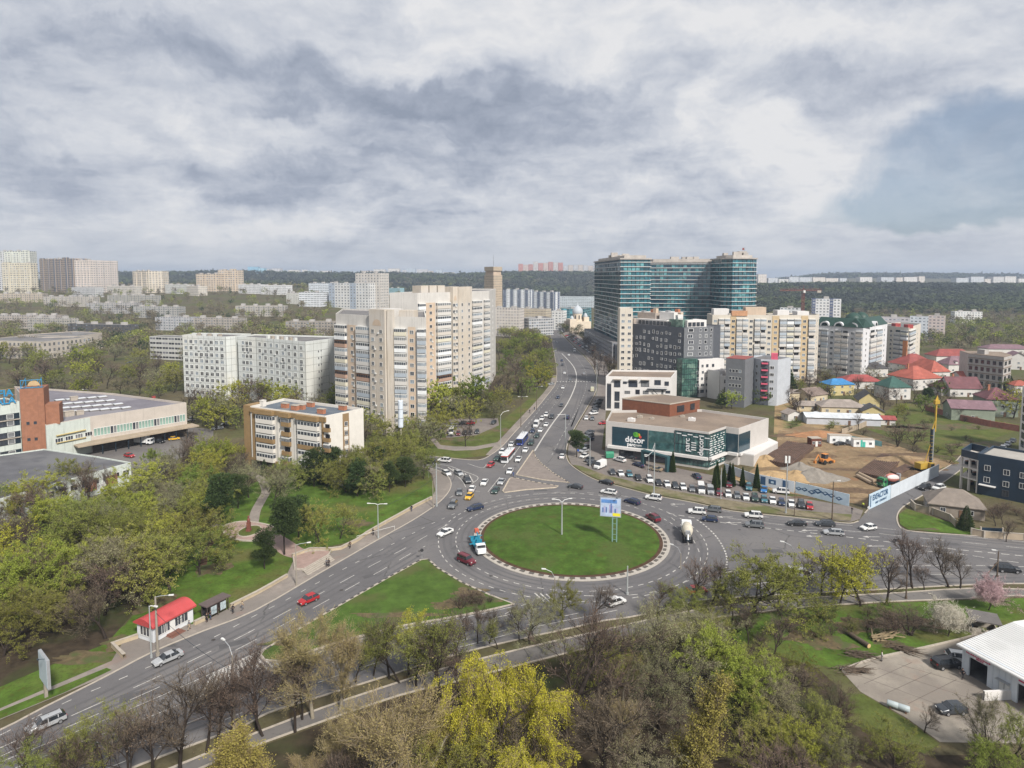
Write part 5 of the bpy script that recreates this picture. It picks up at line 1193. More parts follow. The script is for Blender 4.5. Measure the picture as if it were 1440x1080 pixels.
# --- pitched houses
def house(name,label,corner_base,w_,d_,hw,hr_,yaw,wall,roofm,kind='hip',win=(2,1),door=True,eave=.5,cat='house',rot_ridge=False,chim=0,dorm=None):
 "corner_base = pixel of the middle of the front wall foot; yaw turns the front (0 = facing the camera)"
 p=P(*corner_base);rt=empty(name,(p.x,p.y,0),yaw,label,cat)
 mb=MB();mb.box((0,d_/2,0),(w_,d_,hw),0)
 if kind=='gable':
  for s_ in(-1,1):q=[(s_*w_/2,0,hw),(s_*w_/2,d_,hw),(s_*w_/2,d_/2,hw+hr_-.1)];mb.poly(q if s_>0 else q[::-1])
 if kind=='front':q=[(-w_/2,0,hw),(w_/2,0,hw),(0,0,hw+hr_-.1)];mb.poly(q);mb.poly([(x,d_,z)for x,y,z in q[::-1]])
 mb.build('wall',wall,rt)
 mb=MB();X,Y0,Y1=w_/2+eave,-eave,d_+eave;z=hw-.05;T=hw+hr_;yc=d_/2;t=.18
 if kind=='hip':
  k_=min(X,(Y1-Y0)/2)*.95 if X>(Y1-Y0)/2 else X*.95
  if X>=(Y1-Y0)/2:A,B_=(-X+k_,yc,T),(X-k_,yc,T)
  else:A,B_=(0,Y0+k_,T),(0,Y1-k_,T)
  c=[(-X,Y0,z),(X,Y0,z),(X,Y1,z),(-X,Y1,z)]
  if X>=(Y1-Y0)/2:fs=[(c[0],c[1],B_,A),(c[1],c[2],B_),(c[2],c[3],A,B_),(c[3],c[0],A)]
  else:fs=[(c[0],c[1],A),(c[1],c[2],B_,A),(c[2],c[3],B_),(c[3],c[0],A,B_)]
  for f in fs:mb.poly(f,0,[(q[0],q[1])for q in f])
  mb.poly([(q[0],q[1],q[2]-t)for q in c[::-1]])
  for i in range(4):a_,b_=c[i],c[(i+1)%4];mb.poly([(a_[0],a_[1],z-t),(b_[0],b_[1],z-t),b_,a_])
 elif kind=='gable':
  for s_ in(1,-1):
   e_=Y0 if s_>0 else Y1;a_,b_,c_,d2=(-X,e_,z),(X,e_,z),(X,yc,T),(-X,yc,T);f=[a_,b_,c_,d2];mb.poly(f if s_>0 else f[::-1]);f2=[(q[0],q[1],q[2]-t)for q in f];mb.poly(f2[::-1]if s_>0 else f2)
   for u_,v_ in((a_,b_),(b_,c_),(d2,a_)):mb.poly([(u_[0],u_[1],u_[2]-t),(v_[0],v_[1],v_[2]-t),v_,u_])
 elif kind=='front':
  for s_ in(1,-1):
   f=[(s_*X,Y0,z),(s_*X,Y1,z),(0,Y1,T),(0,Y0,T)];mb.poly(f if s_>0 else f[::-1]);f2=[(q[0],q[1],q[2]-t)for q in f];mb.poly(f2[::-1]if s_>0 else f2)
   for i in range(4):u_,v_=f[i],f[(i+1)%4];mb.poly([(u_[0],u_[1],u_[2]-t),(v_[0],v_[1],v_[2]-t),v_,u_])
 else:
  mb.prism([(-X,Y0),(X,Y0),(X,Y1),(-X,Y1)],hw,hw+.2,0)
 rf=mb.build('roof',roofm,rt)
 for c in range(chim):
  m2=MB();m2.box((-w_*.2+c*w_*.35,yc+.8,hw+hr_*.4),(.8,.6,hr_*.8),0);m2.box((-w_*.2+c*w_*.35,yc+.8,hw+hr_*1.2),(1.0,.8,.15),0);m2.build('chimney',brk,rf)
 if dorm:
  for xd in dorm:m2=MB();m2.box((xd,Y0+1.6,hw+.5),(1.6,2.0,1.3),0);m2.build('dormer',wall,rf);m2=MB();m2.poly([(xd-1,Y0+.4,hw+1.8),(xd+1,Y0+.4,hw+1.8),(xd,Y0+.4,hw+2.6)]);m2.poly([(xd-1,Y0+.4,hw+1.8),(xd,Y0+.4,hw+2.6),(xd,Y0+3.2,hw+2.6),(xd-1,Y0+3.2,hw+1.8)]);m2.poly([(xd+1,Y0+.4,hw+1.8),(xd+1,Y0+3.2,hw+1.8),(xd,Y0+3.2,hw+2.6),(xd,Y0+.4,hw+2.6)]);m2.build('dormer_roof',roofm,rf)
 r=random.Random(int(corner_base[0]));ws=wins('w1');nf=max(1,int(hw/3))
 for fl in range(nf):
  z=1.7+fl*3.0
  if z>hw-.6:break
  for c in range(win[0]):o=link(r.choice(ws),'window',rt,(-w_/2+w_*(c+.5)/win[0],-.02,z),0,(1.3,1,1.3))
  for c in range(win[1]):
   for s_ in(-1,1):o=link(r.choice(ws),'window',rt,(s_*(w_/2+.02),d_*(c+.5)/win[1],z),s_*math.pi/2,(1.2,1,1.3))
 if door:m2=MB();m2.box((w_*.08,-.06,0),(1.0,.1,2.1),0);m2.build('door',frame_b,rt)
 return rt
def tile(nm,c):return mat(nm,c,.8,.16,.6,big=(.25,[x*1.3 for x in c],.48,.65),bump=.3,bscale=3)
t_red=tile('red_tin_roof',(.25,.060,.055));t_or=tile('orange_tile',(.30,.085,.06));t_rd2=tile('dark_red_tile',(.22,.058,.05));t_bl=tile('blue_tin_roof',(.04,.17,.36));t_gn=tile('green_tin_roof',(.035,.085,.07))
t_mar=tile('maroon_tile',(.13,.055,.06));t_pur=tile('purple_tin_roof',(.17,.105,.12));t_br=tile('brown_slate',(.17,.13,.11));t_gr=tile('grey_slate',(.24,.205,.18));t_dk=tile('charcoal_roof',(.06,.058,.06));t_wh=tile('pale_tin_roof',(.46,.48,.50))
w_cr=mat('cream_house_render',(.50,.43,.30),.9,.1,.4,streak=.2);w_wh=mat('white_house_render',(.55,.53,.50),.9,.08,.4,streak=.15);w_gn=mat('sage_render',(.20,.23,.18),.9,.12,.4);w_ye=mat('straw_render',(.48,.40,.20),.9,.1,.4)
H_=[('big house with a large orange-red hip roof and chimney in the middle of the villas',(1304,548),20,18,6.5,6,.25,w_wh,t_or,'hip',(4,3),1),('house with a long dark red hip roof behind the orange-red one',(1298,526),22,18,6,6.5,.2,w_wh,t_rd2,'hip',(4,3),1),('house with a steep red-orange roof wing directly behind the big hip roof',(1322,540),12,22,7.5,6,.1,w_wh,t_or,'hip',(2,3),0),('small house with a bright blue tin roof and yellow walls',(1184,556),14,9,6,2.6,.15,w_ye,t_bl,'hip',(3,2),0),('white house with a flat-pitched crimson tin roof right of the blue-roofed house',(1214,547),20,12,4.5,3,-.1,w_wh,t_red,'hip',(4,2),0),('tall white house with a dark green roof in the middle of the houses',(1265,562),12,12,6.5,5,.1,w_wh,t_gn,'hip',(2,2),0),('dark-roofed white house with a small tower behind the blue roof',(1233,530),15,10,5.5,3.5,.1,w_wh,t_dk,'hip',(3,2),1),('cream house with a brown roof at the left end of the villa rows',(1152,566),13,11,4,3,.5,w_cr,t_br,'gable',(2,2),0),('flat pale roofed cream house beside the brown-roofed one',(1122,565),13,9,4.5,.3,.2,w_cr,t_gr,'flat',(2,1),0),('long grey slate-roofed house above the white shed',(1187,583),20,11,3.6,2.6,-.12,w_cr,t_gr,'hip',(4,2),0),('charcoal-roofed cottage with a straw gable behind the white shed',(1222,575),9,11,4,4,-.3,w_ye,t_dk,'front',(2,2),0),('small black-roofed cottage next to the charcoal one, nearer the camera',(1228,588),9,8,3,2.6,-.3,w_ye,t_dk,'front',(2,1),0),('small shed with a red tin roof right of the white shed',(1247,598),7,5,2.6,1.2,-.2,w_wh,t_red,'gable',(1,1),0),('little grey blockhouse at the edge of the building site',(1118,592),7,5,3.2,1.6,.2,w_wh,t_gr,'front',(1,1),0),('olive tarpaulin-roofed hut between the brown and slate roofs',(1143,578),14,6,2.6,1.8,-.1,w_cr,t_gr,'hip',(3,1),0),('white house with maroon gabled roofs and a front gable, right of centre',(1358,558),16,12,4.5,5.5,-.1,w_wh,t_mar,'gable',(4,2),1),('maroon-roofed wing of a white house left of the front gable house',(1338,556),12,10,4,4.5,.1,w_wh,t_mar,'hip',(2,2),0),('sage green house with a purple tin lean roof above the brick wall',(1368,592),17,10,5.5,3,-.25,w_gn,t_pur,'gable',(1,1),0),('sage green tall house with a purple-maroon hip roof at the right',(1409,586),13,13,8,4.5,-.2,w_gn,t_mar,'hip',(3,2),1),('house with an orange flat-pitched roof behind the maroon gable',(1372,542),16,12,5,2.5,-.2,w_wh,t_or,'gable',(3,2),0),('long house with a brown roof behind the red hips',(1345,511),30,14,5.5,4.5,0,w_wh,t_rd2,'hip',(4,2),0),('purple-roofed house with small dormers left of the concrete shell',(1353,524),19,12,5.5,5,.05,w_wh,t_pur,'hip',(3,2),0),('white gabled house right of the concrete shell',(1432,520),16,14,7,5,-.4,w_wh,t_pur,'front',(3,2),0),('far long house with a pink-grey roof at the right edge',(1420,500),34,14,5.5,3,-.1,w_wh,t_pur,'hip',(4,2),0),('small house with an orange roof cut by the right edge',(1440,552),10,9,4,2.2,-.1,w_wh,t_or,'hip',(2,1),0),('dark low roof among the bare trees below the green-domed building',(1198,520),18,10,4,3,.1,w_cr,t_dk,'hip',(3,1),0)]
for(lb,cb,w_,d_,hw,hr_,yaw,wl,rf_,kd,wn,chn)in H_:
 house('villa' if w_>11 else 'cottage',lb,cb,w_,d_,hw,hr_,yaw,wl,rf_,kd,wn,chim=chn,dorm=((-4,4)if 'dormers' in lb else None))
house('shed','long white tin-roofed shed bordering the building site',(1186,598),30,9,3.2,1.3,-.16,mat('pale_grey_sheet',(.42,.43,.46),.8,.1,.3),t_wh,'gable',(0,0),cat='shed')
b=Bld('concrete_shell','unfinished four storey concrete shell with empty window holes among the villas','building',[(1362,497),(1412,502),(1423,499)],19,16,mat('raw_concrete',(.36,.34,.32),.9,.12,.4),grav_roof,parapet=0)
for i_ in(0,1):
 L=b.frame(i_)[2]
 for k in range(4):
  b.block('floor_slab',i_,L/2,-.12,4.0+k*4.2,L,.3,.4,grav_roof)
  n_=6 if i_==0 else 2
  for c in range(n_):b.put(wins('d0')[3],'window',i_,L*(c+.5)/n_,2.4+k*4.2,L/n_*.55,2.2,1,.02)
b.block('lift_house',0,5,5,b.H-.3,4,4,3,MATS['raw_concrete']);b.done()
house('house','old plastered house with a taupe hip roof in front of the navy building',(1345,728),12.5,9,3.2,3.4,-.42,mat('taupe_plaster',(.24,.205,.17),.9,.15,.5,streak=.4),tile('taupe_roof',(.19,.16,.135)),'hip',(2,1))
# --- car wash hall
RW=mat('white_sheet_wall',(.56,.60,.64),.7,.06,.4,streak=.2)
p0,p1=P(1354,946),P(1434,989)
hwash=4.7
A=P(1354,905.5,hwash);B_=P(1434,948,hwash);A.z=B_.z=0
e2=(B_-A).normalized();ang=math.atan2(e2.y,e2.x);cwr=empty('car_wash_hall',(A.x,A.y,0),ang,'white car wash hall with ribbed roof, red and white sign and an open dark bay','car wash')
L=(B_-A).length+14
mb=MB();D_=26.0
xs0,xs1=1.15,4.0
mb.box((xs0/2,.15,0),(xs0,.3,hwash),0);mb.box(((xs1+8.4)/2,.15,0),(8.4-xs1,.3,hwash),0);mb.box(((xs0+xs1)/2,.15,3.2),(xs1-xs0,.3,hwash-3.2),0)
mb.box((10.2,.15,3.2),(3.6,.3,hwash-3.2),0);mb.box((12+(L-12)/2,.15,0),(L-12,.3,hwash),0)
mb.box((.15,D_/2+.15,0),(.3,D_-.3,hwash),0);mb.box((L/2,D_,0),(L,.3,hwash),0);mb.box((L-.15,D_/2+.1,0),(.3,D_-.8,hwash),0)
for k in range(int(L/.9)):
 x=.3+k*.9
 if not(xs0-.1<x<xs1+.1 or 8.3<x<12.1):mb.box((x,-.03,0),(.08,.06,hwash-.3),0)
mb.build('wall',RW,cwr)
mb=MB();rz_h=1.1
mb.poly([(-.5,-.8,hwash-.1),(L+.5,-.8,hwash-.1),(L+.5,D_/2,hwash+rz_h),(-.5,D_/2,hwash+rz_h)]);mb.poly([(-.5,D_/2,hwash+rz_h),(L+.5,D_/2,hwash+rz_h),(L+.5,D_+.8,hwash-.1),(-.5,D_+.8,hwash-.1)])
mb.poly([(-.5,-.8,hwash-.35),(-.5,D_/2,hwash+rz_h-.25),(L+.5,D_/2,hwash+rz_h-.25),(L+.5,-.8,hwash-.35)]);mb.box((L/2,-.82,hwash-.35),(L+1,.05,.26),0)
mb.poly([(-.5,-.8,hwash-.35),(-.5,-.8,hwash-.1),(-.5,D_/2,hwash+rz_h),(-.5,D_+.8,hwash-.1),(-.5,D_+.8,hwash-.35)])
for k in range(24):y0=-.7+k*(D_/2+.6)/24;mb.box((L/2,y0,hwash-.1+(y0+.8)/(D_/2+.8)*(rz_h+.1)),(L+.9,.09,.07),0)
mb.build('roof',mat('white_sheet_roof',(.62,.62,.61),.6,.06,.3,big=(.15,(.54,.54,.53),.45,.6)),cwr)
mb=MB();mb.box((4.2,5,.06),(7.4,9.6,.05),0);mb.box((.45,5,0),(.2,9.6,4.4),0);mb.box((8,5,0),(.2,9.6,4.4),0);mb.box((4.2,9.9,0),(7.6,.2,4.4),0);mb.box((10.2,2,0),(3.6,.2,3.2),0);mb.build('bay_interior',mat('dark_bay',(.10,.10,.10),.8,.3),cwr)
mb=MB();mb.box(((xs0+xs1)/2,-.12,3.72),(3.7,.12,.62),0);sg_=mb.build('sign',mat('sign_crimson',(.50,.04,.12),.5,.05),cwr)
wt=mat('sign_white',(.75,.75,.75),.5,0)
put_text(text_mesh('AUTOSPALARE',.50,wt,.02,.01),sg_,((xs0+xs1)/2,-.2,4.03),0)
mb=MB();mb.box(((xs0+xs1)/2+.3,-.1,3.32),(1.9,.1,.36),0);s2=mb.build('sign',wt,cwr);put_text(text_mesh('SERVICE',.32,MATS['sign_crimson'],.02,.01),s2,((xs0+xs1)/2+.3,-.17,3.5),0)
mb=MB();mb.box((10.2,-.12,3.7),(3.2,.12,.6),0);mb.build('sign',MATS['sign_crimson'],cwr)
mb=MB();mb.box((6.6,-.05,0),(1.5,.08,2.0),0);mb.box((6.6,-.1,0),(.04,.06,2.0),1);mb.build('door',[frame_w,dk],cwr);mb=MB();mb.box((6.5,-.4,2.4),(1.9,.7,.06),0);mb.build('awning',metal_grey,cwr)
ribbon('low_wall',PX([(1383,985),(1432,983)]),.35,1.5,WH,kind=None);tag(bpy.data.objects['low_wall'],'short white wall in front of the car wash doors','wall')
p=P(1382,888);sh=empty('guard_shelter',(p.x,p.y,0),-.45,'small dark shelter with flat grey roof and half walls beside the white blossom tree','shelter')
for(x,y,sx_,sy_,nm,zz_)in((-1.9,0,.15,3.6,'side_wall',1.2),(0,1.75,3.9,.15,'back_wall',1.2),(1.9,.4,.15,2.6,'side_wall',1.2),(-1.2,-1.75,1.3,.15,'front_wall',1.2),(1.3,-1.75,1.1,.15,'front_wall',1.2)):
 mb=MB();mb.box((x,y,0),(sx_,sy_,zz_),0);mb.build(nm,kerb_m,sh)
for x in(-1.85,1.85):
 for y in(-1.7,1.7):mb=MB();mb.box((x,y,0),(.16,.16,2.6),0);mb.build('post',dk,sh)
mb=MB();mb.box((0,0,2.6),(4.8,4.4,.22),0);mb.build('roof',mat('grey_felt',(.13,.12,.115),.9,.2),sh)
# --- red-roofed kiosk, bus shelter and street furniture of the left pavement
kA,kB=P(216,905),P(272,874);e3=(kB-kA);kl=e3.length;kang=math.atan2(e3.y,e3.x)
kk=empty('kiosk',(kA.x,kA.y,0),kang,'white kiosk with a curved red roof on the left pavement','kiosk');kd=4.2;KW=mat('kiosk_white',(.60,.62,.64),.7,.05,.6)
mb=MB();mb.box((kl/2,kd/2,0),(kl,kd,3.0),0);mb.build('wall',KW,kk)
mb=MB();N=10
prof=[(-.5+(kd+1.0)*k/N,2.95+1.15*math.sin(math.pi*(k+.6)/(N+1.2)))for k in range(N+1)]
for(y0,z0),(y1,z1)in zip(prof[:-1],prof[1:]):
 mb.poly([(-.4,y0,z0),(kl+.4,y0,z0),(kl+.4,y1,z1),(-.4,y1,z1)]);mb.poly([(-.4,y1,z1-.12),(kl+.4,y1,z1-.12),(kl+.4,y0,z0-.12),(-.4,y0,z0-.12)])
for x_ in(-.4,kl+.4):f=[(x_,y,z)for y,z in prof]+[(x_,y,2.9)for y,z in prof[::-1]];mb.poly(f if x_>0 else f[::-1])
mb.poly([(-.4,prof[0][0],2.85),(kl+.4,prof[0][0],2.85),(kl+.4,prof[0][0],prof[0][1]),(-.4,prof[0][0],prof[0][1])])
mb.build('roof',mat('kiosk_red_roof',(.42,.065,.065),.55,.1,.4),kk)
for x,w_ in((.20*kl,1.7),(.33*kl,1.3),(.60*kl,1.6),(.76*kl,1.6)):link(wins('w1')[0],'window',kk,(x,-.02,1.75),0,(w_,1,1.8))
link(wins('w2')[0],'window',kk,(-.02,kd/2,1.8),-math.pi/2,(2.6,1,1.8))
mb=MB();mb.box((.46*kl,-.06,.2),(1.1,.1,2.3),0);mb.build('door',frame_w,kk);mb=MB();mb.box((.46*kl,-.9,0),(2.8,1.7,.18),0);mb.box((.46*kl,-.6,.18),(2.4,1.1,.18),0);mb.build('steps',mat('brown_tile',(.16,.075,.055),.8,.15),kk)
mb=MB();mb.path([(.5*kl,-.1,2.7),(.5*kl,-1.2,2.6),(.6*kl,-1.2,2.6)],.04,4);mb.build('awning_rail',dk,kk)
sA,sB=P(292,873),P(321,858);sang=math.atan2((sB-sA).y,(sB-sA).x);sl=(sB-sA).length
bs_=empty('bus_shelter',(sA.x,sA.y,.1),sang,'dark brown bus shelter with poster panels right of the red-roofed kiosk','bus shelter');br_=mat('shelter_brown',(.06,.045,.04),.6,.2)
for x in(0,sl*.5,sl):
 mb=MB();mb.box((x,0,0),(.14,.14,2.6),0);mb.box((x,1.6,0),(.14,.14,2.6),0);mb.build('post',br_,bs_)
mb=MB();mb.box((sl/2,.8,2.6),(sl+.8,2.4,.22),0);mb.build('roof',mat('shelter_roof',(.11,.085,.08),.7,.2),bs_)
mb=MB();mb.box((sl/2,1.62,.3),(sl-.3,.05,2.1),0);mb.build('rear_glass',gl[2],bs_)
for x in(sl*.3,sl*.75):mb=MB();mb.box((x,.02,.5),(sl*.33,.1,1.8),0);mb.box((x,-.05,.65),(sl*.27,.03,1.5),1);mb.build('poster_panel',[br_,mat('poster_blue_grey',(.32,.38,.40),.5,.6,1.2)],bs_)
mb=MB();mb.box((sl/2,1.2,.45),(sl*.8,.4,.06),0);mb.box((sl*.2,1.2,0),(.08,.3,.45),0);mb.box((sl*.8,1.2,0),(.08,.3,.45),0);mb.build('bench',frame_b,bs_)
def wall_thing(name,label,cat,px,wd,hh,m,cap=None,posts=0):
 q=[Vector(p)for p in PX(px)];c=q[0];rt=empty(name,(c.x,c.y,0),0,label,cat)
 q2=[(p.x-c.x,p.y-c.y)for p in q];ribbon('wall_panel',q2,wd,hh,m,kind=None,parent=rt)
 if cap:ribbon('coping',q2,wd+.14,hh+.12,cap,kind=None,parent=rt,z0=hh)
 if posts:
  for a_,b_ in zip(q2[:-1],q2[1:]):
   A_,B2=Vector(a_),Vector(b_);n=max(1,int((B2-A_).length/posts))
   for k in range(n):pp=A_+(B2-A_)*k/n;mb=MB();mb.box((pp.x,pp.y,0),(wd+.16,wd+.16,hh+.15),0,math.atan2((B2-A_).y,(B2-A_).x));mb.build('post',cap or m,rt)
 return rt
lw=mat('limestone_wall',(.40,.33,.23),.9,.15,.6)
wall_thing('low_wall','low limestone wall along the pavement below the lawn, upper part near the tall lamp','wall',[(607,702),(585,713),(540,738),(516,752),(502,762),(480,773),(466,775),(436,775),(411,784)],.4,.75,lw,kerb_m)
wall_thing('low_wall','low limestone wall from the steps down to the bus shelter','wall',[(404,812),(380,826),(362,836),(324,855)],.4,.7,lw,kerb_m)
wall_thing('low_wall','short limestone wall between the kiosk and the bus shelter','wall',[(273,880),(288,873)],.4,.8,lw,kerb_m)
wall_thing('low_wall','pale L-shaped wall enclosing the paving left of the kiosk','wall',[(194,898),(158,910),(175,927)],.4,.8,lw,kerb_m)
mb=MB();mb.path([(0,0,.0),(0,0,1.1),(8,6.5,1.1),(8,6.5,0)],.04,4);o=mb.build('railing',frame_w,None,tuple(P(502,760)));tag(o,'thin white railing by the lawn near the middle lamp','railing')
p=P(350,748);st=empty('statue',(p.x,p.y,.25),0,'reddish stone statue on the grass bed of the little park plaza','statue');rs=mat('red_granite',(.17,.06,.045),.6,.2,2)
mb=MB();mb.box((0,0,0),(1.1,1.1,.5),0);mb.box((0,0,.5),(.8,.8,1.8),0);mb.build('base_block',rs,st)
mb=MB();mb.lathe([(.28,2.3),(.42,2.7),(.38,3.1),(.16,3.3),(.14,3.4),(.24,3.55),(.25,3.75),(.12,3.95),(0,4.0)],(0,0,0),12);mb.build('bust',rs,st,smooth=True)
# --- building site: walls with printed banners, piles, steel, cabins, machines
blue_pr=mat('banner_navy',(.035,.085,.17),.6,.2,.8);ban=mat('banner_pale_blue',(.42,.52,.60),.6,.12,.5);bang=mat('banner_grey',(.50,.54,.58),.7,.08,.3)
def banner_wall(name,label,A,B_,hh,n,art,gr=bang):
 a_,b_=P(*A),P(*B_);d=b_-a_;L=d.length;rz=math.atan2(d.y,d.x);rt=empty(name,tuple(a_),rz,label,'site fence')
 for k in range(n):
  mb=MB();mb.box((L*(k+.5)/n,0,0),(L/n-.06,.18,hh),0);mb.build('fence_panel',gr,rt)
  mb=MB();mb.box((L*k/n,.12,0),(.12,.12,hh+.2),0);mb.build('post',dk,rt)
 art(rt,L,hh,n);return rt
def art_panels(rt,L,hh,n):
 r=random.Random(4)
 for k in range(n):
  x0=L*k/n
  for j in range(2 if k<n-1 else 1):
   cx=x0+L/n*(.28+.45*j);cz=hh*r.uniform(.4,.65);s=r.uniform(.7,1.1);mb=MB()
   mb.poly([(cx-s*1.4,-.1,cz),(cx,-.1,cz-s*.8),(cx+s*1.4,-.1,cz+s*.1),(cx+.1,-.1,cz+s*.8)]);mb.poly([(cx-s*.7,-.11,cz+.1),(cx,-.11,cz-s*.25),(cx+s*.6,-.11,cz+s*.1),(cx,-.11,cz+s*.4)],1)
   mb.build('printed_plan',[blue_pr,ban],rt)
banner_wall('site_fence','pale blue printed site fence with navy floor-plan drawings along the car park',(1118,693),(1194,712),3.4,4,art_panels,ban)
def art_left(rt,L,hh,n):
 mb=MB();mb.box((L*.14,-.1,.5),(L*.14,.03,hh-.9),0);mb.box((L*.40,-.1,1.2),(L*.2,.03,1.4),0);mb.box((L*.40,-.12,1.5),(L*.08,.03,.6),1);mb.box((L*.72,-.1,.3),(.8,.03,hh-.6),0);mb.box((L*.80,-.1,.3),(.7,.03,hh-.6),0);mb.build('printed_plan',[blue_pr,ban],rt)
banner_wall('site_fence','blue and white printed site fence behind the white pickup, left of the floor-plan fence',(1066,682),(1117,693),3.4,3,art_left)
banner_wall('site_fence','plain pale grey site fence behind the row of cypresses',(1018,664),(1065,682),3.0,4,lambda*a:None)
def art_word(rt,L,hh,n):
 o=link(text_mesh('EXFACTOR',1.75,blue_pr,.02,.05),'lettering',rt,(L*.5,-.13,hh*.66));o.rotation_euler=(R(90),0,0);o.scale=(L*.78/9.6,1.25,1)
 o=link(text_mesh('GRUP  CONSTRUCT',.8,blue_pr,.02,.02),'lettering',rt,(L*.54,-.13,hh*.26));o.rotation_euler=(R(90),0,0)
 mb=MB();mb.box((L*.06,-.11,.5),(.5,.03,hh-1),0);mb.lathe([(.5,0),(.45,.03),(0,.04)],(L*.06,-.11,hh-.8),10,0,'y');mb.build('printed_figure',blue_pr,rt)
banner_wall('site_fence','white site wall panel with big navy lettering at the lane corner',(1221.5,716.5),(1251.5,702),4.2,2,art_word,ban)
banner_wall('site_wall','long plain whitish site wall running up the lane behind the dark car',(1251.8,701.5),(1319.5,669),3.8,6,lambda*a:None,bang)
wall_thing('garden_wall','concrete wall between the site and the white shed','wall',[(1183,611),(1212,602),(1232,592)],.3,2.2,MATS['stained_concrete'])
wall_thing('brick_wall','long red brick garden wall behind the green field','wall',[(1302,577),(1345,590),(1392,600),(1433,607)],.3,2.6,mat('pale_red_brick',(.28,.12,.09),.9,.2,1),None,4)
wall_thing('concrete_fence','grey concrete panel fence curving round the old hip-roofed house','fence',[(1281,712),(1287,718),(1312,724),(1336,733),(1344,742)],.2,1.8,MATS['stained_concrete'],kerb_m,3)
wall_thing('concrete_fence','stained low concrete fence along the pavement right of the conifer','fence',[(1366,752),(1384,756),(1440,760),(1500,764)],.2,1.6,MATS['stained_concrete'],kerb_m,3)
p=P(1394,754);g=empty('gate',(p.x,p.y,0),-.12,'dark solid metal gate in the concrete fence below the navy building','gate');mb=MB();mb.box((0,0,.1),(4.6,.1,2.0),0);mb.build('leaf',NV,g);
for x in(-2.5,2.5):mb=MB();mb.box((x,0,0),(.3,.3,2.3),0);mb.build('post',kerb_m,g)
def heap(name,label,px,rx,ry,h,m,seed=1,cat='heap'):
 p=P(*px);mb=MB();r=random.Random(seed);N,K=28,8;ph=[r.uniform(0,6)for _ in range(4)]
 def pt(i,k):
  t=2*math.pi*i/N;f=k/K;w_=1+.18*math.sin(2*t+ph[0])+.1*math.sin(5*t+ph[1])+.05*math.sin(9*t+ph[2]);rr=(1-f)*w_
  return(rx*rr*math.cos(t),ry*rr*math.sin(t),h*(f**1.2 if f<1 else 1)*(1+.1*math.sin(3*t+k))if k else-.05)
 for k in range(K):
  for i in range(N):
   if k<K-1:mb.poly([pt(i,k),pt(i+1,k),pt(i+1,k+1),pt(i,k+1)])
   else:mb.poly([pt(i,k),pt(i+1,k),(0,0,h)])
 o=mb.build(name,m,None,(p.x,p.y,0),smooth=True);return tag(o,label,cat)
s2_m=mat('orange_sand',(.31,.215,.115),.95,.25,.5,bump=.8,bscale=2);s3_m=mat('grey_gravel',(.20,.18,.155),.95,.2,.8,bump=.8,bscale=3)
heap('sand_heap','orange sand heap left of the gravel heap on the building site',(1118,672),8,6,2.6,s2_m,2);heap('gravel_heap','grey-brown gravel heap in the middle of the site',(1146,672),9,7,3.2,s3_m,3)
heap('sand_heap','long low sand bank behind the cypresses',(1085,672),12,6,2.4,s2_m,4);heap('gravel_heap','grey gravel heap behind the orange sand',(1125,660),7,4,2.6,s3_m,5)
heap('earth_heap','reddish earth ridge at the back of the site',(1150,612),16,4,2.0,mat('red_earth',(.27,.14,.07),.95,.25,.4,bump=.8),6);heap('earth_heap','brown earth bank at the right of the site by the drilling rig',(1270,650),16,7,2.4,MATS['building_site_sand'],7)
heap('sand_heap','pale rock-strewn heap next to the shop annex',(1076,652),7,5,3.2,s2_m,8)
rb=mat('rusty_rebar',(.085,.052,.038),.8,.35,.5)
def rebar(label,px4,h,n):
 q=[P(*c)for c in px4];c=q[0];rt=empty('steel_stack',tuple(c),0,label,'steel stack')
 q=[x-c for x in q];e_=(q[1]-q[0]);s_=(q[3]-q[0]);
 for k in range(n):
  a_=q[0]+s_*(k+.5)/n;mb=MB();rr=s_.length/n*.46
  for j in range(max(1,int(h/(rr*1.8)))):mb.tube(tuple(a_+Vector((0,0,rr+j*rr*1.8))),tuple(a_+e_+Vector((0,0,rr+j*rr*1.8))),rr,rr,7)
  mb.build('steel_tube',rb,rt)
rebar('dark rusty reinforcement stack, the large one behind the shop annex',[(1070,652),(1106,626),(1146,636),(1112,660)],1.8,14)
rebar('dark rusty reinforcement stack in the middle right of the site',[(1206,667),(1240,641),(1268,650),(1240,675)],1.4,12)
rebar('smaller rusty reinforcement stack behind the striped mixer truck',[(1252,664),(1272,654),(1282,658),(1264,669)],.8,6)
pm=mat('concrete_pipe',(.36,.28,.20),.9,.15)
for i,(a_,b_)in enumerate((((1205,671),(1226,682)),((1208,668),(1230,679)))):
 A_,B2=P(*a_),P(*b_);mb=MB();mb.tube((0,0,.55),tuple(B2-A_+Vector((0,0,.55))),.55,.55,12);mb.tube(tuple((B2-A_)*.98+Vector((0,0,.55))),tuple((B2-A_)*1.002+Vector((0,0,.55))),.42,.42,12)
 o=mb.build('concrete_pipe',pm,None,tuple(A_));tag(o,['near','rear'][i]+' one of two long buff pipes lying beside the reinforcement stack','pipe')
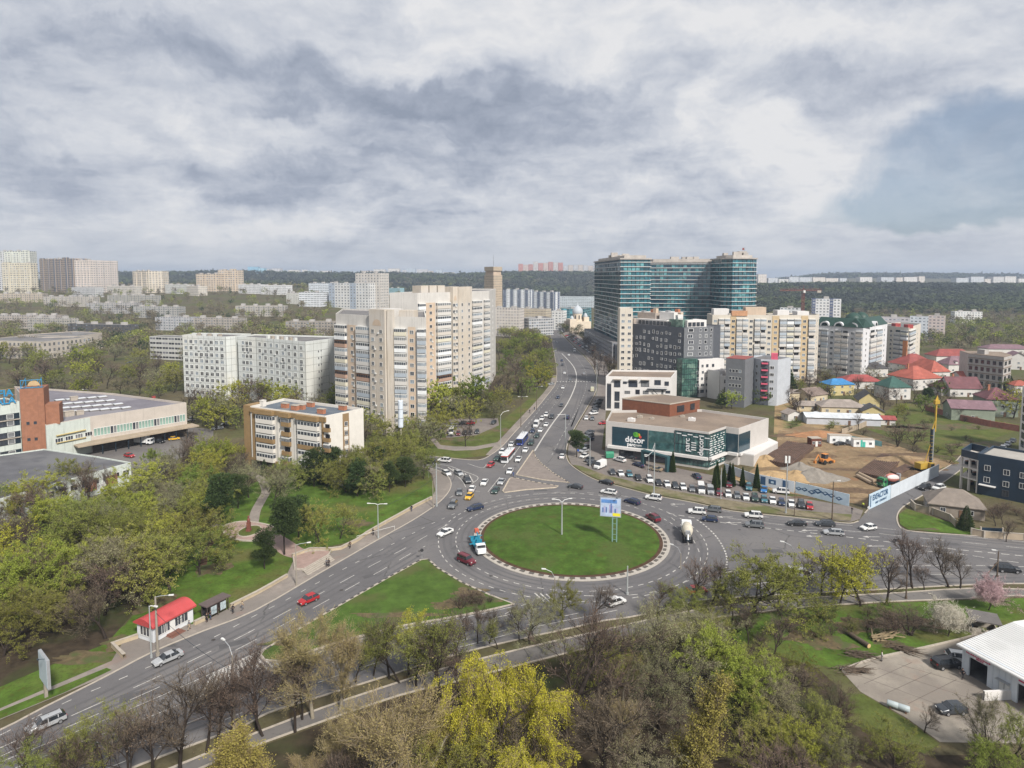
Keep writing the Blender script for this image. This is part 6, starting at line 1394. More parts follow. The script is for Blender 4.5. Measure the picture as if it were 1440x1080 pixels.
def cabin(label,px,w_,d_,h,yaw,m,stripe_=None,door=True):
 p=P(*px);rt=empty('site_cabin',tuple(p),yaw,label,'site cabin');mb=MB();mb.box((0,0,.15),(w_,d_,h),0);mb.build('wall',m,rt);mb=MB();mb.box((0,0,h+.15),(w_+.2,d_+.2,.14),0);mb.build('roof',kerb_m,rt)
 for x in(-w_*.3,w_*.3):link(wins('w1')[0],'window',rt,(x,-d_/2-.02,1.6),0,(1.0,1,1.0))
 if door:mb=MB();mb.box((0,-d_/2-.03,.15),(.9,.06,2.0),0);mb.build('door',stripe_ or frame_w,rt)
 if stripe_:mb=MB();mb.box((-.9,-d_/2-.02,.2),(.7,.04,h-.2),0);mb.build('stripe',stripe_,rt)
cabin('white site cabin with a dark car in front, left of the two',(1180,623),8,3.0,3.0,-.12,MATS['white_panel'])
cabin('white site cabin with a turquoise door stripe, right of the two',(1213,628),7.4,2.8,2.8,-.15,MATS['white_panel'],mat('turquoise',(.06,.40,.32),.6))
cabin('small brown hut on the sand left of the cabins',(1145,627),4,3,3.0,.1,mat('brown_board',(.12,.045,.03),.9,.2),None,True)
p=P(1170,626);
wall_thing('teal_fence','short teal sheet fence between the site cabins','fence',[(1194,620),(1202,621),(1240,628)],.1,2.0,mat('teal_sheet',(.14,.30,.32),.7))
def mixer(label,px,dpx,cabm,drumm,stripe_=None):
 p=P(*px);d=P(px[0]+dpx[0],px[1]+dpx[1])-p;rz=math.atan2(d.y,d.x);rt=empty('concrete_mixer_truck',tuple(p),rz,label,'mixer truck')
 mb=MB();mb.box((0,0,.75),(8.4,1.0,.35),0);mb.box((-.5,0,1.1),(6.0,1.6,.2),0);mb.build('chassis',dk,rt)
 mb=MB();mb.prism([(2.7,-1.22),(4.5,-1.22),(4.7,-1.0),(4.7,1.0),(4.5,1.22),(2.7,1.22)],.7,2.6,0);mb.prism([(2.8,-1.15),(4.3,-1.1),(4.3,1.1),(2.8,1.15)],2.6,3.0,0);cb=mb.build('cab',cabm,rt)
 mb=MB();mb.box((4.66,0,1.75),(.12,2.0,.85),0);mb.box((3.8,0,1.75),(.9,2.5,.75),0);mb.build('window',gl[2],cb)
 for y in(-.85,.85):mb=MB();mb.box((4.74,y,.95),(.08,.35,.2),0);mb.build('headlight',sign_lamp,rt)
 M_=Matrix.Translation((-.9,0,2.35))@Matrix.Rotation(R(-8),4,'Y')
 prof=[(.0,2.7),(.55,2.65),(1.0,2.2),(1.32,.8),(1.34,-.3),(1.0,-1.8),(.55,-2.9),(.45,-3.05),(0,-3.05)];mb=MB();n=18;k0=0
 for(r_,x_)in prof:
  for i in range(n):t=2*math.pi*i/n;mb.v.append(tuple(M_@Vector((x_,r_*math.cos(t),r_*math.sin(t)))))
 for q_ in range(len(prof)-1):
  for i in range(n):j=(i+1)%n;mb.f.append((q_*n+i,q_*n+j,(q_+1)*n+j,(q_+1)*n+i));mb.m.append(1 if stripe_ and(i//3)%2 else 0);mb.uv.append([(0,0)]*4)
 mb.build('drum',[drumm,stripe_ or drumm],rt)
 mb=MB();mb.box((-4.1,0,2.4),(.7,1.1,.9),0);mb.tube((-4.3,0,2.5),(-4.9,0,1.4),.22,.3,8);mb.box((-3.6,.7,1.0),(.12,.12,1.8),0);mb.box((-3.6,-.7,1.0),(.12,.12,1.8),0);mb.build('chute',metal_grey,rt)
 for x in(3.6,1.6,-2.0,-3.3):
  for s_ in(-1,1):mb=MB();mb.lathe([(0,-.17),(.34,-.17),(.52,-.13),(.52,.13),(.34,.17),(0,.17)],(0,0,0),14,0,'y');mb.build('wheel',tyre_m,rt,(x,s_*1.05,.52))
 return rt
tyre_m=mat('tyre_rubber',(.018,.018,.018),.8,.1);sign_lamp=mat('lamp_glass',(.6,.6,.58),.15,.05)
mixer('white concrete mixer truck with a cream drum on the right side of the roundabout',(966,756),(-1.5,-14),MATS['white_panel'],mat('cream_drum',(.46,.42,.34),.7,.15,1))
mixer('green concrete mixer truck with a red and white striped drum inside the site wall',(1251,683),(-14,3),mat('truck_green',(.02,.13,.06),.5,.3,.8,big=(.8,(.10,.30,.12),.5,.6)),mat('drum_white',(.56,.50,.48),.6,.1),mat('drum_red',(.42,.16,.13),.6,.1))
yl=mat('machine_yellow',(.40,.26,.04),.5,.15)
p=P(1301,663);rg=empty('drilling_rig',tuple(p),.3,'tall yellow and black drilling rig at the end of the site wall','drilling rig')
for s_ in(-1,1):mb=MB();mb.prism([(-2.8,s_*1.6-.4),(2.8,s_*1.6-.4),(2.8,s_*1.6+.4),(-2.8,s_*1.6+.4)],.1,1.0,0);mb.lathe([(0,-.42),(.5,-.42),(.5,.42),(0,.42)],(-2.8,s_*1.6,.55),12,0,'y');mb.lathe([(0,-.42),(.5,-.42),(.5,.42),(0,.42)],(2.8,s_*1.6,.55),12,0,'y');mb.build('track',tyre_m,rg)
mb=MB();mb.box((-.6,.5,1.1),(4.4,2.4,1.9),0);mb.build('engine_house',yl,rg);mb=MB();mb.box((1.1,-1.1,1.2),(1.7,1.1,1.9),0);mb.box((1.1,-1.12,1.9),(1.5,1.14,1.0),1);mb.build('cab',[yl,gl[2]],rg)
mb=MB();mb.box((2.4,.3,.4),(.6,.6,13.5),0);
for z in np.arange(1,13,1.2):mb.box((2.4,.3,z),(.72,.72,.10),1)
mb.build('lower_mast',[dk,yl],rg)
mb=MB();mb.tube((3.1,.3,3.0),(3.1,.3,14),.28,.28,8);mb.build('auger_stem',metal_grey,rg)
mb=MB();mb.tube((2.4,.3,13.5),(3.9,.3,17.5),.22,.16,6);mb.tube((.3,.5,3),(2.2,.4,9),.14,.14,6);mb.build('stay',yl,rg)
mb=MB();mb.box((3.7,.3,13.0),(.42,.42,10.2),0);mb.build('upper_mast',yl,rg);mb=MB();mb.poly([(2.7,.3,22.6),(4.9,.3,22.4),(4.1,.3,25.2)]);mb.box((3.8,.3,22.2),(1.9,.8,1.3),0);mb.build('mast_head',yl,rg)
p=P(1160,652);bh=empty('backhoe',tuple(p),.5,'orange backhoe loader parked by the gravel heaps','backhoe');orm=mat('machine_orange',(.50,.20,.05),.5,.2)
mb=MB();mb.box((0,0,.9),(4.2,1.6,1.0),0);mb.build('body',orm,bh);mb=MB();mb.box((-.2,0,1.9),(1.7,1.5,1.5),0);mb.box((-.2,0,3.4),(1.9,1.7,.12),1);mb.build('cab',[gl[0],orm],bh)
for x,r_ in((-1.3,.8),(1.6,.55)):
 for s_ in(-1,1):mb=MB();mb.lathe([(0,-.22),(r_*.6,-.22),(r_,-.16),(r_,.16),(r_*.6,.22),(0,.22)],(0,0,0),14,0,'y');mb.build('wheel',tyre_m,bh,(x,s_*.95,r_))
mb=MB();mb.path([(-2.1,0,1.4),(-3.6,0,3.6),(-5.2,0,1.8)],.2,6);mb.box((-5.3,0,.9),(.7,.8,.8),0);mb.build('rear_arm',orm,bh);mb=MB();mb.path([(1.9,.6,1.4),(3.1,.6,.7)],.14,5);mb.path([(1.9,-.6,1.4),(3.1,-.6,.7)],.14,5);mb.box((3.4,0,.2),(.8,2.3,.8),0);mb.build('front_bucket',orm,bh)
x=gx(1130,640);cr_=empty('tower_crane',(x,640,0),.1,'dark red tower crane sticking up behind the yellow apartment blocks','tower crane');cm=mat('crane_red',(.20,.06,.05),.7,.1)
mb=MB();
for sx_,sy_ in((-1,-1),(1,-1),(1,1),(-1,1)):mb.tube((sx_,sy_,0),(sx_,sy_,49),.16,.16,5)
for z in range(0,48,3):mb.tube((-1,-1,z),(1,-1,z+3),.1,.1,4);mb.tube((1,1,z),(1,-1,z+3),.1,.1,4);mb.tube((-1,-1,z),(-1,1,z+3),.1,.1,4)
mb.build('mast',cm,cr_)
mb=MB();mb.tube((-24,0,50),(19,0,50),.28,.28,5);mb.tube((-24,0,51.6),(19,0,51.6),.16,.16,5)
for k in range(-24,18,3):mb.tube((k,0,50),(k+1.5,0,51.6),.09,.09,4);mb.tube((k+1.5,0,51.6),(k+3,0,50),.09,.09,4)
mb.tube((0,0,50),(0,0,55),.25,.15,5);mb.tube((0,0,55),(-16,0,51.6),.06,.06,4);mb.tube((0,0,55),(14,0,51.6),.06,.06,4);mb.build('jib',cm,cr_);mb=MB();mb.box((16,0,48),(4,1.6,2.2),0);mb.build('counterweight',kerb_m,cr_);mb=MB();mb.box((0,-1.6,48),(2,1.6,2.4),0);mb.build('cab',WH,cr_)
wm=mat('felled_bark',(.10,.075,.055),.9,.2,2);fw=mat('fresh_wood',(.52,.36,.18),.8,.15)
p=P(1222,912);lg=empty('felled_trunk',tuple(p),1.9,'thick felled trunk with a fresh pale cut lying on the lawn above the yard','log');mb=MB();mb.tube((0,0,.45),(5.0,0,.5),.42,.32,10);mb.build('bark',wm,lg);mb=MB();mb.tube((-.02,0,.45),(0,0,.45),.38,.38,12);mb.build('cut_face',fw,lg)
for i,(px,py,yaw,lb)in enumerate(((1236,900,.4,'heap of cut grey branches right of the felled trunk'),(1262,913,-.5,'long heap of brown brushwood on the lawn above the yard edge'),(1200,921,-.4,'small heap of brushwood left of the felled trunk'),(1192,945,.1,'scattered grey branches on the left corner of the yard'))):
 p=P(px,py);mb=MB();r=random.Random(i)
 for k in range(60 if i else 26):a_=r.gauss(0,.35);L_=r.uniform(1,3.5);x0,y0=r.gauss(0,1.1),r.gauss(0,.5);z0=r.uniform(.05,.7);mb.tube((x0,y0,z0),(x0+L_*math.cos(a_),y0+L_*math.sin(a_),max(.05,z0+r.uniform(-.4,.5))),.06 if i else .16,.02 if i else .09,5)
 o=mb.build('brushwood',wm if i else mat('pale_branch',(.26,.20,.12),.9,.2),None,(p.x,p.y,0),yaw);tag(o,lb,'brushwood')
p=P(1263,999);tk=empty('storage_tank',tuple(p),-.62,'pale grey cylindrical tank in two sections at the edge of the yard','tank');tk.scale=(.62,)*3
mb=MB();mb.lathe([(0,-2.4),(.6,-2.35),(.72,-2.2),(.72,-.08),(.66,0),(.72,.08),(.72,2.2),(.6,2.35),(0,2.4)],(0,0,1.1),18,0,'x');mb.build('vessel',mat('pale_tank',(.36,.41,.42),.5,.1,1),tk,smooth=True);
for x in(-1.6,1.6):mb=MB();mb.box((x,0,0),(.3,1.2,.55),0);mb.build('cradle',frame_b,tk)
trk=mat('dug_soil',(.115,.075,.045),.95,.35,.8,bump=.8)
for i,(px,rx,ry)in enumerate((((1105,640),14,3.0),((1180,660),9,2),((1200,690),12,2.2),((1260,640),12,3),((1160,700),9,1.2),((1290,660),8,2.4),((1120,612),12,3))):blob(px,rx,ry,.036+i*.001,trk,40+i,'dug_ground')
heap('earth_heap','dark dug earth bank between the large steel stack and the backhoe',(1150,642),7,3,1.8,trk,21);heap('earth_heap','dark earth bank right of the middle steel stack',(1285,668),6,3,1.6,trk,22)
mb=MB();A_=P(222,922);B_=P(330,1022)
def wire(a,b,sag,label):
 a,b=Vector(a),Vector(b);pts=[a.lerp(b,k/10)-Vector((0,0,sag*4*(k/10)*(1-k/10)))for k in range(11)];c=pts[0];mb=MB();mb.path([tuple(p-c)for p in pts],.03,4);tag(mb.build('span_wire',dk,None,tuple(c)),label,'cable')
wire((A_.x,A_.y,7.5),(B_.x,B_.y,8.2),.6,'thin span wire over the left avenue from the buff pole to the curved lamp')
A_=P(614,712);B_=P(532,757);wire((A_.x,A_.y,8.5),(B_.x,B_.y,7.5),.8,'thin wire from the tall corner pole to the double lamp')
A_=P(732.5,600);B_=P(795,637);wire((A_.x,A_.y,8),(B_.x,B_.y,8.5),.5,'thin span wire across the avenue at the tall grey pole')
# ================================================================== VEHICLES
def paint(nm,c,metal=.25,rough=.28):
 m=mat('paint_'+nm,c,rough,.06,2.0,metal,.6);return m
PC=dict(white=paint('white',(.62,.62,.61),0),silver=paint('silver',(.40,.41,.42)),grey=paint('grey',(.16,.17,.18)),black=paint('black',(.022,.023,.026)),dark=paint('dark',(.050,.056,.064)),navy=paint('navy',(.020,.035,.085)),blue=paint('blue',(.02,.16,.42)),green=paint('green',(.030,.065,.055)),red=paint('red',(.42,.025,.03)),maroon=paint('maroon',(.16,.022,.035)),yellow=paint('yellow',(.62,.36,.02),0),gold=paint('gold',(.34,.28,.19)),teal=paint('teal',(.05,.16,.20)),cream=paint('cream',(.50,.49,.36),0),tgreen=paint('box_green',(.04,.22,.13),0))
cglass=mat('car_glass',(.018,.022,.027),.06,.2,1,0,1.0);trim=mat('black_trim',(.03,.03,.03),.6,.1);rim_m=mat('wheel_rim',(.35,.35,.36),.35,.1,4,.6)
tail_m=mat('tail_lamp',(.35,.015,.015),.3,.1)
ST={'sedan':(1.76,[(2.30,.60,.62,0),(2.18,.72,.76,0),(1.10,.90,.98,0),(.40,.94,1.43,1),(-.85,.96,1.42,1),(-1.62,.99,1.06,0),(-2.22,.97,1.02,0),(-2.32,.72,.75,0)]),'hatch':(1.74,[(2.02,.62,.64,0),(1.92,.75,.80,0),(1.05,.92,1.00,0),(.40,.96,1.50,1),(-1.25,.99,1.49,1),(-1.90,1.02,1.10,0),(-2.02,.80,.83,0)]),'suv':(1.90,[(2.32,.72,.75,0),(2.22,.92,.98,0),(1.15,1.06,1.14,0),(.55,1.10,1.72,1),(-1.75,1.12,1.70,1),(-2.22,1.14,1.24,0),(-2.32,.85,.90,0)]),'wagon':(1.80,[(2.36,.62,.64,0),(2.24,.75,.79,0),(1.20,.92,1.00,0),(.50,.96,1.47,1),(-1.85,.99,1.46,1),(-2.30,1.02,1.10,0),(-2.38,.80,.83,0)]),'van':(1.95,[(2.45,.75,.80,0),(2.35,1.02,1.10,0),(1.75,1.18,1.26,0),(1.05,1.22,1.95,1),(-2.30,1.24,1.96,1),(-2.45,1.24,1.90,1),(-2.48,.85,.90,0)]),'cargo':(2.00,[(2.75,.75,.80,0),(2.65,1.10,1.18,0),(2.10,1.25,1.35,0),(1.35,1.30,2.35,1),(-2.70,1.32,2.45,2),(-2.78,1.32,2.40,2),(-2.80,.85,.90,0)]),'offroad':(1.85,[(2.25,.80,.84,0),(2.20,1.08,1.14,0),(.95,1.15,1.20,0),(.65,1.16,1.86,1),(-2.15,1.16,1.88,1),(-2.22,1.16,1.84,1),(-2.26,.80,.85,0)]),}
def vehicle_proto(kind):
 W_,st=ST[kind];hw=W_/2;B=MB();G=MB();sec=[]
 L0,L1=st[0][0],st[-1][0]
 for i,(x,zb,zr,c)in enumerate(st):
  tp=.86 if i in(0,len(st)-1)else(.96 if i in(1,len(st)-2)else 1.0)
  wl=hw*tp;wb=hw*tp*(.97 if not c else .98);wr=hw*tp*(.90 if not c else(.74 if kind not in('van','cargo','offroad')else .86))
  lo=.30 if kind not in('suv','offroad')else .38
  ring=[(x,-wl*.93,lo-.08),(x,-wl,lo+.12),(x,-wb,zb),(x,-wr,zr),(x,0,zr+(.03 if c else .02)),(x,wr,zr),(x,wb,zb),(x,wl,lo+.12),(x,wl*.93,lo-.08)]
  sec.append((ring,c))
 for(ra,ca),(rb,cb)in zip(sec[:-1],sec[1:]):
  for k in range(8):
   f=[ra[k],ra[k+1],rb[k+1],rb[k]][::-1]
   side=k in(2,5);top=k in(3,4);gls=False
   if side and(ca or cb):gls=True
   if top and(bool(ca)!=bool(cb)):gls=True
   if kind=='cargo' and(ca==2 or cb==2)and ca and cb:gls=False if not(ca==1 and cb==2 and False)else gls
   if kind in('cargo',)and cb==0 and ca==2:gls=False
   (G if gls else B).poly(f,0 if gls or k not in(0,7)else 1)
 for ring,flip in((sec[0][0],True),(sec[-1][0],False)):B.poly(ring if flip else ring[::-1],0)
 k0=next(i for i,s_ in enumerate(st)if s_[3]);k1=max(i for i,s_ in enumerate(st)if s_[3])
 zt=st[k0][2];xm=(st[k0][0]+st[k1][0])/2
 if kind!='cargo':
  for xx in([xm]if kind in('sedan','hatch')else[xm+.55,xm-.65]):
   for s_ in(-1,1):
    yb=s_*(hw*.98+.004);yt=s_*(hw*(.74 if kind not in('van','offroad')else .86)+.012)
    f=[(xx-.05,yb,st[k0][1]),(xx+.05,yb,st[k0][1]),(xx+.05,yt,zt),(xx-.05,yt,zt)];B.poly(f if s_<0 else f[::-1],0)
 B.box((L0+.0,0,.34),(.06,W_*.6,.22),1);B.box((L1-.0,0,.34),(.06,W_*.7,.16),1)
 if kind in('suv','wagon','offroad'):
  for s_ in(-1,1):B.box((xm,s_*hw*.68,zt+.03),((st[k0][0]-st[k1][0])*.85,.05,.05),1)
 for s_ in(-1,1):B.box((st[k0][0]+.35,s_*(hw+.07),st[k0][1]+.02),(.16,.14,.12),0)
 rt=empty(kind+'_proto',(0,0,0));o=B.build('body',[PC['white'],trim],rt);G.build('window',cglass,rt)
 r_=.33 if kind not in('suv','offroad','cargo')else .38;xf,xr=L0-.88,L1+.85
 wm_=MB();wm_.lathe([(.0,.10),(r_*.62,.11)],(0,0,0),16,1,'y');wm_.lathe([(r_*.62,.11),(r_*.94,.11),(r_,.07),(r_,-.09),(r_*.9,-.11),(0,-.11)],(0,0,0),16,0,'y');wme=wm_.mesh('wheel',[tyre_m,rim_m]);wm2=MB();wm2.lathe([(.0,-.10),(r_*.62,-.11)],(0,0,0),16,1,'y');wm2.lathe([(r_*.62,-.11),(r_*.94,-.11),(r_,-.07),(r_,.09),(r_*.9,.11),(0,.11)],(0,0,0),16,0,'y');wme2=wm2.mesh('wheel',[tyre_m,rim_m])
 for x in(xf,xr):link(wme,'wheel',rt,(x,hw-.09,r_));link(wme2,'wheel',rt,(x,-hw+.09,r_))
 zl=st[1][1]-.10
 for s_ in(-1,1):
  h_=MB();h_.box((L0-.04,s_*hw*.66,zl-.08),(.12,.34,.15),0);h_.build('headlight',sign_lamp,rt)
  h_=MB();h_.box((L1+.03,s_*hw*.70,st[-2][1]-.26),(.10,.26,.18),0);h_.build('tail_light',tail_m,rt)
 return rt
PROTO={};USED={}
CN={'sedan':'sedan','hatch':'hatchback','suv':'suv','wagon':'estate car','van':'minivan','cargo':'van','offroad':'off-road car'}
CW_=dict(navy='dark blue',dark='dark grey',green='dark green',gold='champagne',teal='dark teal',tgreen='green')
def car(kind,colr,px,dpx,label,group=None,far=False):
 if kind not in PROTO:PROTO[kind]=vehicle_proto(kind);kids(PROTO[kind])
 pr=PROTO[kind];p=P(*px);d=P(px[0]+dpx[0],px[1]+dpx[1])-p;rz=math.atan2(d.y,d.x)
 if not far and kind not in USED:c=pr;USED[kind]=1
 elif far:
  c=pr.copy();COL.objects.link(c)
  for k in kids(pr):
   if k.name.split('.')[0]in('body','window'):q=k.copy();COL.objects.link(q);q.parent=c
 else:c=copy_tree(pr)
 c.name={'sedan':'car','hatch':'car','suv':'car','wagon':'car','van':'minivan','cargo':'van','offroad':'car'}[kind]
 c.location=(p.x,p.y,.03);c.rotation_euler=(0,0,rz)
 for k in c.children:
  if k.name.split('.')[0]=='body':k.material_slots[0].link='OBJECT';k.material_slots[0].material=PC[colr]
 lab=label if label.startswith('=')else '%s %s %s'%(CW_.get(colr,colr),CN[kind],label)
 if not far or True:pass
 tag(c,lab.lstrip('='),'minivan' if kind=='van' else 'van' if kind=='cargo' else 'car',group)
 if 'group' in c.keys()and not group:del c['group']
 return c
DL,DR=(-30,13),(30,-13)
CARS=[('wagon','silver',(65,1022),DL,'lowest on the left avenue, driving to the bottom left corner'),('sedan','silver',(236,930),DL,'driving down the avenue just below the red-roofed kiosk'),('wagon','black',(110,1066),DR,'driving up the avenue at the bottom left edge'),('hatch','red',(434,847),DL,'alone in the middle of the left avenue'),('sedan','white',(626,752),(-20,9),'leaving the roundabout onto the left avenue'),('suv','grey',(637,713),(-9,13),'beside the pavement corner left of the roundabout'),('wagon','navy',(668,717),(-22,5),'on the upper left of the roundabout ring, under the yellow car'),('hatch','yellow',(660,701),(-10,11),'at the mouth of the junction'),('hatch','grey',(646,695),(-1,14),'left of the yellow car'),('hatch','white',(664,690),(6,-12),'right behind the yellow car'),('suv','dark',(657,678),(6,10),'above the yellow car, at the end of the side street'),('sedan','white',(681,681),(-7,11),'in the open middle of the junction, bound for the ring'),('sedan','silver',(705,680),(-8,11),'waiting beside the lower paved island, rear of two'),('sedan','green',(697,692),(-8,11),'waiting beside the lower paved island, front of two'),('hatch','white',(628,668),(14,8),'coming out of the side street, left of two'),('hatch','silver',(645,668),(14,8),'coming out of the side street, right of two'),('suv','white',(625,650),(-20,-2),'turning into the side street above the small hatched island'),('suv','black',(605,652),(-20,-1),'disappearing under the trees into the side street'),('hatch','red',(690,656),(-11,8),'in front of the red and white trolleybus'),('sedan','white',(717,665),(-7,12),'level with the gap between the two paved islands'),('sedan','white',(729,648),(-8,12),'in the queue right of the red trolleybus'),('sedan','white',(739,635),(-8,12),'in the queue between the two trolleybuses on the right'),('suv','green',(747,625),(-8,12),'in the queue right of the blue trolleybus, front of two dark ones'),('hatch','green',(755,615),(-8,12),'in the queue right of the blue trolleybus, rear of two dark ones'),('sedan','white',(760,607),(-8,12),'behind the two dark cars near the centre line'),('sedan','white',(768,599),(-8,12),'by the centre line left of the tall lamp'),('cargo','white',(754,600),(-8,12),'in the queue above the blue trolleybus'),('suv','white',(762,591),(-8,12),'in the queue behind the white van'),('suv','white',(768,585.5),(-7,12),'last white one of the queue on the avenue'),('suv','dark',(776,588),(-7,12),'last dark one of the queue near the centre line'),('hatch','navy',(749,608),(-8,12),'directly behind the blue trolleybus'),('sedan','white',(719,627),(-8,12),'on the kerb side of the blue trolleybus'),('wagon','white',(706,637.5),(-8,12),'on the kerb side behind the red trolleybus, rear of two'),('sedan','green',(699,646.5),(-8,12),'on the kerb side beside the red trolleybus, front of two'),('hatch','navy',(784.5,560.5),(-6,12),'alone in the down lanes, upper of two dark ones'),('hatch','dark',(789.5,571.5),(-6,12),'alone in the down lanes, lower of two dark ones'),('sedan','white',(791.5,546.5),(-5,12),'in the down lanes just below the dotted crossing'),('suv','navy',(798,589),(6,-13),'driving up beside the tall grey lamp'),('sedan','white',(790.5,644),(4,-11),'driving up the right side of the wide carriageway beside the paved island'),('sedan','dark',(809,686.5),(-20,-3),'at the tip of the paved islands above the roundabout'),('sedan','black',(852.5,680.5),(-20,-5),'leftmost on the outer lane below the car park'),('wagon','white',(856,694.5),(-20,-3),'just above the roundabout billboard'),('wagon','navy',(889,708),(-20,-6),'right of the billboard on the roundabout entry'),('suv','white',(919,703),(-22,-3),'on the outer lane right of the dark blue estate'),('suv','maroon',(918.5,731.5),(-14,-8),'on the right side of the roundabout ring'),('suv','white',(980,722.5),(-25,-2),'first at the right entry, left of the grey estate'),('wagon','grey',(1002,719),(-25,-3),'behind the white suv at the right entry'),('hatch','navy',(998,733),(-22,-2),'nearest the dotted line at the right entry'),('suv','white',(1059.5,728),(-25,-2),'in the middle lanes above a grey suv'),('suv','grey',(1061,741.5),(-25,-2),'in the middle lanes directly under a white suv'),('sedan','black',(1120.5,739),(-25,-1),'on the right road, left of the dark grey estate'),('wagon','dark',(1160,739.5),(-25,-1),'on the right road below the leaning wooden pole'),('wagon','silver',(1172,752),(-25,-2),'lowest of the cars above the yellow-green trees'),('hatch','white',(1221,745),(-25,3),'crossing the mouth of the lane on the right road'),('suv','black',(1417,804),(25,2),'at the far right edge heading right'),('van','white',(1126,812),(25,2),'behind the bare trees on the lower right carriageway'),('hatch','red',(980,834),(22,-2),'half hidden behind the bushes right below the roundabout'),('hatch','white',(866,850),(20,-6),'behind the treetops below the roundabout'),('suv','black',(1300,688),(-11,4),'driving down the lane beside the long site wall'),('sedan','grey',(802,535.5),(-2,12),'crossing the dotted crossing on the avenue'),('hatch','silver',(775,541.5),(-12,1),'parked across the left pavement of the avenue'),('sedan','silver',(821,527),(1,-12),'driving away above the dotted crossing'),('cargo','cream',(833,550),(0,-12),'parked at the right kerb below the dotted crossing')]
for c_ in CARS:car(*c_)
for(k,c,px,lb)in(('hatch','navy',(790,508),'tiny on the far avenue, upper of two close together'),('hatch','dark',(791,514),'tiny on the far avenue, lower of two close together'),('sedan','white',(794,525.5),'tiny on the avenue above the dotted crossing, left lanes'),('sedan','white',(800,500),'tiny on the far avenue right of the line end'),('cargo','white',(808,494.5),'tiny on the far avenue beside the parked rows'),('hatch','silver',(783,482),'tiny at the far end of the avenue')):
 car(k,c,px,(-2,12),lb,far=True)
r=random.Random(12)
for i in range(44):
 t=(i//2)/21;x=797+(832-797)*t+(5 if i%2 else 0)+r.uniform(-.6,.6);y=473+(497-473)*t-(2.2 if i%2 else 0)
 if i in(6,19,33):continue
 cl=r.choice(['white','silver','dark','black','navy','grey','dark','silver','red'])
 car(r.choice(['hatch','sedan','suv']),cl,(x,y),(-11,1.5),'=small %s car parked in the dense rows right of the far avenue'%CW_.get(cl,cl),'cars parked beside the far avenue, '+cl,far=True)
for i in range(9):
 cl=r.choice(['white','dark','silver','black']);car('hatch',cl,(777+i*2.0+r.uniform(-2,2),459+i*1.2+r.uniform(-1,1)),(-3,10),'=tiny %s car in the crowd at the avenue end'%CW_.get(cl,cl),'cars at the avenue end, '+cl,far=True)
FR=[(861,666,'sedan','dark'),(873,668,'sedan','white'),(885,669,'hatch','teal'),(897.5,674,'sedan','black'),(913.5,677,'suv','white'),(926,681,'sedan','black'),(938,683,'sedan','white'),(949.5,685.5,'hatch','dark'),(960.5,687.5,'hatch','white'),(973,690,'hatch','grey'),(986,691.5,'cargo','white'),(999,693,'van','silver'),(1011.5,695.5,'hatch','maroon'),(1024,697.5,'hatch','white'),(1036.5,699.5,'hatch','grey'),(1049,701.5,'sedan','white'),(1061.5,703.5,'suv','green'),(1074.5,705,'hatch','teal'),(1086.5,706.5,'sedan','white'),(1099,709,'hatch','navy'),(1113,711,'sedan','white'),(1126.5,712.5,'suv','dark'),(1138.5,714.5,'hatch','red')]
ORD=['first','second','third','fourth','fifth','sixth','seventh','eighth','ninth','tenth','eleventh','twelfth','thirteenth','fourteenth','fifteenth','sixteenth','seventeenth','eighteenth','nineteenth','twentieth','twenty-first','twenty-second','twenty-third']
for i,(x,y,k,c)in enumerate(FR):car(k,c,(x,y),(6,12)if i<9 else(2.5,12),'%s from the left in the long roadside row of the car park'%ORD[i],'cars in the roadside row')
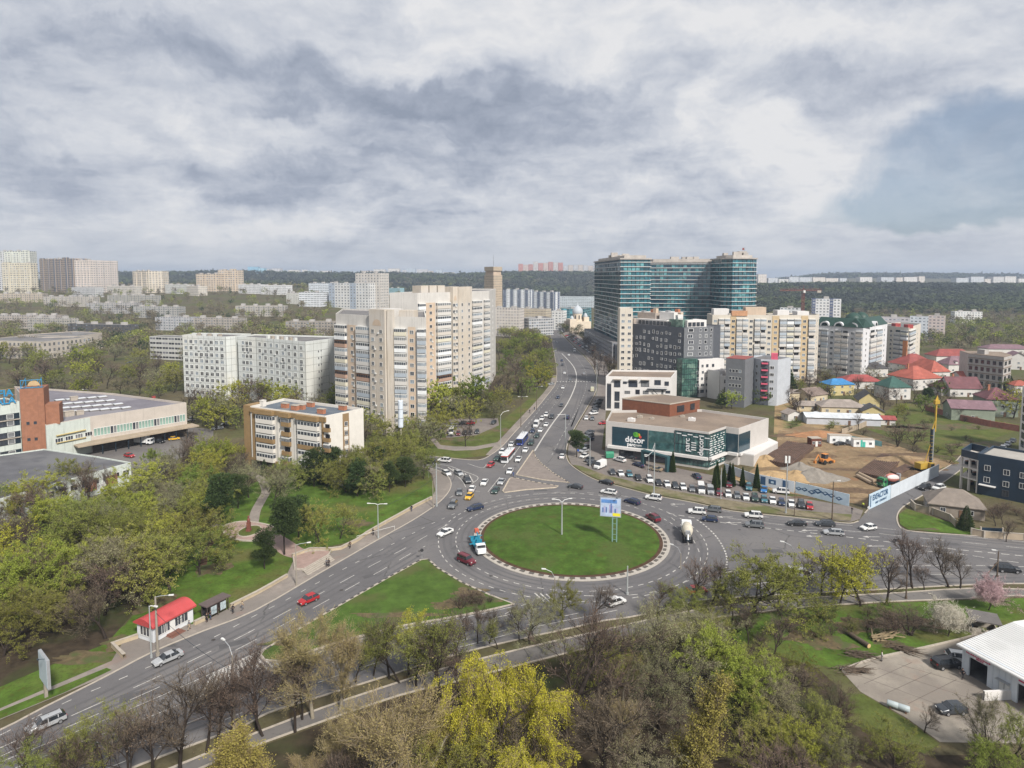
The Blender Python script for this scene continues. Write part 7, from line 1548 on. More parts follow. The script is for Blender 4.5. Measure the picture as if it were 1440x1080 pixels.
SR=[('hatch','maroon',(1025,684),(2,12),'parked by the cypresses, left of two'),('suv','teal',(1053,688),(1,12),'parked by the cypresses, right of two'),('sedan','blue',(1074.5,691),(-3,12),'bright one in front of the blue site fence'),('suv','white',(1098,694),(-22,-2),'parked lengthwise before the printed fence'),('suv','white',(871.5,649),(-18,-5),'by the hall entrance, left of the portal'),('sedan','dark',(887,645),(-16,-3),'half hidden behind the entrance portal'),('sedan','navy',(898,656),(-18,-6),'in front of the entrance portal'),('sedan','gold',(922,662),(-20,-4),'beside the right leg of the entrance portal'),('sedan','navy',(980,672),(-10,-8),'alone under the glass corner of the shop hall'),('cargo','white',(844,658),(-16,7),'big one at the left end of the car park'),('sedan','dark',(832.5,653),(-14,6),'left of the big white van'),('sedan','dark',(828.5,648.5),(-14,6),'second left of the big white van'),('hatch','white',(821.5,643.5),(-14,6),'next to the pine at the avenue corner'),('hatch','silver',(821,636),(-14,4),'among the row behind the pine, third from its lower end'),('sedan','dark',(823,630.5),(-14,4),'among the row behind the pine, middle'),('suv','grey',(828,615),(-14,3),'row between the pine and the hall, second from the top'),('sedan','navy',(828,620),(-14,3),'row between the pine and the hall, third from the top'),('sedan','dark',(829,609.5),(-14,3),'row between the pine and the hall, topmost'),('hatch','red',(848,597),(-12,1),'tucked against the left wall of the shop hall'),('sedan','black',(842,564.5),(-14,2),'angle parked beside the white office, topmost'),('suv','dark',(840,569),(-14,2),'angle parked beside the white office, second'),('sedan','black',(838.5,573.5),(-14,2),'angle parked beside the white office, third'),('hatch','dark',(836.5,578),(-14,2),'angle parked beside the white office, fourth'),('suv','white',(834.5,583),(-14,2),'angle parked beside the white office, fifth'),('hatch','white',(824.5,590),(-2,12),'at the lower end of the angled row, left'),('hatch','grey',(833,590.5),(-2,12),'at the lower end of the angled row, right'),('suv','silver',(635,601),(-16,1),'in the small left parking, behind the white van'),('cargo','white',(634.5,610.5),(-3,11),'first in the small left parking row'),('hatch','maroon',(644.5,611.5),(-2,11),'in the small left parking beside the white van'),('hatch','black',(653.5,610.5),(-2,11),'third in the small left parking row'),('hatch','black',(661.5,610),(-2,11),'fourth in the small left parking row'),('hatch','dark',(671,609),(-2,11),'fifth and last in the small left parking row'),('hatch','dark',(651,597),(-12,1),'back row of the small left parking, left of the red one'),('hatch','red',(661,597),(-12,1),'back row of the small left parking'),('hatch','dark',(694,596),(-8,5),'parked alone by the path right of the small parking'),('suv','black',(1331,938),(22,-2),'parked in front of the car wash bay'),('suv','white',(1352,931),(20,3),'peeping out behind the corner of the car wash'),('hatch','dark',(1338,1002),(-20,1),'half hidden by the white blossoming bush on the yard'),('sedan','silver',(119,711),(-18,6),'under the trees below the workshop, left of two'),('suv','silver',(139,715),(-18,6),'under the trees below the workshop, right of two'),('suv','black',(223,623),(18,1),'beside the white box truck in the factory yard'),('hatch','yellow',(245,619),(18,-2),'half hidden in the factory yard'),('hatch','red',(182,643),(18,3),'half hidden low in the factory yard'),('suv','silver',(268,592),(-16,1),'between the factory and the apartment house'),('hatch','silver',(318,598),(-16,1),'parked left of the five storey house, upper'),('sedan','grey',(306,604),(-16,2),'parked left of the five storey house, lower'),('sedan','black',(1181,626),(-16,1),'parked in front of the left site cabin'),('suv','white',(1146,584),(-14,1),'between the huts left of the slate roof'),('suv','white',(1320,689),(-15,4),'parked at the lane edge beside the old hip-roofed house'),('hatch','white',(1410,632),(-10,6),'first behind the navy building roof'),('hatch','silver',(1417,627),(-10,6),'second behind the navy building roof'),('hatch','dark',(1424,622),(-10,6),'third behind the navy building roof'),('sedan','dark',(183,511),(-12,1),'on the clearing left of the panel block')]
for c_ in SR:car(*c_)
def trolley(label,px,dpx,lowm,topm,roofc):
 p=P(*px);d=P(px[0]+dpx[0],px[1]+dpx[1])-p;rz=math.atan2(d.y,d.x);rt=empty('trolleybus',(p.x,p.y,.03),rz,label,'trolleybus');L,W_=11.8,2.5
 mb=MB();q=[(L/2,-W_/2+.2),(L/2,W_/2-.2),(L/2-.25,W_/2),(-L/2+.1,W_/2),(-L/2,W_/2-.2),(-L/2,-W_/2+.2),(-L/2+.1,-W_/2),(L/2-.25,-W_/2)]
 mb.prism(q,.35,1.25,0);mb.prism(q,2.35,2.8,1,2);mb.prism([(x*.999,y*.98)for x,y in q],1.25,2.35,0);mb.build('body',[lowm,topm,roofc],rt)
 mb=MB();
 for s_ in(-1,1):
  for k in range(6):mb.box((-L/2+1.3+k*1.75,s_*(W_/2),1.3),(1.6,.04,1.02),0)
 mb.build('side_window',cglass,rt)
 mb=MB();mb.box((L/2+.01,0,1.15),(.06,2.1,1.3),0);mb.build('windscreen',cglass,rt);mb=MB();mb.box((-L/2-.01,0,1.4),(.05,1.8,.9),0);mb.build('rear_window',cglass,rt)
 for x in(-3.2,3.2,0):mb=MB();mb.box((x,0,2.8),(2.2 if x else 2.8,1.6,.32),0);mb.build('roof_unit',roofc,rt)
 for s_ in(-.35,.35):mb=MB();mb.tube((-1.5,s_,3.1),(-6.8,s_*1.2,4.6),.05,.04,5);mb.build('trolley_pole',dk,rt)
 for x in(L/2-2.4,-L/2+3.0):
  for s_ in(-1,1):mb=MB();mb.lathe([(0,-.15),(.3,-.15),(.48,-.1),(.48,.12),(.3,.15),(0,.15)],(0,0,0),14,0,'y');mb.build('wheel',tyre_m,rt,(x,s_*(W_/2-.13),.48))
 for s_ in(-.9,.9):mb=MB();mb.box((L/2+.02,s_,.6),(.08,.3,.18),0);mb.build('headlight',sign_lamp,rt)
 return rt
trolley('red and white trolleybus at the head of the queue beside the paved islands',(714.5,646),(-11,13),mat('bus_white',(.56,.57,.58),.4,.05),mat('bus_red',(.36,.05,.04),.4,.08),MATS['bus_white'])
trolley('blue and white trolleybus behind the red one',(734.5,622),(-10,13),mat('bus_blue',(.03,.05,.20),.4,.08),MATS['bus_blue'],MATS['bus_white'])
p=P(673,774);d=P(681,788)-p;tt_=empty('crane_truck',(p.x,p.y,.03),math.atan2(d.y,d.x),'white truck with a blue lifting bed and red basket at the roundabout edge','truck')
mb=MB();mb.box((-.2,0,.7),(7.0,1.0,.3),0);mb.build('chassis',dk,tt_);mb=MB();mb.prism([(1.4,-1.1),(3.0,-1.1),(3.5,-.95),(3.5,.95),(3.0,1.1),(1.4,1.1)],.6,1.6,0);mb.prism([(1.45,-1.05),(2.7,-1.05),(2.7,1.05),(1.45,1.05)],1.6,2.35,0);cb=mb.build('cab',MATS['white_panel'],tt_)
mb=MB();mb.poly([(2.71,-1.0,1.62),(2.71,1.0,1.62),(2.71,.95,2.28),(2.71,-.95,2.28)]);mb.box((2.1,0,1.68),(.9,2.13,.5),0);mb.build('window',gl[2],cb)
bm_=mat('machine_blue',(.02,.20,.30),.5,.2);mb=MB();mb.box((-1.4,0,1.0),(4.4,2.2,.25),0)
for x in(-3.4,-1.4,.6):mb.box((x,0,1.25),(.15,2.3,.8),0)
mb.path([(.6,0,1.3),(.4,0,3.0),(-3.2,.3,3.3)],.16,6);mb.path([(-1.2,-1.9,1.2),(-1.2,1.9,1.2)],.12,5);mb.path([(-3.2,-1.6,2.2),(-3.2,1.6,2.2)],.1,5);mb.build('crane_bed',bm_,tt_)
mb=MB();mb.box((-3.3,.3,3.0),(1.0,.9,.9),0);mb.build('basket',mat('basket_red',(.45,.10,.06),.6,.1),tt_)
for x in(2.5,-1.4,-2.6):
 for s_ in(-1,1):mb=MB();mb.lathe([(0,-.16),(.3,-.16),(.46,-.1),(.46,.1),(.3,.16),(0,.16)],(0,0,0),14,0,'y');mb.build('wheel',tyre_m,tt_,(x,s_*.95,.46))
for s_ in(-.75,.75):mb=MB();mb.box((3.5,s_,.85),(.08,.35,.2),0);mb.build('headlight',sign_lamp,tt_)
c=car('offroad','maroon',(656,792),(19,8),'boxy, at the lower left of the roundabout ring')
p=P(201,625);bx=empty('box_truck',(p.x,p.y,.03),-.12,'white box truck at the loading dock of the factory','truck');mb=MB();mb.box((-1,0,1.0),(6.0,2.4,2.6),0);mb.build('cargo_box',MATS['white_panel'],bx);mb=MB();mb.box((3.0,0,.6),(1.8,2.2,2.0),0);cb=mb.build('cab',MATS['white_panel'],bx);mb=MB();mb.box((3.9,0,1.5),(.08,1.9,.8),0);mb.box((3.2,0,1.55),(.9,2.23,.7),0);mb.build('window',gl[2],cb)
for x in(2.9,-2.6):
 for s_ in(-1,1):mb=MB();mb.lathe([(0,-.15),(.28,-.15),(.45,-.1),(.45,.1),(.28,.15),(0,.15)],(0,0,0),12,0,'y');mb.build('wheel',tyre_m,bx,(x,s_*1.0,.45))
p=P(857,644);gs=empty('container',tuple(p),.1,'small green roll-top container at the left corner of the shop hall','container');mb=MB();mb.prism([(-1.4,-1),(1.4,-1),(1.4,1),(-1.4,1)],.3,1.7,0);mb.build('body',PC['tgreen'],gs)
mb=MB();N=8;
for k in range(N):a0,a1=math.pi*k/N,math.pi*(k+1)/N;mb.poly([(-1.4,-math.cos(a0),1.7+.7*math.sin(a0)),(1.4,-math.cos(a0),1.7+.7*math.sin(a0)),(1.4,-math.cos(a1),1.7+.7*math.sin(a1)),(-1.4,-math.cos(a1),1.7+.7*math.sin(a1))])
for x_ in(-1.4,1.4):f=[(x_,-math.cos(math.pi*k/N),1.7+.7*math.sin(math.pi*k/N))for k in range(N+1)];mb.poly(f if x_<0 else f[::-1])
mb.build('lid',PC['tgreen'],gs)
for x in(-1,1):mb=MB();mb.box((x,0,0),(.4,1.8,.32),0);mb.build('foot',tyre_m,gs)
pa,pb=P(903,654),P(937,664);d=pb-pa;pt=empty('entrance_portal',(pa.x,pa.y,0),math.atan2(d.y,d.x),'dark teal entrance portal frame standing in the car park','portal');pm_=mat('portal_teal',(.03,.075,.085),.5,.15)
for x in(0,d.length):mb=MB();mb.box((x,.6,0),(.9,1.6,4.6),0);mb.build('pillar',pm_,pt)
mb=MB();mb.box((d.length/2,.6,4.6),(d.length+.9,1.6,.6),0);mb.build('lintel',pm_,pt)
p=P(1261,763);mc=empty('motorcycle',(p.x,p.y,.03),.05,'dark motorcycle on the right road behind the bare trees','motorcycle')
for x in(-.7,.7):mb=MB();mb.lathe([(.26,-.05),(.32,-.05),(.32,.05),(.26,.05),(.26,-.05)],(0,0,0),14,0,'y');mb.build('wheel',tyre_m,mc,(x,0,.32))
mb=MB();mb.prism([(-.8,-.12),(.3,-.16),(.3,.16),(-.8,.12)],.6,.85,0);mb.path([(.7,0,.32),(.4,0,.95),(.35,0,1.1)],.05,6);mb.path([(.33,-.35,1.1),(.33,.35,1.1)],.03,5);mb.box((-.1,0,.35),(.6,.24,.3),0);mb.build('frame',trim,mc)
# ================================================================== LAMPS, POLES, BILLBOARDS
lampg=mat('lamp_post_grey',(.38,.40,.40),.5,.1,1,.3);conc=mat('concrete_pole',(.27,.24,.20),.9,.2,.6,streak=.3);wood=mat('wooden_pole',(.10,.075,.055),.9,.2,.6)
def MB_box(rt,n,c,d,m):mb=MB();mb.box(c,d,0);return mb.build(n,m,rt)
def MB_tube(rt,n,a,b,m):mb=MB();mb.tube(a,b,.12,.1,6);return mb.build(n,m,rt)
def lamp(px,ytop,label,m=None,r=.13,arms=(),name='street_lamp',group=None,extra=None):
 "arms: (dx, dy, rise) in metres from the pole top, each ending in a lamp head"
 p=P(*px);hh=ZT(ytop,p.y,px[0]);rt=empty(name,tuple(p),0,label,'street lamp' if arms else 'pole',group)
 mb=MB();mb.tube((0,0,0),(0,0,hh),r,r*.62,9);mb.tube((0,0,0),(0,0,.5),r*1.5,r*1.5,9);mb.build('pole',m or lampg,rt)
 for(dx,dy,rise)in arms:
  mb=MB();pts=[(0,0,hh-.1),(dx*.35,dy*.35,hh+rise*.7),(dx,dy,hh+rise)];mb.path(pts,.055,6);am=mb.build('arm',m if m is lampg or m is None else metal_grey,rt)
  a_=math.atan2(dy,dx);mb=MB();mb.prism([(-.1,-.12),(.65,-.17),(.75,0),(.65,.17),(-.1,.12)],-.06,.10,0);mb.build('lamp_head',sign_lamp,rt,(dx,dy,hh+rise),a_)
 if extra:extra(rt,hh)
 return rt
lamp((213,925),852,'slim grey lamp post in front of the kiosk, left of the wooden pole',None,.13,[(1.0,-.3,.1)])
lamp((222,922),839,'stout buff pole with a lamp arm in front of the kiosk',conc,.22,[(2.2,.3,.1)])
lamp((330,1022),921,'tall pole with a curved lamp arm between the bare trees at the bottom left',conc,.16,[(-1.6,1.2,1.5)])
lamp((417,823),766,'lamp by the stone steps on the left avenue',conc,.16,[(2.2,.8,.1)])
lamp((532,757),709,'double-armed lamp on the pavement below the lawn',None,.15,[(1.6,0,.1),(-1.9,0,.2)])
lamp((614,712),651,'tall grey pole at the pavement corner left of the roundabout',None,.20,[])
lamp((609,714),676,'shorter pole at the pavement corner next to the tall grey one',conc,.14,[])
lamp((790,756),706,'double-armed lamp in the middle of the roundabout lawn',None,.22,[(1.8,.2,.8),(-1.8,-.2,.8)])
lamp((704,628),584,'lamp with a right arm beside the path on the avenue',None,.13,[(2.5,.5,1.6)])
lamp((732.5,600),558,'dark double-armed lamp on the left pavement higher up the avenue',wood,.14,[(2.2,0,.1),(-.6,0,.1)])
lamp((754.5,576),545,'lamp on the left pavement near the walkers',wood,.14,[(2.2,0,.6)])
lamp((795,637),582,'tall grey pole on the right kerb near the pine',None,.22,[(-2.2,0,-.3)])
lamp((829.5,656),616,'white pole among the cars left of the shop hall',None,.16,[])
lamp((919.5,695),623,'tall pole with a short arm in front of the shop hall car park',None,.20,[(-2.2,.2,-4.0)])
lamp((1013.5,702),658,'slim pole with a slanted brace at the middle of the car park row',None,.15,[])
lamp((1105,722),648,'tall pole with twin antenna panels at the right part of the car park',None,.20,[],extra=lambda rt,hh:[MB_box(rt,'antenna_panel',(s_*.45,0,hh-.6),(.45,.3,1.9),frame_w)for s_ in(-1,1)])
lamp((1117,726),690,'slim rusty pole near the twin antenna pole',wood,.1,[])
lamp((1170,731),677,'leaning dark wooden pole at the right end of the verge',wood,.18,[(.9,-.3,.3)])
lamp((1116,824),776,'grey lamp with a slanted arm between the trees on the right road',conc,.15,[(-2.0,.8,1.8)])
lamp((1169,831),768,'dark wooden pole left of the yellow-green trees',wood,.17,[])
lamp((882,836),796,'grey pole at the lower rim of the roundabout',None,.2,[])
lamp((780,862),812,'lamp with a bright head among the trees below the roundabout',conc,.14,[(-1.8,.3,1.5)])
lamp((957,800),778,'lamp with a slanted arm at the lower right of the ring',conc,.12,[(-1.5,1.0,1.5)])
lamp((1402,812),775,'dark braced pole at the far right road',wood,.17,[(-.5,.2,.1)],extra=lambda rt,hh:MB_tube(rt,'brace',(-3.2,-.5,0),(0,0,hh*.6),wood))
lamp((1274,842),790,'dark pole behind the bare trees on the right road',wood,.16,[])
lamp((839,557),506,'tall pole on the right pavement of the avenue above the cream van',None,.16,[])
lamp((850,530),500,'dark lamp pole by the bare trees on the right pavement',wood,.13,[(-1.5,0,.4)])
lamp((912,672),640,'slim lamp between the parked cars by the portal',None,.1,[(-.8,0,.1)])
lamp((126,590),548,'pole with small lamps on the far side of the factory roof',conc,.12,[(-2,0,.1)])
for i,(x,y,yt)in enumerate(((776,505,480),(778,520,493),(836,515,484),(823,498,474))):
 lamp((x,y),yt,'small far lamp on the %s side of the avenue, %s'%(('left','left','right','right')[i],('upper','lower','lower','upper')[i]),wood,.12,[(1.4 if i<2 else-1.4,0,.3)])
def billboard(px,ytop,ybot,wd,yaw,label,face,posts=((0,0),),pm=None,back=None,art=None,pr=.14,off=0):
 p=P(*px);z1=ZT(ytop,p.y,px[0]);z0=ZT(ybot,p.y,px[0]);rt=empty('billboard',tuple(p),yaw,label,'billboard')
 for(x,y)in posts:mb=MB();mb.box((x,y,0),(pr*2,pr*2,z0+.3),0);mb.build('post',pm or lampg,rt)
 if len(posts)>1:
  for z in np.arange(1.2,z0,1.3):mb=MB();mb.box((0,0,z),(abs(posts[0][0]-posts[1][0]),.08,.1),0);mb.build('cross_bar',pm or lampg,rt)
 mb=MB();mb.box((off,0,z0),(wd,.4,z1-z0),0);mb.build('panel',back or metal_grey,rt)
 mb=MB();mb.box((off,-.22,z0+.12),(wd-.24,.04,z1-z0-.24),0);fc=mb.build('poster',face,rt)
 if art:art(fc,wd,z0,z1,off)
 mb=MB();mb.path([(off+wd*.3,-.2,z1),(off+wd*.3,-1.0,z1+.3)],.04,4);mb.box((off+wd*.3,-1.05,z1+.25),(.5,.2,.12),0);mb.build('flood_light',dk,rt)
 return rt
billboard((65,981),921,961,4.6,-.72,'blank pale billboard on the left verge seen at an angle',mat('poster_pale',(.40,.46,.50),.5,.05),pm=conc,pr=.22)
def art_rb(fc,wd,z0,z1,off=0):
 h_=z1-z0
 def q(x0,zz0,x1,zz1,m,n):mb=MB();mb.box((off+(x0+x1)/2*wd,-.25-.004*(len(n)%5),z0+zz0*h_),((x1-x0)*wd,.012,(zz1-zz0)*h_),0);mb.build(n,m,fc)
 q(-.44,.72,.30,.90,mat('poster_blue',(.10,.22,.48),.5,.3,1),'printed_headline');q(.10,.06,.46,.22,mat('poster_yellow',(.70,.62,.04),.5,.05),'printed_strip')
 for i,x in enumerate((-.36,-.28,-.20,-.04,.03,.10,.22,.30)):q(x-.03,.22,x+.03,.22+(.25,.34,.28,.42,.48,.38,.22,.26)[i],mat('poster_lilac' if i%2 else 'poster_navy',(.36,.34,.52)if i%2 else(.08,.14,.34),.5,.3,2),'printed_tower'+'x'*0)
billboard((864,766),700,727,5.0,-.22,'tall billboard with a pale blue skyline poster and yellow corner on the roundabout lawn',mat('poster_sky',(.38,.46,.60),.5,.18,.8),posts=((-.5,0),(.5,0)),pm=mat('steel_teal',(.16,.26,.24),.6,.1),art=art_rb,off=-1.0)
p=P(564,634);py_=empty('pylon',tuple(p),0,'white cylindrical pylon on a pole between the white house and the beige tower','pylon');z0,z1=ZT(601,p.y,564),ZT(563,p.y,564)
mb=MB();mb.tube((0,0,0),(0,0,z0),.35,.35,8);mb.build('pole',conc,py_);mb=MB();mb.lathe([(0,z0),(.85,z0),(.95,z0+.3),(.95,z1-.2),(.8,z1),(0,z1)],(0,0,0),12)
for k in range(1,3):mb.lathe([(.97,z0+(z1-z0)*k/3),(.99,z0+(z1-z0)*k/3+.12),(.97,z0+(z1-z0)*k/3+.24)],(0,0,0),12,1)
mb.build('drum',[mat('pylon_white',(.55,.60,.66),.5,.08,.6),metal_grey],py_);mb=MB();mb.tube((0,0,z1),(0,0,z1+3.4),.06,.04,5);mb.build('rod',dk,py_)
def sign_post(px,label,face,hh=2.6,kind='round'):
 p=P(*px);rt=empty('road_sign',tuple(p),0,label,'road sign');mb=MB();mb.tube((0,0,0),(0,0,hh),.04,.04,6);mb.build('post',metal_grey,rt)
 mb=MB();(mb.lathe([(0,-.03),(.38,-.03),(.38,.03),(0,.03)],(0,-.06,hh-.2),14,0,'y')if kind=='round' else mb.box((0,-.06,hh-.7),(.7,.05,.7),0));mb.build('plate',face,rt)
sb_=mat('road_sign_blue',(.02,.07,.28),.5,.05);sd_=mat('sign_back_dark',(.04,.04,.045),.7,.1)
sign_post((593.5,788),'small dark sign on a post at the tip of the grass island',sd_);sign_post((603,672),'dark sign on the left pavement under the trees',sd_,3);sign_post((729,658),'small dark sign at the left corner of the upper paved island',sd_,2.2)
sign_post((1221,728),'round pale sign plate at the mouth of the lane',mat('sign_back_pale',(.5,.5,.5),.5,.05),3.0);sign_post((813,646),'blue sign board by the pine at the avenue corner',sb_,3.6,'sq')
# ================================================================== PEOPLE
def skin_mesh(name,verts,edges,radii,sub=1,root=0):
 me=bpy.data.meshes.new(name);me.from_pydata(verts,edges,[]);o=bpy.data.objects.new('tmp',me);COL.objects.link(o)
 md=o.modifiers.new('s','SKIN');md.use_smooth_shade=True
 for i,r_ in enumerate(radii):me.skin_vertices[0].data[i].radius=(r_,r_)if not isinstance(r_,tuple)else r_
 me.skin_vertices[0].data[root].use_root=True
 if sub:sm=o.modifiers.new('u','SUBSURF');sm.levels=sub;sm.render_levels=sub
 bpy.context.view_layer.update();out=bpy.data.meshes.new_from_object(o.evaluated_get(bpy.context.evaluated_depsgraph_get()));out.name=name
 bpy.data.objects.remove(o);return out
def figure(step,arm,lean=.0):
 "joints of a standing or walking figure 1.75 m tall, facing +x"
 s=step;L=lean
 v=[(0,0,.95),(.02+L*.3,0,1.15),(.02+L*.6,0,1.36),(.02+L*.8,0,1.47),(.03+L,0,1.55),(.045+L,0,1.66),(.04+L,0,1.73)]
 rad=[.135,.12,.14,.06,.055,.098,.07];ed=[(0,1),(1,2),(2,3),(3,4),(4,5),(5,6)]
 v.append((.14+L,0,1.625));rad.append(.022);ed.append((5,7))
 for sg,st_ in((1,s),(-1,-s)):
  k=len(v);v+=[(0,.10*sg,.90),(st_*.5+.03,.11*sg,.50),(st_-(.06 if st_<0 else 0),.11*sg,.08+(.05 if st_<0 else 0)),(st_+.14,.12*sg,.035)]
  rad+=[.092,.062,.042,.035];ed+=[(0,k),(k,k+1),(k+1,k+2),(k+2,k+3)]
 for sg,st_ in((1,-arm),(-1,arm)):
  k=len(v);v+=[(.02+L*.6,.19*sg,1.40),(st_*.45-.02,.235*sg,1.13),(st_+.05,.225*sg,.89),(st_+.07,.22*sg,.82)]
  rad+=[.058,.044,.030,.034];ed+=[(2,k),(k,k+1),(k+1,k+2),(k+2,k+3)]
  for j,(dx,dl)in enumerate(((-.03,.07),(-.01,.085),(.01,.08),(.03,.065))):
   n_=len(v);v+=[(st_+.07+dx,.22*sg,.82-dl*.6),(st_+.08+dx,.21*sg,.82-dl)];rad+=[.010,.008];ed+=[(k+3,n_),(n_,n_+1)]
  n_=len(v);v+=[(st_+.115,.20*sg,.80),(st_+.125,.19*sg,.765)];rad+=[.011,.009];ed+=[(k+3,n_),(n_,n_+1)]
 return v,ed,rad
skin_c=mat('skin',(.42,.27,.20),.6,.05)
def cloth(nm,c):return mat('cloth_'+nm,c,.9,.15,6)
cdk=cloth('black',(.02,.02,.024));cjn=cloth('denim',(.05,.07,.12));hair_m=mat('hair_brown',(.05,.03,.02),.8,.2)
def person_proto(step,arm,lean=.0):
 v,ed,rad=figure(step,arm,lean);rt=empty('person',(0,0,0));link_b=link(skin_mesh('body',v,ed,rad,1),'body',rt);link_b.data.materials.append(skin_c)
 idx_t=[0,1,2,3];
 def sub(name,keep,grow,m):
  mp={k:i for i,k in enumerate(keep)};e2_=[(mp[a],mp[b])for a,b in ed if a in mp and b in mp]
  me=skin_mesh(name,[v[k]for k in keep],e2_,[rad[k]+grow for k in keep],1);me.materials.append(m);return link(me,name,rt)
 a1,a2=16,16+4+10
 sub('jacket',[0,1,2,3,a1,a1+1,a1+2,a2,a2+1,a2+2],.022,cdk);sub('trousers',[0,8,9,10,12,13,14],.020,cjn)
 mb=MB();mb.lathe([(.105,-.03),(.118,.03),(.105,.085),(.06,.125),(0,.135)],(.04+lean-.015,0,1.64),12);mb.build('hair',hair_m,rt,smooth=True)
 for s_ in(-1,1):mb=MB();mb.box((step*s_+.06,.11*s_,0),(.28,.11,.09),0);mb.build('shoe',cdk,rt)
 return rt
PP=[person_proto(.02,.02),person_proto(.28,.22),person_proto(.22,.3,.12)]
for p_ in PP:kids(p_)
PU=set()
def person(pose,px,dpx,jacket,trousers,label,hair=None):
 pr=PP[pose];p=P(*px);d=P(px[0]+dpx[0],px[1]+dpx[1])-p
 c=pr if pose not in PU else copy_tree(pr);PU.add(pose);c.name='person';c.location=(p.x,p.y,.1);c.rotation_euler=(0,0,math.atan2(d.y,d.x))
 for k in c.children:
  n=k.name.split('.')[0];m={'jacket':jacket,'trousers':trousers}.get(n)
  if m:k.material_slots[0].link='OBJECT';k.material_slots[0].material=m
 tag(c,label,'person')
cwh=cloth('pale',(.45,.43,.40));cbl=cloth('blue',(.04,.08,.20));cbr=cloth('brown',(.12,.08,.05));chv=cloth('hi_vis',(.50,.60,.05));cgr=cloth('grey',(.16,.16,.17));cbe=cloth('beige',(.35,.28,.20))
person(1,(266.5,886),(-10,5),cgr,cbe,'person in grey top and beige trousers by the right end of the kiosk');person(0,(291,875),(-8,6),cdk,cdk,'person in black standing at the left end of the bus shelter, left of two')
person(0,(296,872),(8,-4),cdk,cjn,'person in black jacket and jeans at the bus shelter, right of two');person(2,(327.5,863),(10,-5),cdk,cdk,'person in black walking just right of the bus shelter');person(1,(341,858),(-10,5),cbe,cgr,'person in beige walking right of the one in black near the bus shelter')
person(1,(459.5,797),(10,-5),cgr,cdk,'person in grey jacket walking below the stone steps, left of two');person(1,(462.5,797),(10,-5),cdk,cdk,'person in black walking below the stone steps, right of two');person(1,(492.5,771),(-10,5),cbr,cdk,'person in brown jacket walking along the low wall above the steps')
person(0,(525,753),(-10,5),cdk,cdk,'person in black standing by the low wall beside the double lamp');person(1,(579,719),(-10,6),cdk,cjn,'person walking by the low wall near its upper end');person(0,(722,670.5),(-6,6),cbl,cbl,'person in dark blue on the corner of the paved island in the junction')
person(1,(745,581),(-6,8),cdk,cdk,'person in black on the avenue pavement, left of two walkers');person(1,(751.5,577),(-6,8),cdk,cjn,'person in black and jeans on the avenue pavement, right of two walkers');person(0,(1213.5,715),(-6,6),chv,cdk,'site worker in a yellow safety vest at the gap of the site fence')
person(2,(1354,955),(-9,2),cdk,cdk,'person in black bending forward in front of the car wash bay');person(0,(1240,930),(-8,-2),cwh,cgr,'person in pale jacket at the upper edge of the concrete yard');person(1,(296,738),(-10,-3),cdk,cdk,'person in black walking on the park path')
person(0,(1198,722),(-6,4),cdk,cgr,'person in black at the end of the car park by the sand track');person(1,(906,660),(10,3),cgr,cdk,'person in grey walking through the entrance portal')
# ================================================================== TREES
bark_d=mat('dark_bark',(.038,.030,.025),.95,.3,.8,spec=.1);bark_g=mat('grey_bark',(.11,.095,.080),.95,.25,.8,spec=.1);bark_p=mat('pale_bark',(.25,.22,.17),.9,.3,1.2,spec=.1)
def leaf_mat(name,c,c2,rnd=.24,transl=.22):
 "foliage or fine twigs: tone varies leaf by leaf (uv) and tree by tree"
 if name in MATS:return MATS[name]
 m=bpy.data.materials.new(name);m.use_nodes=True;t=NT(m.node_tree);t.nt.nodes.clear()
 uv=t.n('ShaderNodeTexCoord');s=t.n('ShaderNodeSeparateXYZ');t.lk(uv.outputs['UV'],s.inputs[0])
 cc=t.mix(s.outputs[0],c,c2)
 oi=t.n('ShaderNodeObjectInfo');hs=t.n('ShaderNodeHueSaturation');t.lk(cc,hs.inputs['Color'])
 t.lk(t.mr(oi.outputs['Random'],0,1,1-rnd,1+rnd,False),hs.inputs['Value']);t.lk(t.mr(t.m('FRACT',t.m('MULTIPLY',oi.outputs['Random'],7.31)),0,1,.5-rnd*.10,.5+rnd*.06,False),hs.inputs['Hue'])
 d=t.n('ShaderNodeBsdfDiffuse');t.lk(hs.outputs[0],d.inputs[0]);out=t.n('ShaderNodeOutputMaterial')
 if transl:tr=t.n('ShaderNodeBsdfTranslucent');t.lk(hs.outputs[0],tr.inputs[0]);mx=t.n('ShaderNodeMixShader');mx.inputs[0].default_value=transl;t.lk(d.outputs[0],mx.inputs[1]);t.lk(tr.outputs[0],mx.inputs[2]);t.lk(mx.outputs[0],out.inputs[0])
 else:t.lk(d.outputs[0],out.inputs[0])
 MATS[name]=m;return m
twig_b=leaf_mat('twigs_brown',(.075,.058,.046),(.165,.130,.10),.2,0);twig_g=leaf_mat('twigs_grey',(.085,.073,.055),(.185,.16,.12),.2,0);twig_t=leaf_mat('twigs_tan',(.21,.165,.095),(.34,.27,.16),.15,0)
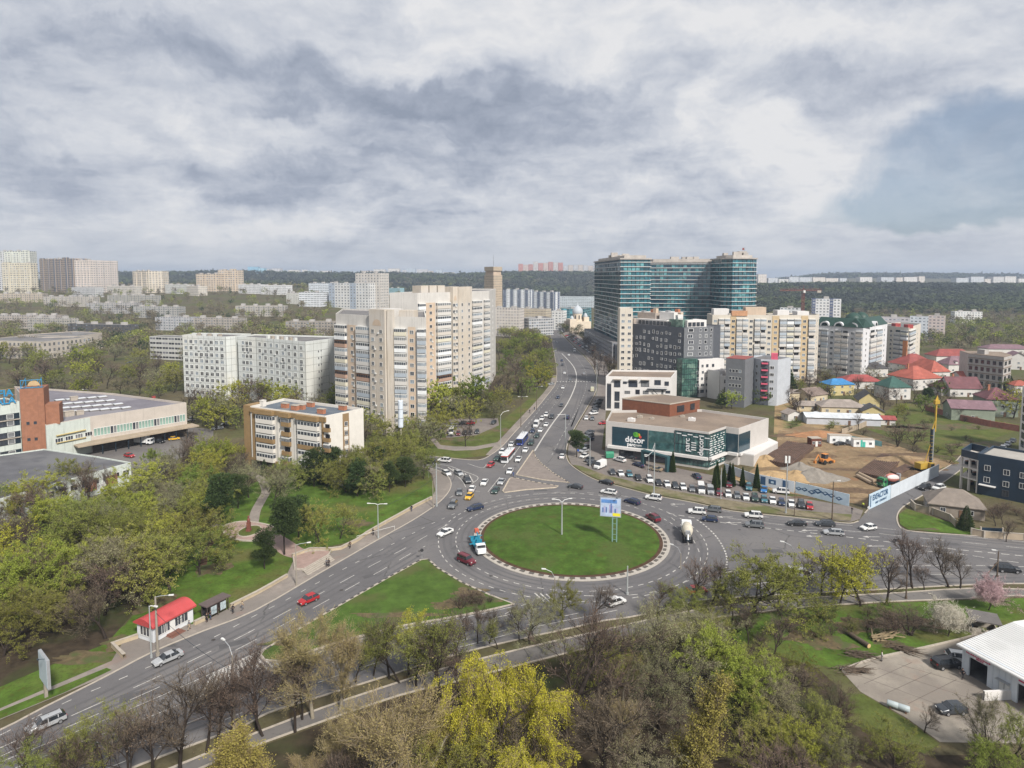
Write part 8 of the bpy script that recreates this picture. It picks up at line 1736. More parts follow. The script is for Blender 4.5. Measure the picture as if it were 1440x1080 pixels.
LM=dict(olive=leaf_mat('leaves_olive',(.150,.173,.037),(.281,.299,.077)),lime=leaf_mat('leaves_lime',(.206,.243,.036),(.377,.404,.081)),green=leaf_mat('leaves_green',(.127,.172,.032),(.234,.288,.063)),yellow=leaf_mat('leaves_yellow',(.33,.33,.03),(.60,.56,.07),.08),tan=leaf_mat('buds_tan',(.23,.19,.08),(.36,.30,.13),.1),brown=leaf_mat('buds_brown',(.155,.11,.075),(.24,.175,.12)),pine=leaf_mat('needles',(.026,.045,.018),(.065,.092,.034),.15,.1),pink=leaf_mat('blossom_pink',(.45,.30,.31),(.62,.46,.46),.05),white=leaf_mat('blossom_white',(.46,.42,.34),(.66,.62,.52),.05),grey=leaf_mat('buds_grey',(.165,.170,.085),(.285,.285,.15)),greenpine=leaf_mat('needles_green',(.030,.055,.016),(.065,.10,.032),.15,.1))
KINDS={'slimbare':dict(tr=.014,base=.34,rad=.22,up=.95,leaf='brown',nl=300,ls=.08,nt=1000,tm=twig_b,bark=bark_d,spread=.5),'slimolive':dict(tr=.014,base=.38,rad=.24,up=.9,leaf='olive',nl=4200,ls=.08,nt=900,tm=twig_g,bark=bark_d,spread=.5),'bare':dict(base=.32,rad=.27,up=.75,leaf='brown',nl=400,ls=.08,nt=1500,tm=twig_b,bark=bark_d,spread=.55),'grey':dict(base=.22,rad=.42,up=.55,leaf='grey',nl=9000,ls=.085,nt=2400,tm=twig_g,bark=bark_d,spread=.8),'olive':dict(base=.20,rad=.44,up=.5,leaf='olive',nl=17000,ls=.095,nt=1700,tm=twig_g,bark=bark_d,spread=.85),'lime':dict(base=.22,rad=.40,up=.55,leaf='lime',nl=20000,ls=.11,nt=1200,tm=twig_g,bark=bark_d,spread=.8),'green':dict(base=.20,rad=.40,up=.55,leaf='green',nl=20000,ls=.11,nt=1200,tm=twig_g,bark=bark_d,spread=.8),'willow':dict(base=.15,rad=.42,up=.55,leaf='yellow',nl=52000,ls=.078,nt=2200,tm=twig_t,bark=bark_d,spread=.8,droop=1.0),'tan':dict(base=.22,rad=.27,up=.9,leaf='tan',nl=7000,ls=.08,nt=3400,tm=twig_t,bark=bark_p,spread=.42),'poplar':dict(base=.08,rad=.17,up=1.6,leaf='yolive',nl=15000,ls=.09,nt=3000,tm=twig_t,bark=bark_p,spread=.22),'pink':dict(ball=1,base=.18,rad=.55,up=.4,leaf='pink',nl=30000,ls=.13,nt=900,tm=twig_b,bark=bark_d,spread=.9),'white':dict(ball=1,base=.15,rad=.50,up=.4,leaf='white',nl=28000,ls=.13,nt=1200,tm=twig_g,bark=bark_d,spread=.9),'shrub':dict(base=.05,rad=.55,up=.5,leaf='green',nl=5500,ls=.10,nt=1800,tm=twig_b,bark=bark_d,spread=.9),'bareshrub':dict(base=.05,rad=.55,up=.5,leaf='brown',nl=900,ls=.08,nt=2600,tm=twig_b,bark=bark_d,spread=.9),}
LM['ylime']=leaf_mat('leaves_yellow_green',(.252,.261,.027),(.450,.441,.063),.08)
LM['yolive']=leaf_mat('leaves_yellow_olive',(.235,.205,.055),(.38,.335,.09),.1)
def crown_mesh(name,V,UV,mi,mats):
 nf=len(V)//4
 me=bpy.data.meshes.new(name);me.vertices.add(nf*4);me.vertices.foreach_set('co',V.astype(np.float32).ravel());me.loops.add(nf*4);me.polygons.add(nf)
 me.loops.foreach_set('vertex_index',np.arange(nf*4));me.polygons.foreach_set('loop_start',np.arange(0,nf*4,4));me.polygons.foreach_set('loop_total',np.full(nf,4))
 for m in mats:me.materials.append(m)
 me.polygons.foreach_set('material_index',mi.astype(np.int32));ul=me.uv_layers.new(name='UVMap');ul.data.foreach_set('uv',np.repeat(UV,4,0).astype(np.float32).ravel())
 me.update();me.validate();return me
def norm(a):return a/np.maximum(1e-6,np.linalg.norm(a,axis=-1,keepdims=True))
def make_tree(kind,seed,Hh=10.0,lod=1.0):
 K=KINDS[kind];rg=np.random.default_rng(seed);r=random.Random(seed);T=MB();ends=[]
 droop=K.get('droop',0)
 def branch(p,d,L,rad,lev):
  n=4 if lev<2 else 3;pts=[p];dd=d.copy()
  for k in range(n):
   dd=(dd+Vector((r.gauss(0,.13),r.gauss(0,.13),r.gauss(0,.06)+(.10*K['up']if lev else .02)-(droop*.28 if lev>1 else 0)))).normalized();pts.append(pts[-1]+dd*(L/n))
  for k in range(n):
   ra=rad*(1-.62*k/n);rb_=rad*(1-.62*(k+1)/n)
   T.tube(pts[k],pts[k+1],max(.012,ra),max(.010,rb_),6 if lev==0 else(5 if lev==1 else 3),0,caps=False)
  if lev>=3 or L<.5:ends.append((pts[-2],pts[-1],L));return
  nb={0:7,1:5,2:4}[lev]
  if lev==0:nb=9 if kind in('poplar','tan')else 7
  for k in range(nb):
   t=(K['base']+(1-K['base'])*(k+r.random()*.6)/nb)if lev==0 else(.25+.75*(k+r.random()*.7)/nb)
   t=min(.999,t);i=int(t*n);q=pts[i].lerp(pts[i+1],t*n-i)
   az=k*2.399+r.uniform(-.5,.5);ax=dd.orthogonal().normalized();ax.rotate(Matrix.Rotation(az,3,dd));sp=K['spread']*(1.25 if lev==0 and t<.5 else 1.0)
   nd=(dd*(1-.35*sp)+ax*sp*r.uniform(.75,1.2)).normalized()
   if lev==0:LL=Hh*K['rad']*(1.15 if kind not in('poplar','tan')else 1.5)*(1-.45*abs(t-.45))*r.uniform(.8,1.15)
   else:LL=L*r.uniform(.50,.72)
   branch(q,nd,LL,rad*(.52 if lev==0 else .6)*(1-.4*t),lev+1)
  if lev:ends.append((pts[-2],pts[-1],L*.5))
 trunkL=Hh*(.62 if kind not in('poplar','tan')else .85)
 if kind in('shrub','bareshrub'):
  for k in range(5):branch(Vector((r.gauss(0,.25),r.gauss(0,.25),0)),Vector((r.gauss(0,.35),r.gauss(0,.35),1)).normalized(),Hh*.5,Hh*.012,1)
 else:branch(Vector((0,0,-.2)),Vector((r.gauss(0,.04),r.gauss(0,.04),1)),trunkL,Hh*K.get('tr',.019),0)
 E0=np.array([tuple(e[0])for e in ends]);E1=np.array([tuple(e[1])for e in ends]);ED=norm(E1-E0)
 ne=len(E1);nt=int(K['nt']*lod);nl=int(K['nl']*lod)
 wgt=rg.gamma(.5,1.0,ne);wgt/=wgt.sum()
 idx=rg.choice(ne,nt,p=(wgt*.55+.45/ne));tl=Hh*rg.uniform(.035,.10,nt)*(1.5 if droop else 1.0)
 st=E0[idx]+(E1[idx]-E0[idx])*rg.uniform(-1.2,1.0,(nt,1))+rg.normal(0,Hh*.012,(nt,3))
 td=norm(ED[idx]*1.1+rg.normal(0,.55,(nt,3))+np.array([0,0,.25*K['up']-droop*1.4]));sd=norm(np.cross(td,rg.normal(0,1,(nt,3))));tw=Hh*.0013*(1/max(.35,lod))**.6*rg.uniform(.7,1.4,(nt,1))
 en=st+td*tl[:,None];A=np.stack([st-sd*tw,st+sd*tw,en+sd*tw*.4,en-sd*tw*.4],1).reshape(-1,3)
 u1=rg.uniform(0,1,nt)
 li=rg.choice(nt,nl);lw=rg.gamma(.6,1,nt);li=rg.choice(nt,nl,p=lw/lw.sum())
 lp=st[li]+td[li]*tl[li][:,None]*rg.uniform(.1,1.15,(nl,1))+rg.normal(0,Hh*.010,(nl,3))
 if K.get('ball'):
  nb_=int(nl*.75);d_=norm(rg.normal(0,1,(nb_,3)))*rg.uniform(.25,1,(nb_,1))**.45;cl=1+.16*np.sin(d_*9+1.3).sum(1,keepdims=True)/1.5
  lp[:nb_]=d_*cl*np.array([Hh*.40,Hh*.40,Hh*.33])+np.array([0,0,Hh*.60])
 s_=Hh/10*K['ls']*rg.uniform(.45,1.15,(nl,1))*(1/max(.25,lod))**.5;a=norm(rg.normal(0,1,(nl,3))+(np.array([0,0,-1.2])if droop else 0));b_=norm(np.cross(a,rg.normal(0,1,(nl,3))))
 B=np.stack([lp-a*s_,lp+b_*s_*.55,lp+a*s_,lp-b_*s_*.55],1).reshape(-1,3);u2=rg.uniform(0,1,nl)
 V=np.concatenate([A,B]);UV=np.stack([np.concatenate([u1,u2]),np.zeros(nt+nl)],1);mi=np.concatenate([np.zeros(nt),np.ones(nl)])
 top=max(V[:,2].max(),.1);sc=Hh/top
 V=V*np.array([sc,sc,sc]);T.v=[(x*sc,y*sc,z*sc)for x,y,z in T.v]
 tm=T.mesh('trunk',K['bark'],True);cm_=crown_mesh('crown',V,UV,mi,[K['tm'],LM[K['leaf']]])
 return tm,cm_
def make_conifer(kind,seed,lod=1.0):
 "pine: open dark layers; thuja: dense narrow cone; spruce: broad cone"
 rg=np.random.default_rng(seed);Hh=10.0;T=MB();T.tube((0,0,-.1),(0,0,9.3),.16,.03,7);n=int({'pine':9000,'thuja':12000,'spruce':12000}[kind]*lod)
 if kind=='pine':
  cs=[];
  for k in range(16):z=rg.uniform(3.2,9.2);a=rg.uniform(0,6.28);rr=(1-abs(z-5.5)/6)*rg.uniform(.6,2.6);c=np.array([rr*np.cos(a),rr*np.sin(a),z]);cs.append(c);T.tube((0,0,z-.7),tuple(c),.06,.02,4)
  cs=np.array(cs);ci=rg.integers(0,len(cs),n);d=norm(rg.normal(0,1,(n,3)))*rg.uniform(.3,1.0,(n,1))**.5;P_=cs[ci]+d*np.array([1.6,1.6,.8]);out=norm(d+np.array([0,0,.5]))
 else:
  z=10*(1-np.sqrt(rg.uniform(0,1,n)))*.97+.25;R0=1.35 if kind=='thuja' else 2.6;a=rg.uniform(0,6.283,n);prof=(1-z/10)**.8;lay=1+.12*np.sin(z*7+3*np.sin(a*3));rr=R0*prof*lay*rg.uniform(.55,1.04,n)
  P_=np.stack([rr*np.cos(a),rr*np.sin(a),z],1);out=norm(np.stack([np.cos(a),np.sin(a),np.full(n,1.4 if kind=='thuja' else-.1)],1))
 s_=rg.uniform(.10,.24,(n,1))*(1/max(.3,lod))**.5;o=norm(out+rg.normal(0,.35,(n,3)));b_=norm(np.cross(o,rg.normal(0,1,(n,3))))*.35
 V=np.stack([P_-b_*s_,P_+o*s_*1.5-b_*s_*.3,P_+o*s_*1.6+b_*s_*.3,P_+b_*s_],1).reshape(-1,3)
 return T.mesh('trunk',bark_d),crown_mesh('crown',V,np.stack([rg.uniform(0,1,n),np.zeros(n)],1),np.zeros(n),[LM['pine' if kind!='thuja' else 'greenpine']])
TP={}
def tproto(kind,lod,k):
 key=(kind,lod,k)
 if key not in TP:
  q={2:1.6,1:1.0,0:.30}[lod]
  if kind=='yellowlime':KINDS[kind]=dict(KINDS['lime'],leaf='ylime',nl=9000)
  TP[key]=make_conifer(kind,31+k*7,q)if kind in('pine','thuja','spruce')else make_tree(kind,100+k*13+len(kind)+lod,10.0,q)
 return TP[key]
CNT={}
TN={'slimbare':'bare_tree','slimolive':'budding_tree','bare':'bare_tree','grey':'budding_tree','olive':'budding_tree','tan':'budding_tree','pine':'pine_tree','thuja':'cypress','spruce':'spruce','willow':'willow','poplar':'poplar','shrub':'bush','bareshrub':'bush','pink':'blossom_tree','white':'blossom_tree'}
def tree(kind,px,h,label,group=None,wd=1.0,lod=None,z=.0,at=None,yaw=None):
 p=at or P(*px);Y=p.y
 if lod is None:lod=2 if Y<118 else(1 if Y<235 else 0)
 i=CNT.get(kind,0);CNT[kind]=i+1;nv=3 if lod else 2
 tm,cm_=tproto(kind,lod,i%nv);nm=TN.get(kind,'tree');rt=empty(nm,(p.x,p.y,z),(i*2.4 if yaw is None else yaw),label,'bush' if 'shrub' in kind else 'tree',group)
 s=h/10.0;sx_=s*wd
 for me_,n in((tm,'trunk'),(cm_,'crown')):link(me_,n,rt,(0,0,0),0,(sx_,sx_*(.94+.12*((i*37)%10)/10),s))
 return rt
def tree_px(kind,xb,yb,ytop,label,group=None,wd=1.0,**k):
 "tree whose foot shows (or would show) at (xb, yb) and whose top reaches row ytop"
 p=P(xb,yb);return tree(kind,(xb,yb),ZT(ytop,p.y,xb),label,group,wd,**k)
LIST_START=1
# --- the big individual trees in front
tree_px('willow',690,1110,905,'large bright yellow-green weeping willow at the bottom centre',wd=.92)
tree_px('willow',735,1150,1010,'smaller yellow willow at the right foot of the large willow',wd=.9)
tree_px('tan',520,1135,930,'broad tan birch-like tree with pale stems left of the yellow willow',wd=1.6);tree_px('tan',440,1010,842,'tall slender tan tree leaning over the road, leftmost of the tan group',wd=1.1);tree_px('tan',478,1000,850,'tall slender tan tree right behind the leaning one',wd=1.2)
tree_px('tan',455,1130,985,'low tan budding tree at the bottom left of the tan group');tree_px('poplar',592,1130,1015,'yellow-green young poplar between the tan birch and the willow',wd=1.6);tree_px('poplar',350,1120,968,'slim pale green poplar at the bottom left by the service road',wd=1.5)
tree_px('poplar',962,1130,925,'tall golden columnar poplar at the bottom right of centre',wd=1.35);tree_px('bare',790,1030,858,'big brown bare tree with a pale trunk right of the willow',wd=1.5);tree_px('bare',845,1110,950,'brown bare tree at the bottom between willow and golden poplar',wd=1.3)
tree_px('grey',905,985,838,'broad grey-green budding tree below the roundabout',wd=1.15);tree_px('olive',955,960,862,'olive tree right of the broad grey-green one',wd=1.2);tree_px('grey',925,1030,905,'rounded grey-green tree in front of the broad one',wd=1.0);tree_px('olive',860,975,880,'low olive tree left of the broad grey-green one')
tree_px('lime',990,985,875,'bright lime tree on the slope right of the grey-green trees',wd=1.1);tree_px('lime',1040,1010,905,'bright lime tree left of the lawn');tree_px('olive',1062,862,760,'wide spreading olive-lime tree with dark limbs right of the roundabout',wd=1.45)
tree_px('olive',1030,872,800,'lower leaning limb tree left of the spreading tree');tree_px('lime',1095,850,772,'lime tree right next to the spreading tree',wd=.9)
tree_px('bare',975,852,772,'thick brown bare tree in front of the mixer truck',wd=1.2);tree_px('bare',1000,850,780,'second brown bare tree right of the one before the mixer truck');tree_px('bare',925,870,805,'low dark bare tree at the lower edge of the ring')
tree_px('olive',792,872,815,'young yellow-olive tree under the roundabout, beside the lamp',wd=.9);tree_px('bare',833,875,815,'thin dark bare sapling under the roundabout');tree_px('grey',745,905,826,'grey budding tree left of the young olive one',wd=1.1);tree_px('bare',730,900,850,'thin bare tree behind the grey budding one')
for(x,yb,yt,k,lb)in((1125,838,775,'bare','bare tree just left of the white minivan'),(1155,836,771,'bare','bare upright tree right of the white minivan'),(1181,849,768,'yellowlime','yellow-green tree, left one of the bright pair'),(1211,851,756,'yellowlime','yellow-green tree, right and taller one of the bright pair'),(1220,828,766,'bare','bare tree right behind the bright pair'),(1246,850,770,'bare','bare tree right of the bright pair'),(1283,827,743,'bare','tall bare tree near the motorcycle'),(1335,826,753,'bare','wide bare tree near the right end of the row'),(1350,828,770,'bare','thin bare tree at the right end of the row'),(1300,830,790,'bare','short bare tree between the two tall ones')):
 tree_px(k,x,yb,yt,lb+' on the right road','roadside trees of the right road',wd=1.15 if k=='bare' else 1.0)
tree_px('pink',1390,858,806,'round pink blossoming tree by the service road at the right',wd=1.0,lod=2);tree_px('white',1333,895,834,'creamy white blossoming tree left of the guard shelter',wd=1.1,lod=2);tree_px('grey',1388,1080,972,'pale budding tree in front of the car wash doors',wd=.8)
tree_px('bareshrub',1280,893,845,'brown bare thicket left of the white blossom tree',wd=1.9);tree_px('bareshrub',1255,890,850,'brown bare thicket behind the felled trunk',wd=1.5);tree_px('olive',1425,1075,985,'olive tree at the bottom right corner');tree_px('green',1395,1110,1035,'green tree at the bottom right corner')
tree_px('bare',1300,1030,985,'small bare sapling by the lower edge of the yard');tree_px('olive',1232,980,968,'low sprouting bush at the corner of the yard')if False else None
for i,(x,yb,yt)in enumerate(((215,1100,968),(255,1095,940),(290,1060,948),(303,1058,925),(325,1050,945),(38,1130,1015),(95,1150,1030),(360,1025,905),(370,1035,925),(415,1030,915),(425,1012,925),(195,1110,985))):
 tree_px('slimbare',x,yb,yt,'bare dark tree of the bottom left row, %s'%['in front of the lowest service road bend','second of the clump by the curved lamp','beside the black estate car lane','just left of the curved lamp','right under the curved lamp','in the very corner','below the black estate car','at the tip of the hatched median','right of the tip of the hatched median','under the tan trees','below the island tip','right of the corner pair'][i],wd=1.25)
tree_px('olive',150,1110,980,'yellow-olive budding tree over the road at the bottom left',wd=1.1);tree_px('olive',30,1150,1050,'yellow sprouting tree in the bottom left corner')
for i,(x,yb,yt,k)in enumerate(((525,950,868,'olive'),(548,955,860,'bare'),(562,960,866,'grey'),(585,965,850,'olive'),(605,990,858,'grey'),(618,985,868,'bare'),(640,950,858,'bare'),(575,948,855,'yellowlime'),(655,900,852,'bare'),(672,905,846,'bare'),(688,905,850,'bare'),(700,912,860,'grey'),(500,960,880,'olive'),(645,985,905,'bare'))):
 tree_px({'bare':'slimbare','olive':'slimolive','grey':'slimolive'}.get(k,k),x,yb,yt,'%s verge tree, %s from the left along the service road'%({'olive':'olive budding','bare':'dark bare','grey':'grey-green budding','yellowlime':'bright yellow-green'}[k],ORD[[1,2,3,5,6,7,8,4,10,11,12,13,0,9][i]]),wd=1.1)
for i,(x,yb,yt)in enumerate(((660,850,815),(675,852,822),(690,848,826),(648,858,822))):tree_px('bareshrub',x,yb,yt+8,'brown bare bush on the right tip of the grass island, %s'%['highest','second','rightmost','leftmost'][i],wd=1.2)
# --- scattered woods
def inpoly(x,y,q):
 c=False;n=len(q);j=n-1
 for i in range(n):
  if(q[i][1]>y)!=(q[j][1]>y)and x<(q[j][0]-q[i][0])*(y-q[i][1])/(q[j][1]-q[i][1])+q[i][0]:c=not c
  j=i
 return c
PLACED=[]
def wood(px,n,mix,h0,h1,labels,seed,dmin=4.0,wd=1.1,lod=None,group=None):
 "individual trees spread over a plan area; labels by kind, shared by trees nothing tells apart"
 q=PX(px);r=random.Random(seed);xs_=[a[0]for a in q];ys_=[a[1]for a in q];t=0;k=0
 kinds=[m_ for m_,w_ in mix for _ in range(w_)]
 while k<n and t<n*60:
  t+=1;x,y=r.uniform(min(xs_),max(xs_)),r.uniform(min(ys_),max(ys_))
  if not inpoly(x,y,q)or any((x-a)**2+(y-b)**2<dmin**2 for a,b in PLACED):continue
  kd=r.choice(kinds);PLACED.append((x,y));lb=labels%WORD[kd]
  tree(kd,None,r.uniform(h0,h1)*(1.0 if kd not in('shrub','bareshrub')else .45),lb,(group or labels.split(' in ')[-1]if False else 'group: '+lb)[7:],wd*r.uniform(.85,1.2),at=Vector((x,y,0)),lod=lod);k+=1
WORD=dict(slimbare='bare tree',slimolive='budding tree',bare='brown bare tree',grey='grey-green budding tree',olive='olive budding tree',lime='bright lime tree',green='fresh green tree',willow='yellow willow',tan='tan budding tree',pine='dark pine',spruce='dark spruce',shrub='green bush',bareshrub='brown bare bush',yellowlime='yellow-green tree',poplar='golden poplar',thuja='cypress',white='white blossoming tree')
wood([(-60,900),(-60,770),(60,742),(150,760),(210,790),(215,860),(150,898),(60,925),(-20,950)],26,[('olive',5),('grey',4),('lime',2),('bare',2),('yellowlime',1)],11,15,'%s of the left wood above the blank billboard',1,6.5,1.2)
wood([(-60,775),(-60,720),(60,722),(140,735),(230,700),(300,690),(290,745),(230,780),(150,775),(60,760)],26,[('olive',4),('grey',3),('lime',3),('green',1)],9,13,'%s between the workshop and the left wood',2,6,1.2)
wood([(225,780),(285,770),(300,800),(262,845),(235,850)],2,[('olive',2)],12,15,'%s with a broad crown over the lawn behind the kiosk',3,7,1.3)
wood([(270,640),(345,650),(350,690),(300,690),(250,700),(225,690),(240,660)],14,[('bare',2),('grey',3),('olive',3),('lime',1)],9,14,'%s between the factory yard and the five storey house',4,6,1.1)
wood([(385,700),(430,690),(520,700),(600,672),(560,660),(500,668),(440,682),(370,690)],26,[('pine',3),('grey',3),('olive',4),('bare',1)],9,13,'%s in the park grove below the five storey house',5,4.2,1.1)
for(k,x,yb,yt,lb)in(('pine',310,745,665,'tall dark pine left of the park plaza'),('pine',335,715,662,'dark pine behind the park plaza'),('pine',372,800,742,'dark small pine right below the park plaza'),('pine',400,780,700,'big dark pine between the plaza and the steps'),('pine',420,760,690,'dark pine above the stone steps'),('olive',449,762,698,'slender olive budding tree on the lawn above the steps, left of two'),('olive',478,758,705,'slender olive budding tree on the lawn above the steps, right of two'),('grey',385,715,650,'grey budding tree beside the path to the white house'),('pine',570,685,640,'dark pine at the right end of the park grove'),('pine',548,692,648,'second dark pine at the right end of the park grove'),('bare',247,745,700,'thin tree by the park path'),('olive',284,735,660,'tall thin-trunked tree left of the park path'),('bare',252,680,615,'dark spreading bare tree beside the factory yard'),('lime',305,665,602,'pale lime tree left of the five storey house'),('green',212,668,628,'small fresh green tree at the corner of the workshop'),('bare',123,722,655,'dark bare tree in front of the workshop, left of two'),('bare',132,718,640,'dark bare tree in front of the workshop, right of two'),('bare',85,715,668,'bare tree leaning before the workshop windows'),('bare',158,705,650,'bare tree before the right end of the workshop'),('spruce',372,668,645,'small dark spruce at the foot of the white house'),('spruce',420,676,652,'dark spruce under the balconies of the white house'),('spruce',455,680,650,'dark spruce at the right corner of the white house'),('spruce',480,672,645,'dark spruce by the small porch of the white house')):
 tree_px(k,x,yb,yt,lb)
wood([(520,640),(560,625),(610,600),(620,625),(600,645),(560,655),(520,662)],12,[('grey',3),('olive',4),('lime',1)],8,13,'%s around the foot of the white pylon',6,6,1.2)
wood([(480,612),(560,592),(640,575),(700,560),(700,590),(620,590),(570,602),(500,640)],26,[('bare',3),('grey',2),('olive',2),('lime',1)],9,14,'%s at the foot of the beige towers',7,5.5,1.1)
tree_px('green',672,580,526,'fresh bright green tree before the taller beige tower',wd=1.2);tree_px('lime',603,590,530,'lime tree between the two beige towers',wd=1.1);tree_px('bare',655,628,590,'bare small tree on the grass by the small parking');tree_px('olive',660,605,555,'olive tree behind the small parking')
wood([(700,590),(745,555),(770,535),(772,510),(765,480),(720,480),(700,500),(698,555)],56,[('olive',3),('lime',2),('bare',3),('green',2)],10,15,'%s in the belt between the beige tower and the avenue',8,5.5,1.15)
wood([(252,590),(340,560),(480,575),(470,600),(345,600),(300,615)],34,[('bare',3),('grey',2),('olive',3),('lime',1),('yellowlime',1)],10,16,'%s before the foot of the panel block',9,5.5,1.1)
wood([(-20,530),(120,535),(258,545),(258,572),(150,560),(0,550)],26,[('bare',4),('grey',3),('olive',4),('lime',1),('green',1)],10,16,'%s behind the factory roof',10,7.5,1.2)
wood([(-30,505),(120,500),(205,505),(250,520),(255,540),(120,530),(-30,525)],26,[('bare',3),('grey',3),('olive',4),('lime',2)],11,17,'%s left of the panel block above the factory wood',11,9,1.2)
wood([(835,520),(858,512),(866,525),(855,545),(846,540)],7,[('bare',1)],10,14,'%s on the right pavement of the avenue',12,5,1.2)
wood([(815,490),(838,482),(862,500),(860,515),(835,515)],9,[('bare',1)],10,14,'%s before the dark arcade of the avenue',13,6,1.3)
for i,(x,yb,yt)in enumerate(((1005,690,655),(1008,686,648),(1018,684,653),(1030,684,651),(1053-9,684,656),(1064,686,652),(873,641,616),(946,664,634),(1026,682,650))):
 tree_px('thuja' if i!=1 else 'thuja',x,yb,yt,['dark cypress at the left end of the row, front','dark cypress at the left end of the row, rear and tallest','second cypress of the row by the site fence','third cypress of the row by the site fence','fourth cypress of the row by the site fence','rightmost cypress of the row by the site fence','small cypress in a teal planter before the blue logo panel','single cypress beside the right leg of the entrance portal','cypress squeezed between the second and third of the row'][i],wd=1.0,lod=1)
tree_px('pine',811,643,600,'dark pine at the corner of the avenue and the car park',wd=1.1,lod=1)
for(k,x,yb,yt,lb)in(('spruce',1109,552,517,'dark broad spruce below the yellow apartment block'),('spruce',1055,556,522,'tall dark conifer beside the grey apartment house'),('lime',1029,575,548,'yellow-green tree in front of the white cube house'),('pine',1015,575,552,'dark pine left of the yellow-green tree by the cube house'),('spruce',1358,745,710,'dark round conifer on the grass before the old hip-roofed house'),('bare',1415,762,726,'bare tree by the concrete fence at the right'),('bare',1400,740,708,'bare brown bush tree before the navy building'),('bareshrub',1262,628,585,'wide bare bush in the middle of the green field'),('bareshrub',1285,625,592,'second bare bush right of the wide one in the field'),('spruce',1405,545,527,'dark spruce pair right of the orange roof, left'),('spruce',1420,545,527,'dark spruce pair right of the orange roof, right'),('lime',1272,580,566,'yellowish hedge tree by the charcoal cottages'),('yellowlime',1425,588,545,'yellow hazy tree before the sage house at the right'),('pine',1305,570,545,'dark pine among the villas'),('bare',1345,590,570,'bare tree at the red brick wall'),('bare',1207,605,580,'thin bare tree before the white shed')):
 tree_px(k,x,yb,yt,lb,wd=1.2)
wood([(1095,560),(1140,530),(1260,515),(1300,540),(1260,590),(1180,560),(1110,590)],62,[('bare',5),('bareshrub',3),('grey',1),('olive',1)],7,10,'%s in the gardens left of the red-roofed villas',14,4,1.2)
wood([(1255,590),(1300,545),(1440,500),(1460,590),(1400,570),(1330,575)],44,[('bare',3),('bareshrub',2),('olive',2),('green',1)],6,9,'%s in the gardens of the right villas',15,4.5,1.1)
wood([(1130,610),(1180,600),(1300,640),(1350,620),(1380,640),(1340,655),(1290,640),(1220,612)],12,[('bareshrub',3),('shrub',1)],7,9,'%s along the back edge of the building site',16,4,1.3)
wood([(-60,1330),(330,1160),(560,1080),(650,1040),(760,1000),(850,960),(1000,925),(1080,975),(1150,1040),(1240,1110),(1100,1260),(600,1300)],30,[('grey',4),('olive',2),('bare',7),('tan',3)],6.5,10,'%s in the foreground wood along the bottom',17,5.0,1.25)
wood([(1000,905),(1085,910),(1130,965),(1165,1020),(1260,1085),(1230,1180),(1050,1090)],15,[('lime',3),('olive',3),('bare',3)],6,9,'%s on the slope between the lawn and the yard',18,4.5,1.2)
wood([(950,868),(1110,860),(1120,890),(1050,905),(980,890)],14,[('bareshrub',1),('shrub',2),('olive',1)],6,8,'%s on the bank below the service road',19,3.5,1.2)
wood([(1110,862),(1170,858),(1170,900),(1110,900)],10,[('shrub',2),('bareshrub',1)],5,8,'%s at the left end of the lawn',20,3,1.2)
print('TREES',sum(CNT.values()),CNT)
# --- the tree cover farther than anyone could count
far_m=[leaf_mat('far_foliage_brown',(.115,.095,.065),(.18,.155,.10),.1,0),leaf_mat('far_foliage_olive',(.12,.13,.045),(.21,.215,.075),.1,0),leaf_mat('far_foliage_lime',(.17,.20,.035),(.26,.28,.055),.1,0),leaf_mat('far_foliage_dark',(.03,.045,.02),(.06,.08,.035),.1,0)]
def far_wood(name,label,px,n,h0,h1,w,seed,rad=.42):
 rg=np.random.default_rng(seed);xs_=[a[0]for a in px];ys_=[a[1]for a in px];V=[];M_=[];k=0
 while k<n:
  x,y=rg.uniform(min(xs_),max(xs_)),rg.uniform(min(ys_),max(ys_))
  if not inpoly(x,y,px):continue
  pp_=P(x,y);x,y=pp_.x,pp_.y
  k+=1;tz=terrain_z(x,y)if y>600 else .0;h=rg.uniform(h0,h1);nf=int(max(60,min(420,90000/y*1.2)));R_=h*rad*rg.uniform(.8,1.3)
  c=rg.normal(0,1,(5,3));c=norm(c)*rg.uniform(.2,.75,(5,1));ci=rg.integers(0,5,nf);d=norm(rg.normal(0,1,(nf,3)))*rg.uniform(.3,.62,(nf,1));pt=(c[ci]+d)*np.array([R_,R_,h*.36])+np.array([x,y,h*.60+tz])
  s_=h*.030*(420/nf)**.5*rg.uniform(.5,1.3,(nf,1));a=norm(rg.normal(0,1,(nf,3)));b_=norm(np.cross(a,rg.normal(0,1,(nf,3))));V.append(np.stack([pt-a*s_,pt+b_*s_*.6,pt+a*s_,pt-b_*s_*.6],1).reshape(-1,3));M_.append(np.full(nf,rg.choice(4,p=w)))
  a0=np.array([[x-.25,y,tz],[x+.25,y,tz],[x+.12,y,tz+h*.6],[x-.12,y,tz+h*.6]]);V.append(a0);M_.append(np.array([0]))
 V=np.concatenate(V);M_=np.concatenate(M_);o=link(crown_mesh(name,V,np.stack([rg.uniform(0,1,len(M_)),np.zeros(len(M_))],1),M_,far_m),name);tag(o,label,'trees',None,'stuff')
far_wood('distant_trees','mass of brown and olive trees between the low blocks in the left half',[(-120,500),(-120,425),(460,428),(480,505),(345,508),(250,512),(205,500),(60,498)],1300,11,16,[.54,.32,.08,.06],1)
far_wood('distant_trees','thin far belt of trees under the left horizon towers',[(-200,426),(-200,412),(700,415),(700,430),(470,432)],700,12,18,[.5,.38,.08,.04],2)
far_wood('distant_trees','far trees around the end of the avenue',[(700,478),(700,440),(778,438),(772,468),(760,482)],110,10,14,[.5,.3,.2,0],3)
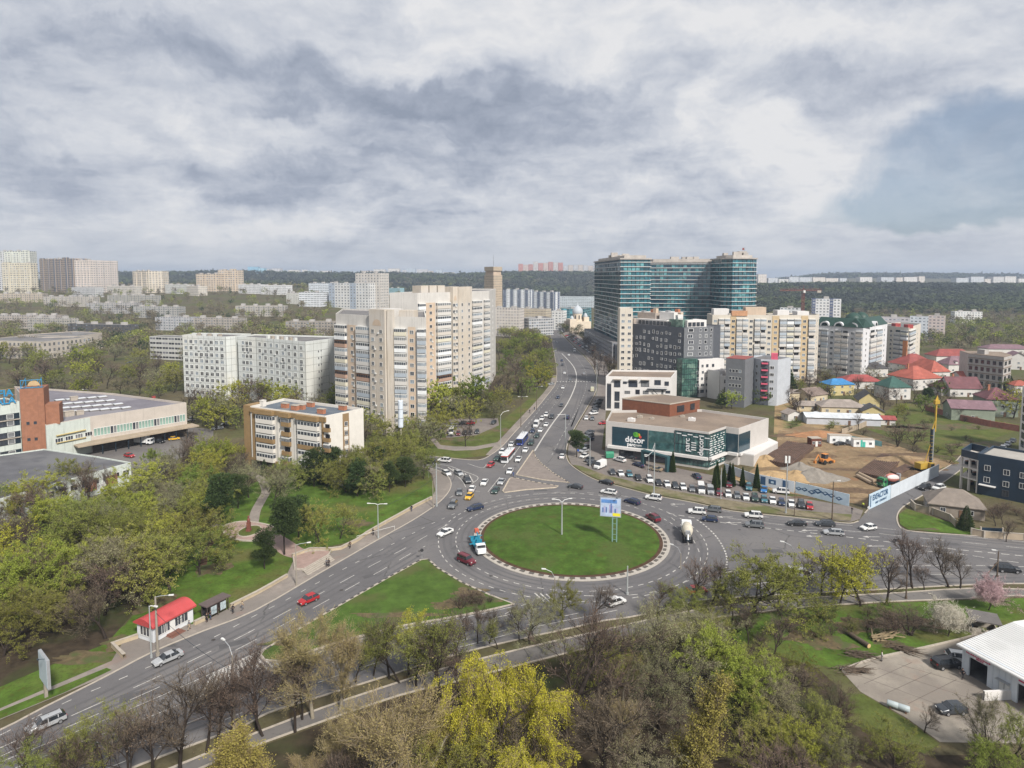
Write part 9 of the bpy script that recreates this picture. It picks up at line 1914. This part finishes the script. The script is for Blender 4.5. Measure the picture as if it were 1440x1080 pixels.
far_wood('distant_trees','wide tree cover between the villas and the forest slope on the right',[(1250,500),(1255,462),(1330,455),(1500,448),(1560,520),(1400,492),(1310,497)],420,10,15,[.42,.33,.15,.10],4)
far_wood('distant_trees','brownish far scrub at the foot of the right forest slope',[(1060,447),(1150,438),(1600,432),(1600,452),(1300,456),(1240,462)],420,9,14,[.6,.3,.05,.05],5)
far_wood('distant_trees','dark trees and bushes around the church at the avenue end',[(782,474),(782,462),(812,462),(834,482),(822,486)],26,7,12,[.5,.1,0,.4],6)
wood([(1120,858),(1260,850),(1250,875),(1190,900),(1130,900)],9,[('shrub',2),('bareshrub',2)],4,7,'%s scattered on the right lawn under the roadside trees',23,3,1.1)
wood([(60,745),(140,755),(165,790),(60,800)],4,[('lime',2),('green',1)],10,12,'%s inside the left wood, brighter than its neighbours',24,4,1.2)
for(k,x,yb,yt,lb)in(('lime',205,800,722,'big lime-green round tree at the right end of the left wood'),('olive',240,830,735,'big olive round tree over the lawn behind the kiosk, nearest to it'),('grey',150,860,735,'large brownish budding tree in the middle of the left wood'),('lime',35,880,760,'bright lime tree at the left edge of the picture'),('olive',90,700,640,'olive tree rising before the workshop roof'),('grey',350,700,640,'grey-green tree covering the left foot of the white house'),('olive',500,690,625,'full olive tree in front of the right end of the white house'),('olive',535,672,610,'full olive tree between the white house and the pylon')):
 tree_px(k,x,yb,yt,lb,wd=1.15)
wood([(1215,600),(1275,572),(1400,602),(1380,630),(1330,630),(1250,615)],14,[('bareshrub',3),('shrub',1)],5,8,'%s dotted over the green field before the brick wall',25,5,1.2)
wood([(1092,560),(1180,570),(1185,600),(1095,605)],10,[('bareshrub',3),('shrub',1)],5,8,'%s on the rough ground right of the shop hall',26,4,1.2)
wood([(1010,560),(1095,545),(1100,570),(1030,580)],7,[('green',1),('bareshrub',2),('bare',1)],7,9,'%s in the yard behind the shop hall',27,5,1.1)
wood([(1380,735),(1450,745),(1460,730),(1400,715)],6,[('bareshrub',3),('bare',1)],6,9,'%s in the plot below the navy building',28,3,1.1)
# ================================================================== HAZE (far things fade to blue)
mb=MB();mb.box((0,5300,-1.0),(26000,13000,146),0)
hz=mb.mesh('haze',[]);ho=link(hz,'haze');ho['kind']='stuff'
hm=bpy.data.materials.new('haze_air');hm.use_nodes=True;hn=hm.node_tree;hn.nodes.clear()
pv=hn.nodes.new('ShaderNodeVolumePrincipled');pv.inputs['Color'].default_value=(.60,.71,.88,1);pv.inputs['Density'].default_value=.00015;pv.inputs['Anisotropy'].default_value=.1
oo=hn.nodes.new('ShaderNodeOutputMaterial');hn.links.new(pv.outputs[0],oo.inputs['Volume']);hz.materials.append(hm)
hm.cycles.homogeneous_volume=True
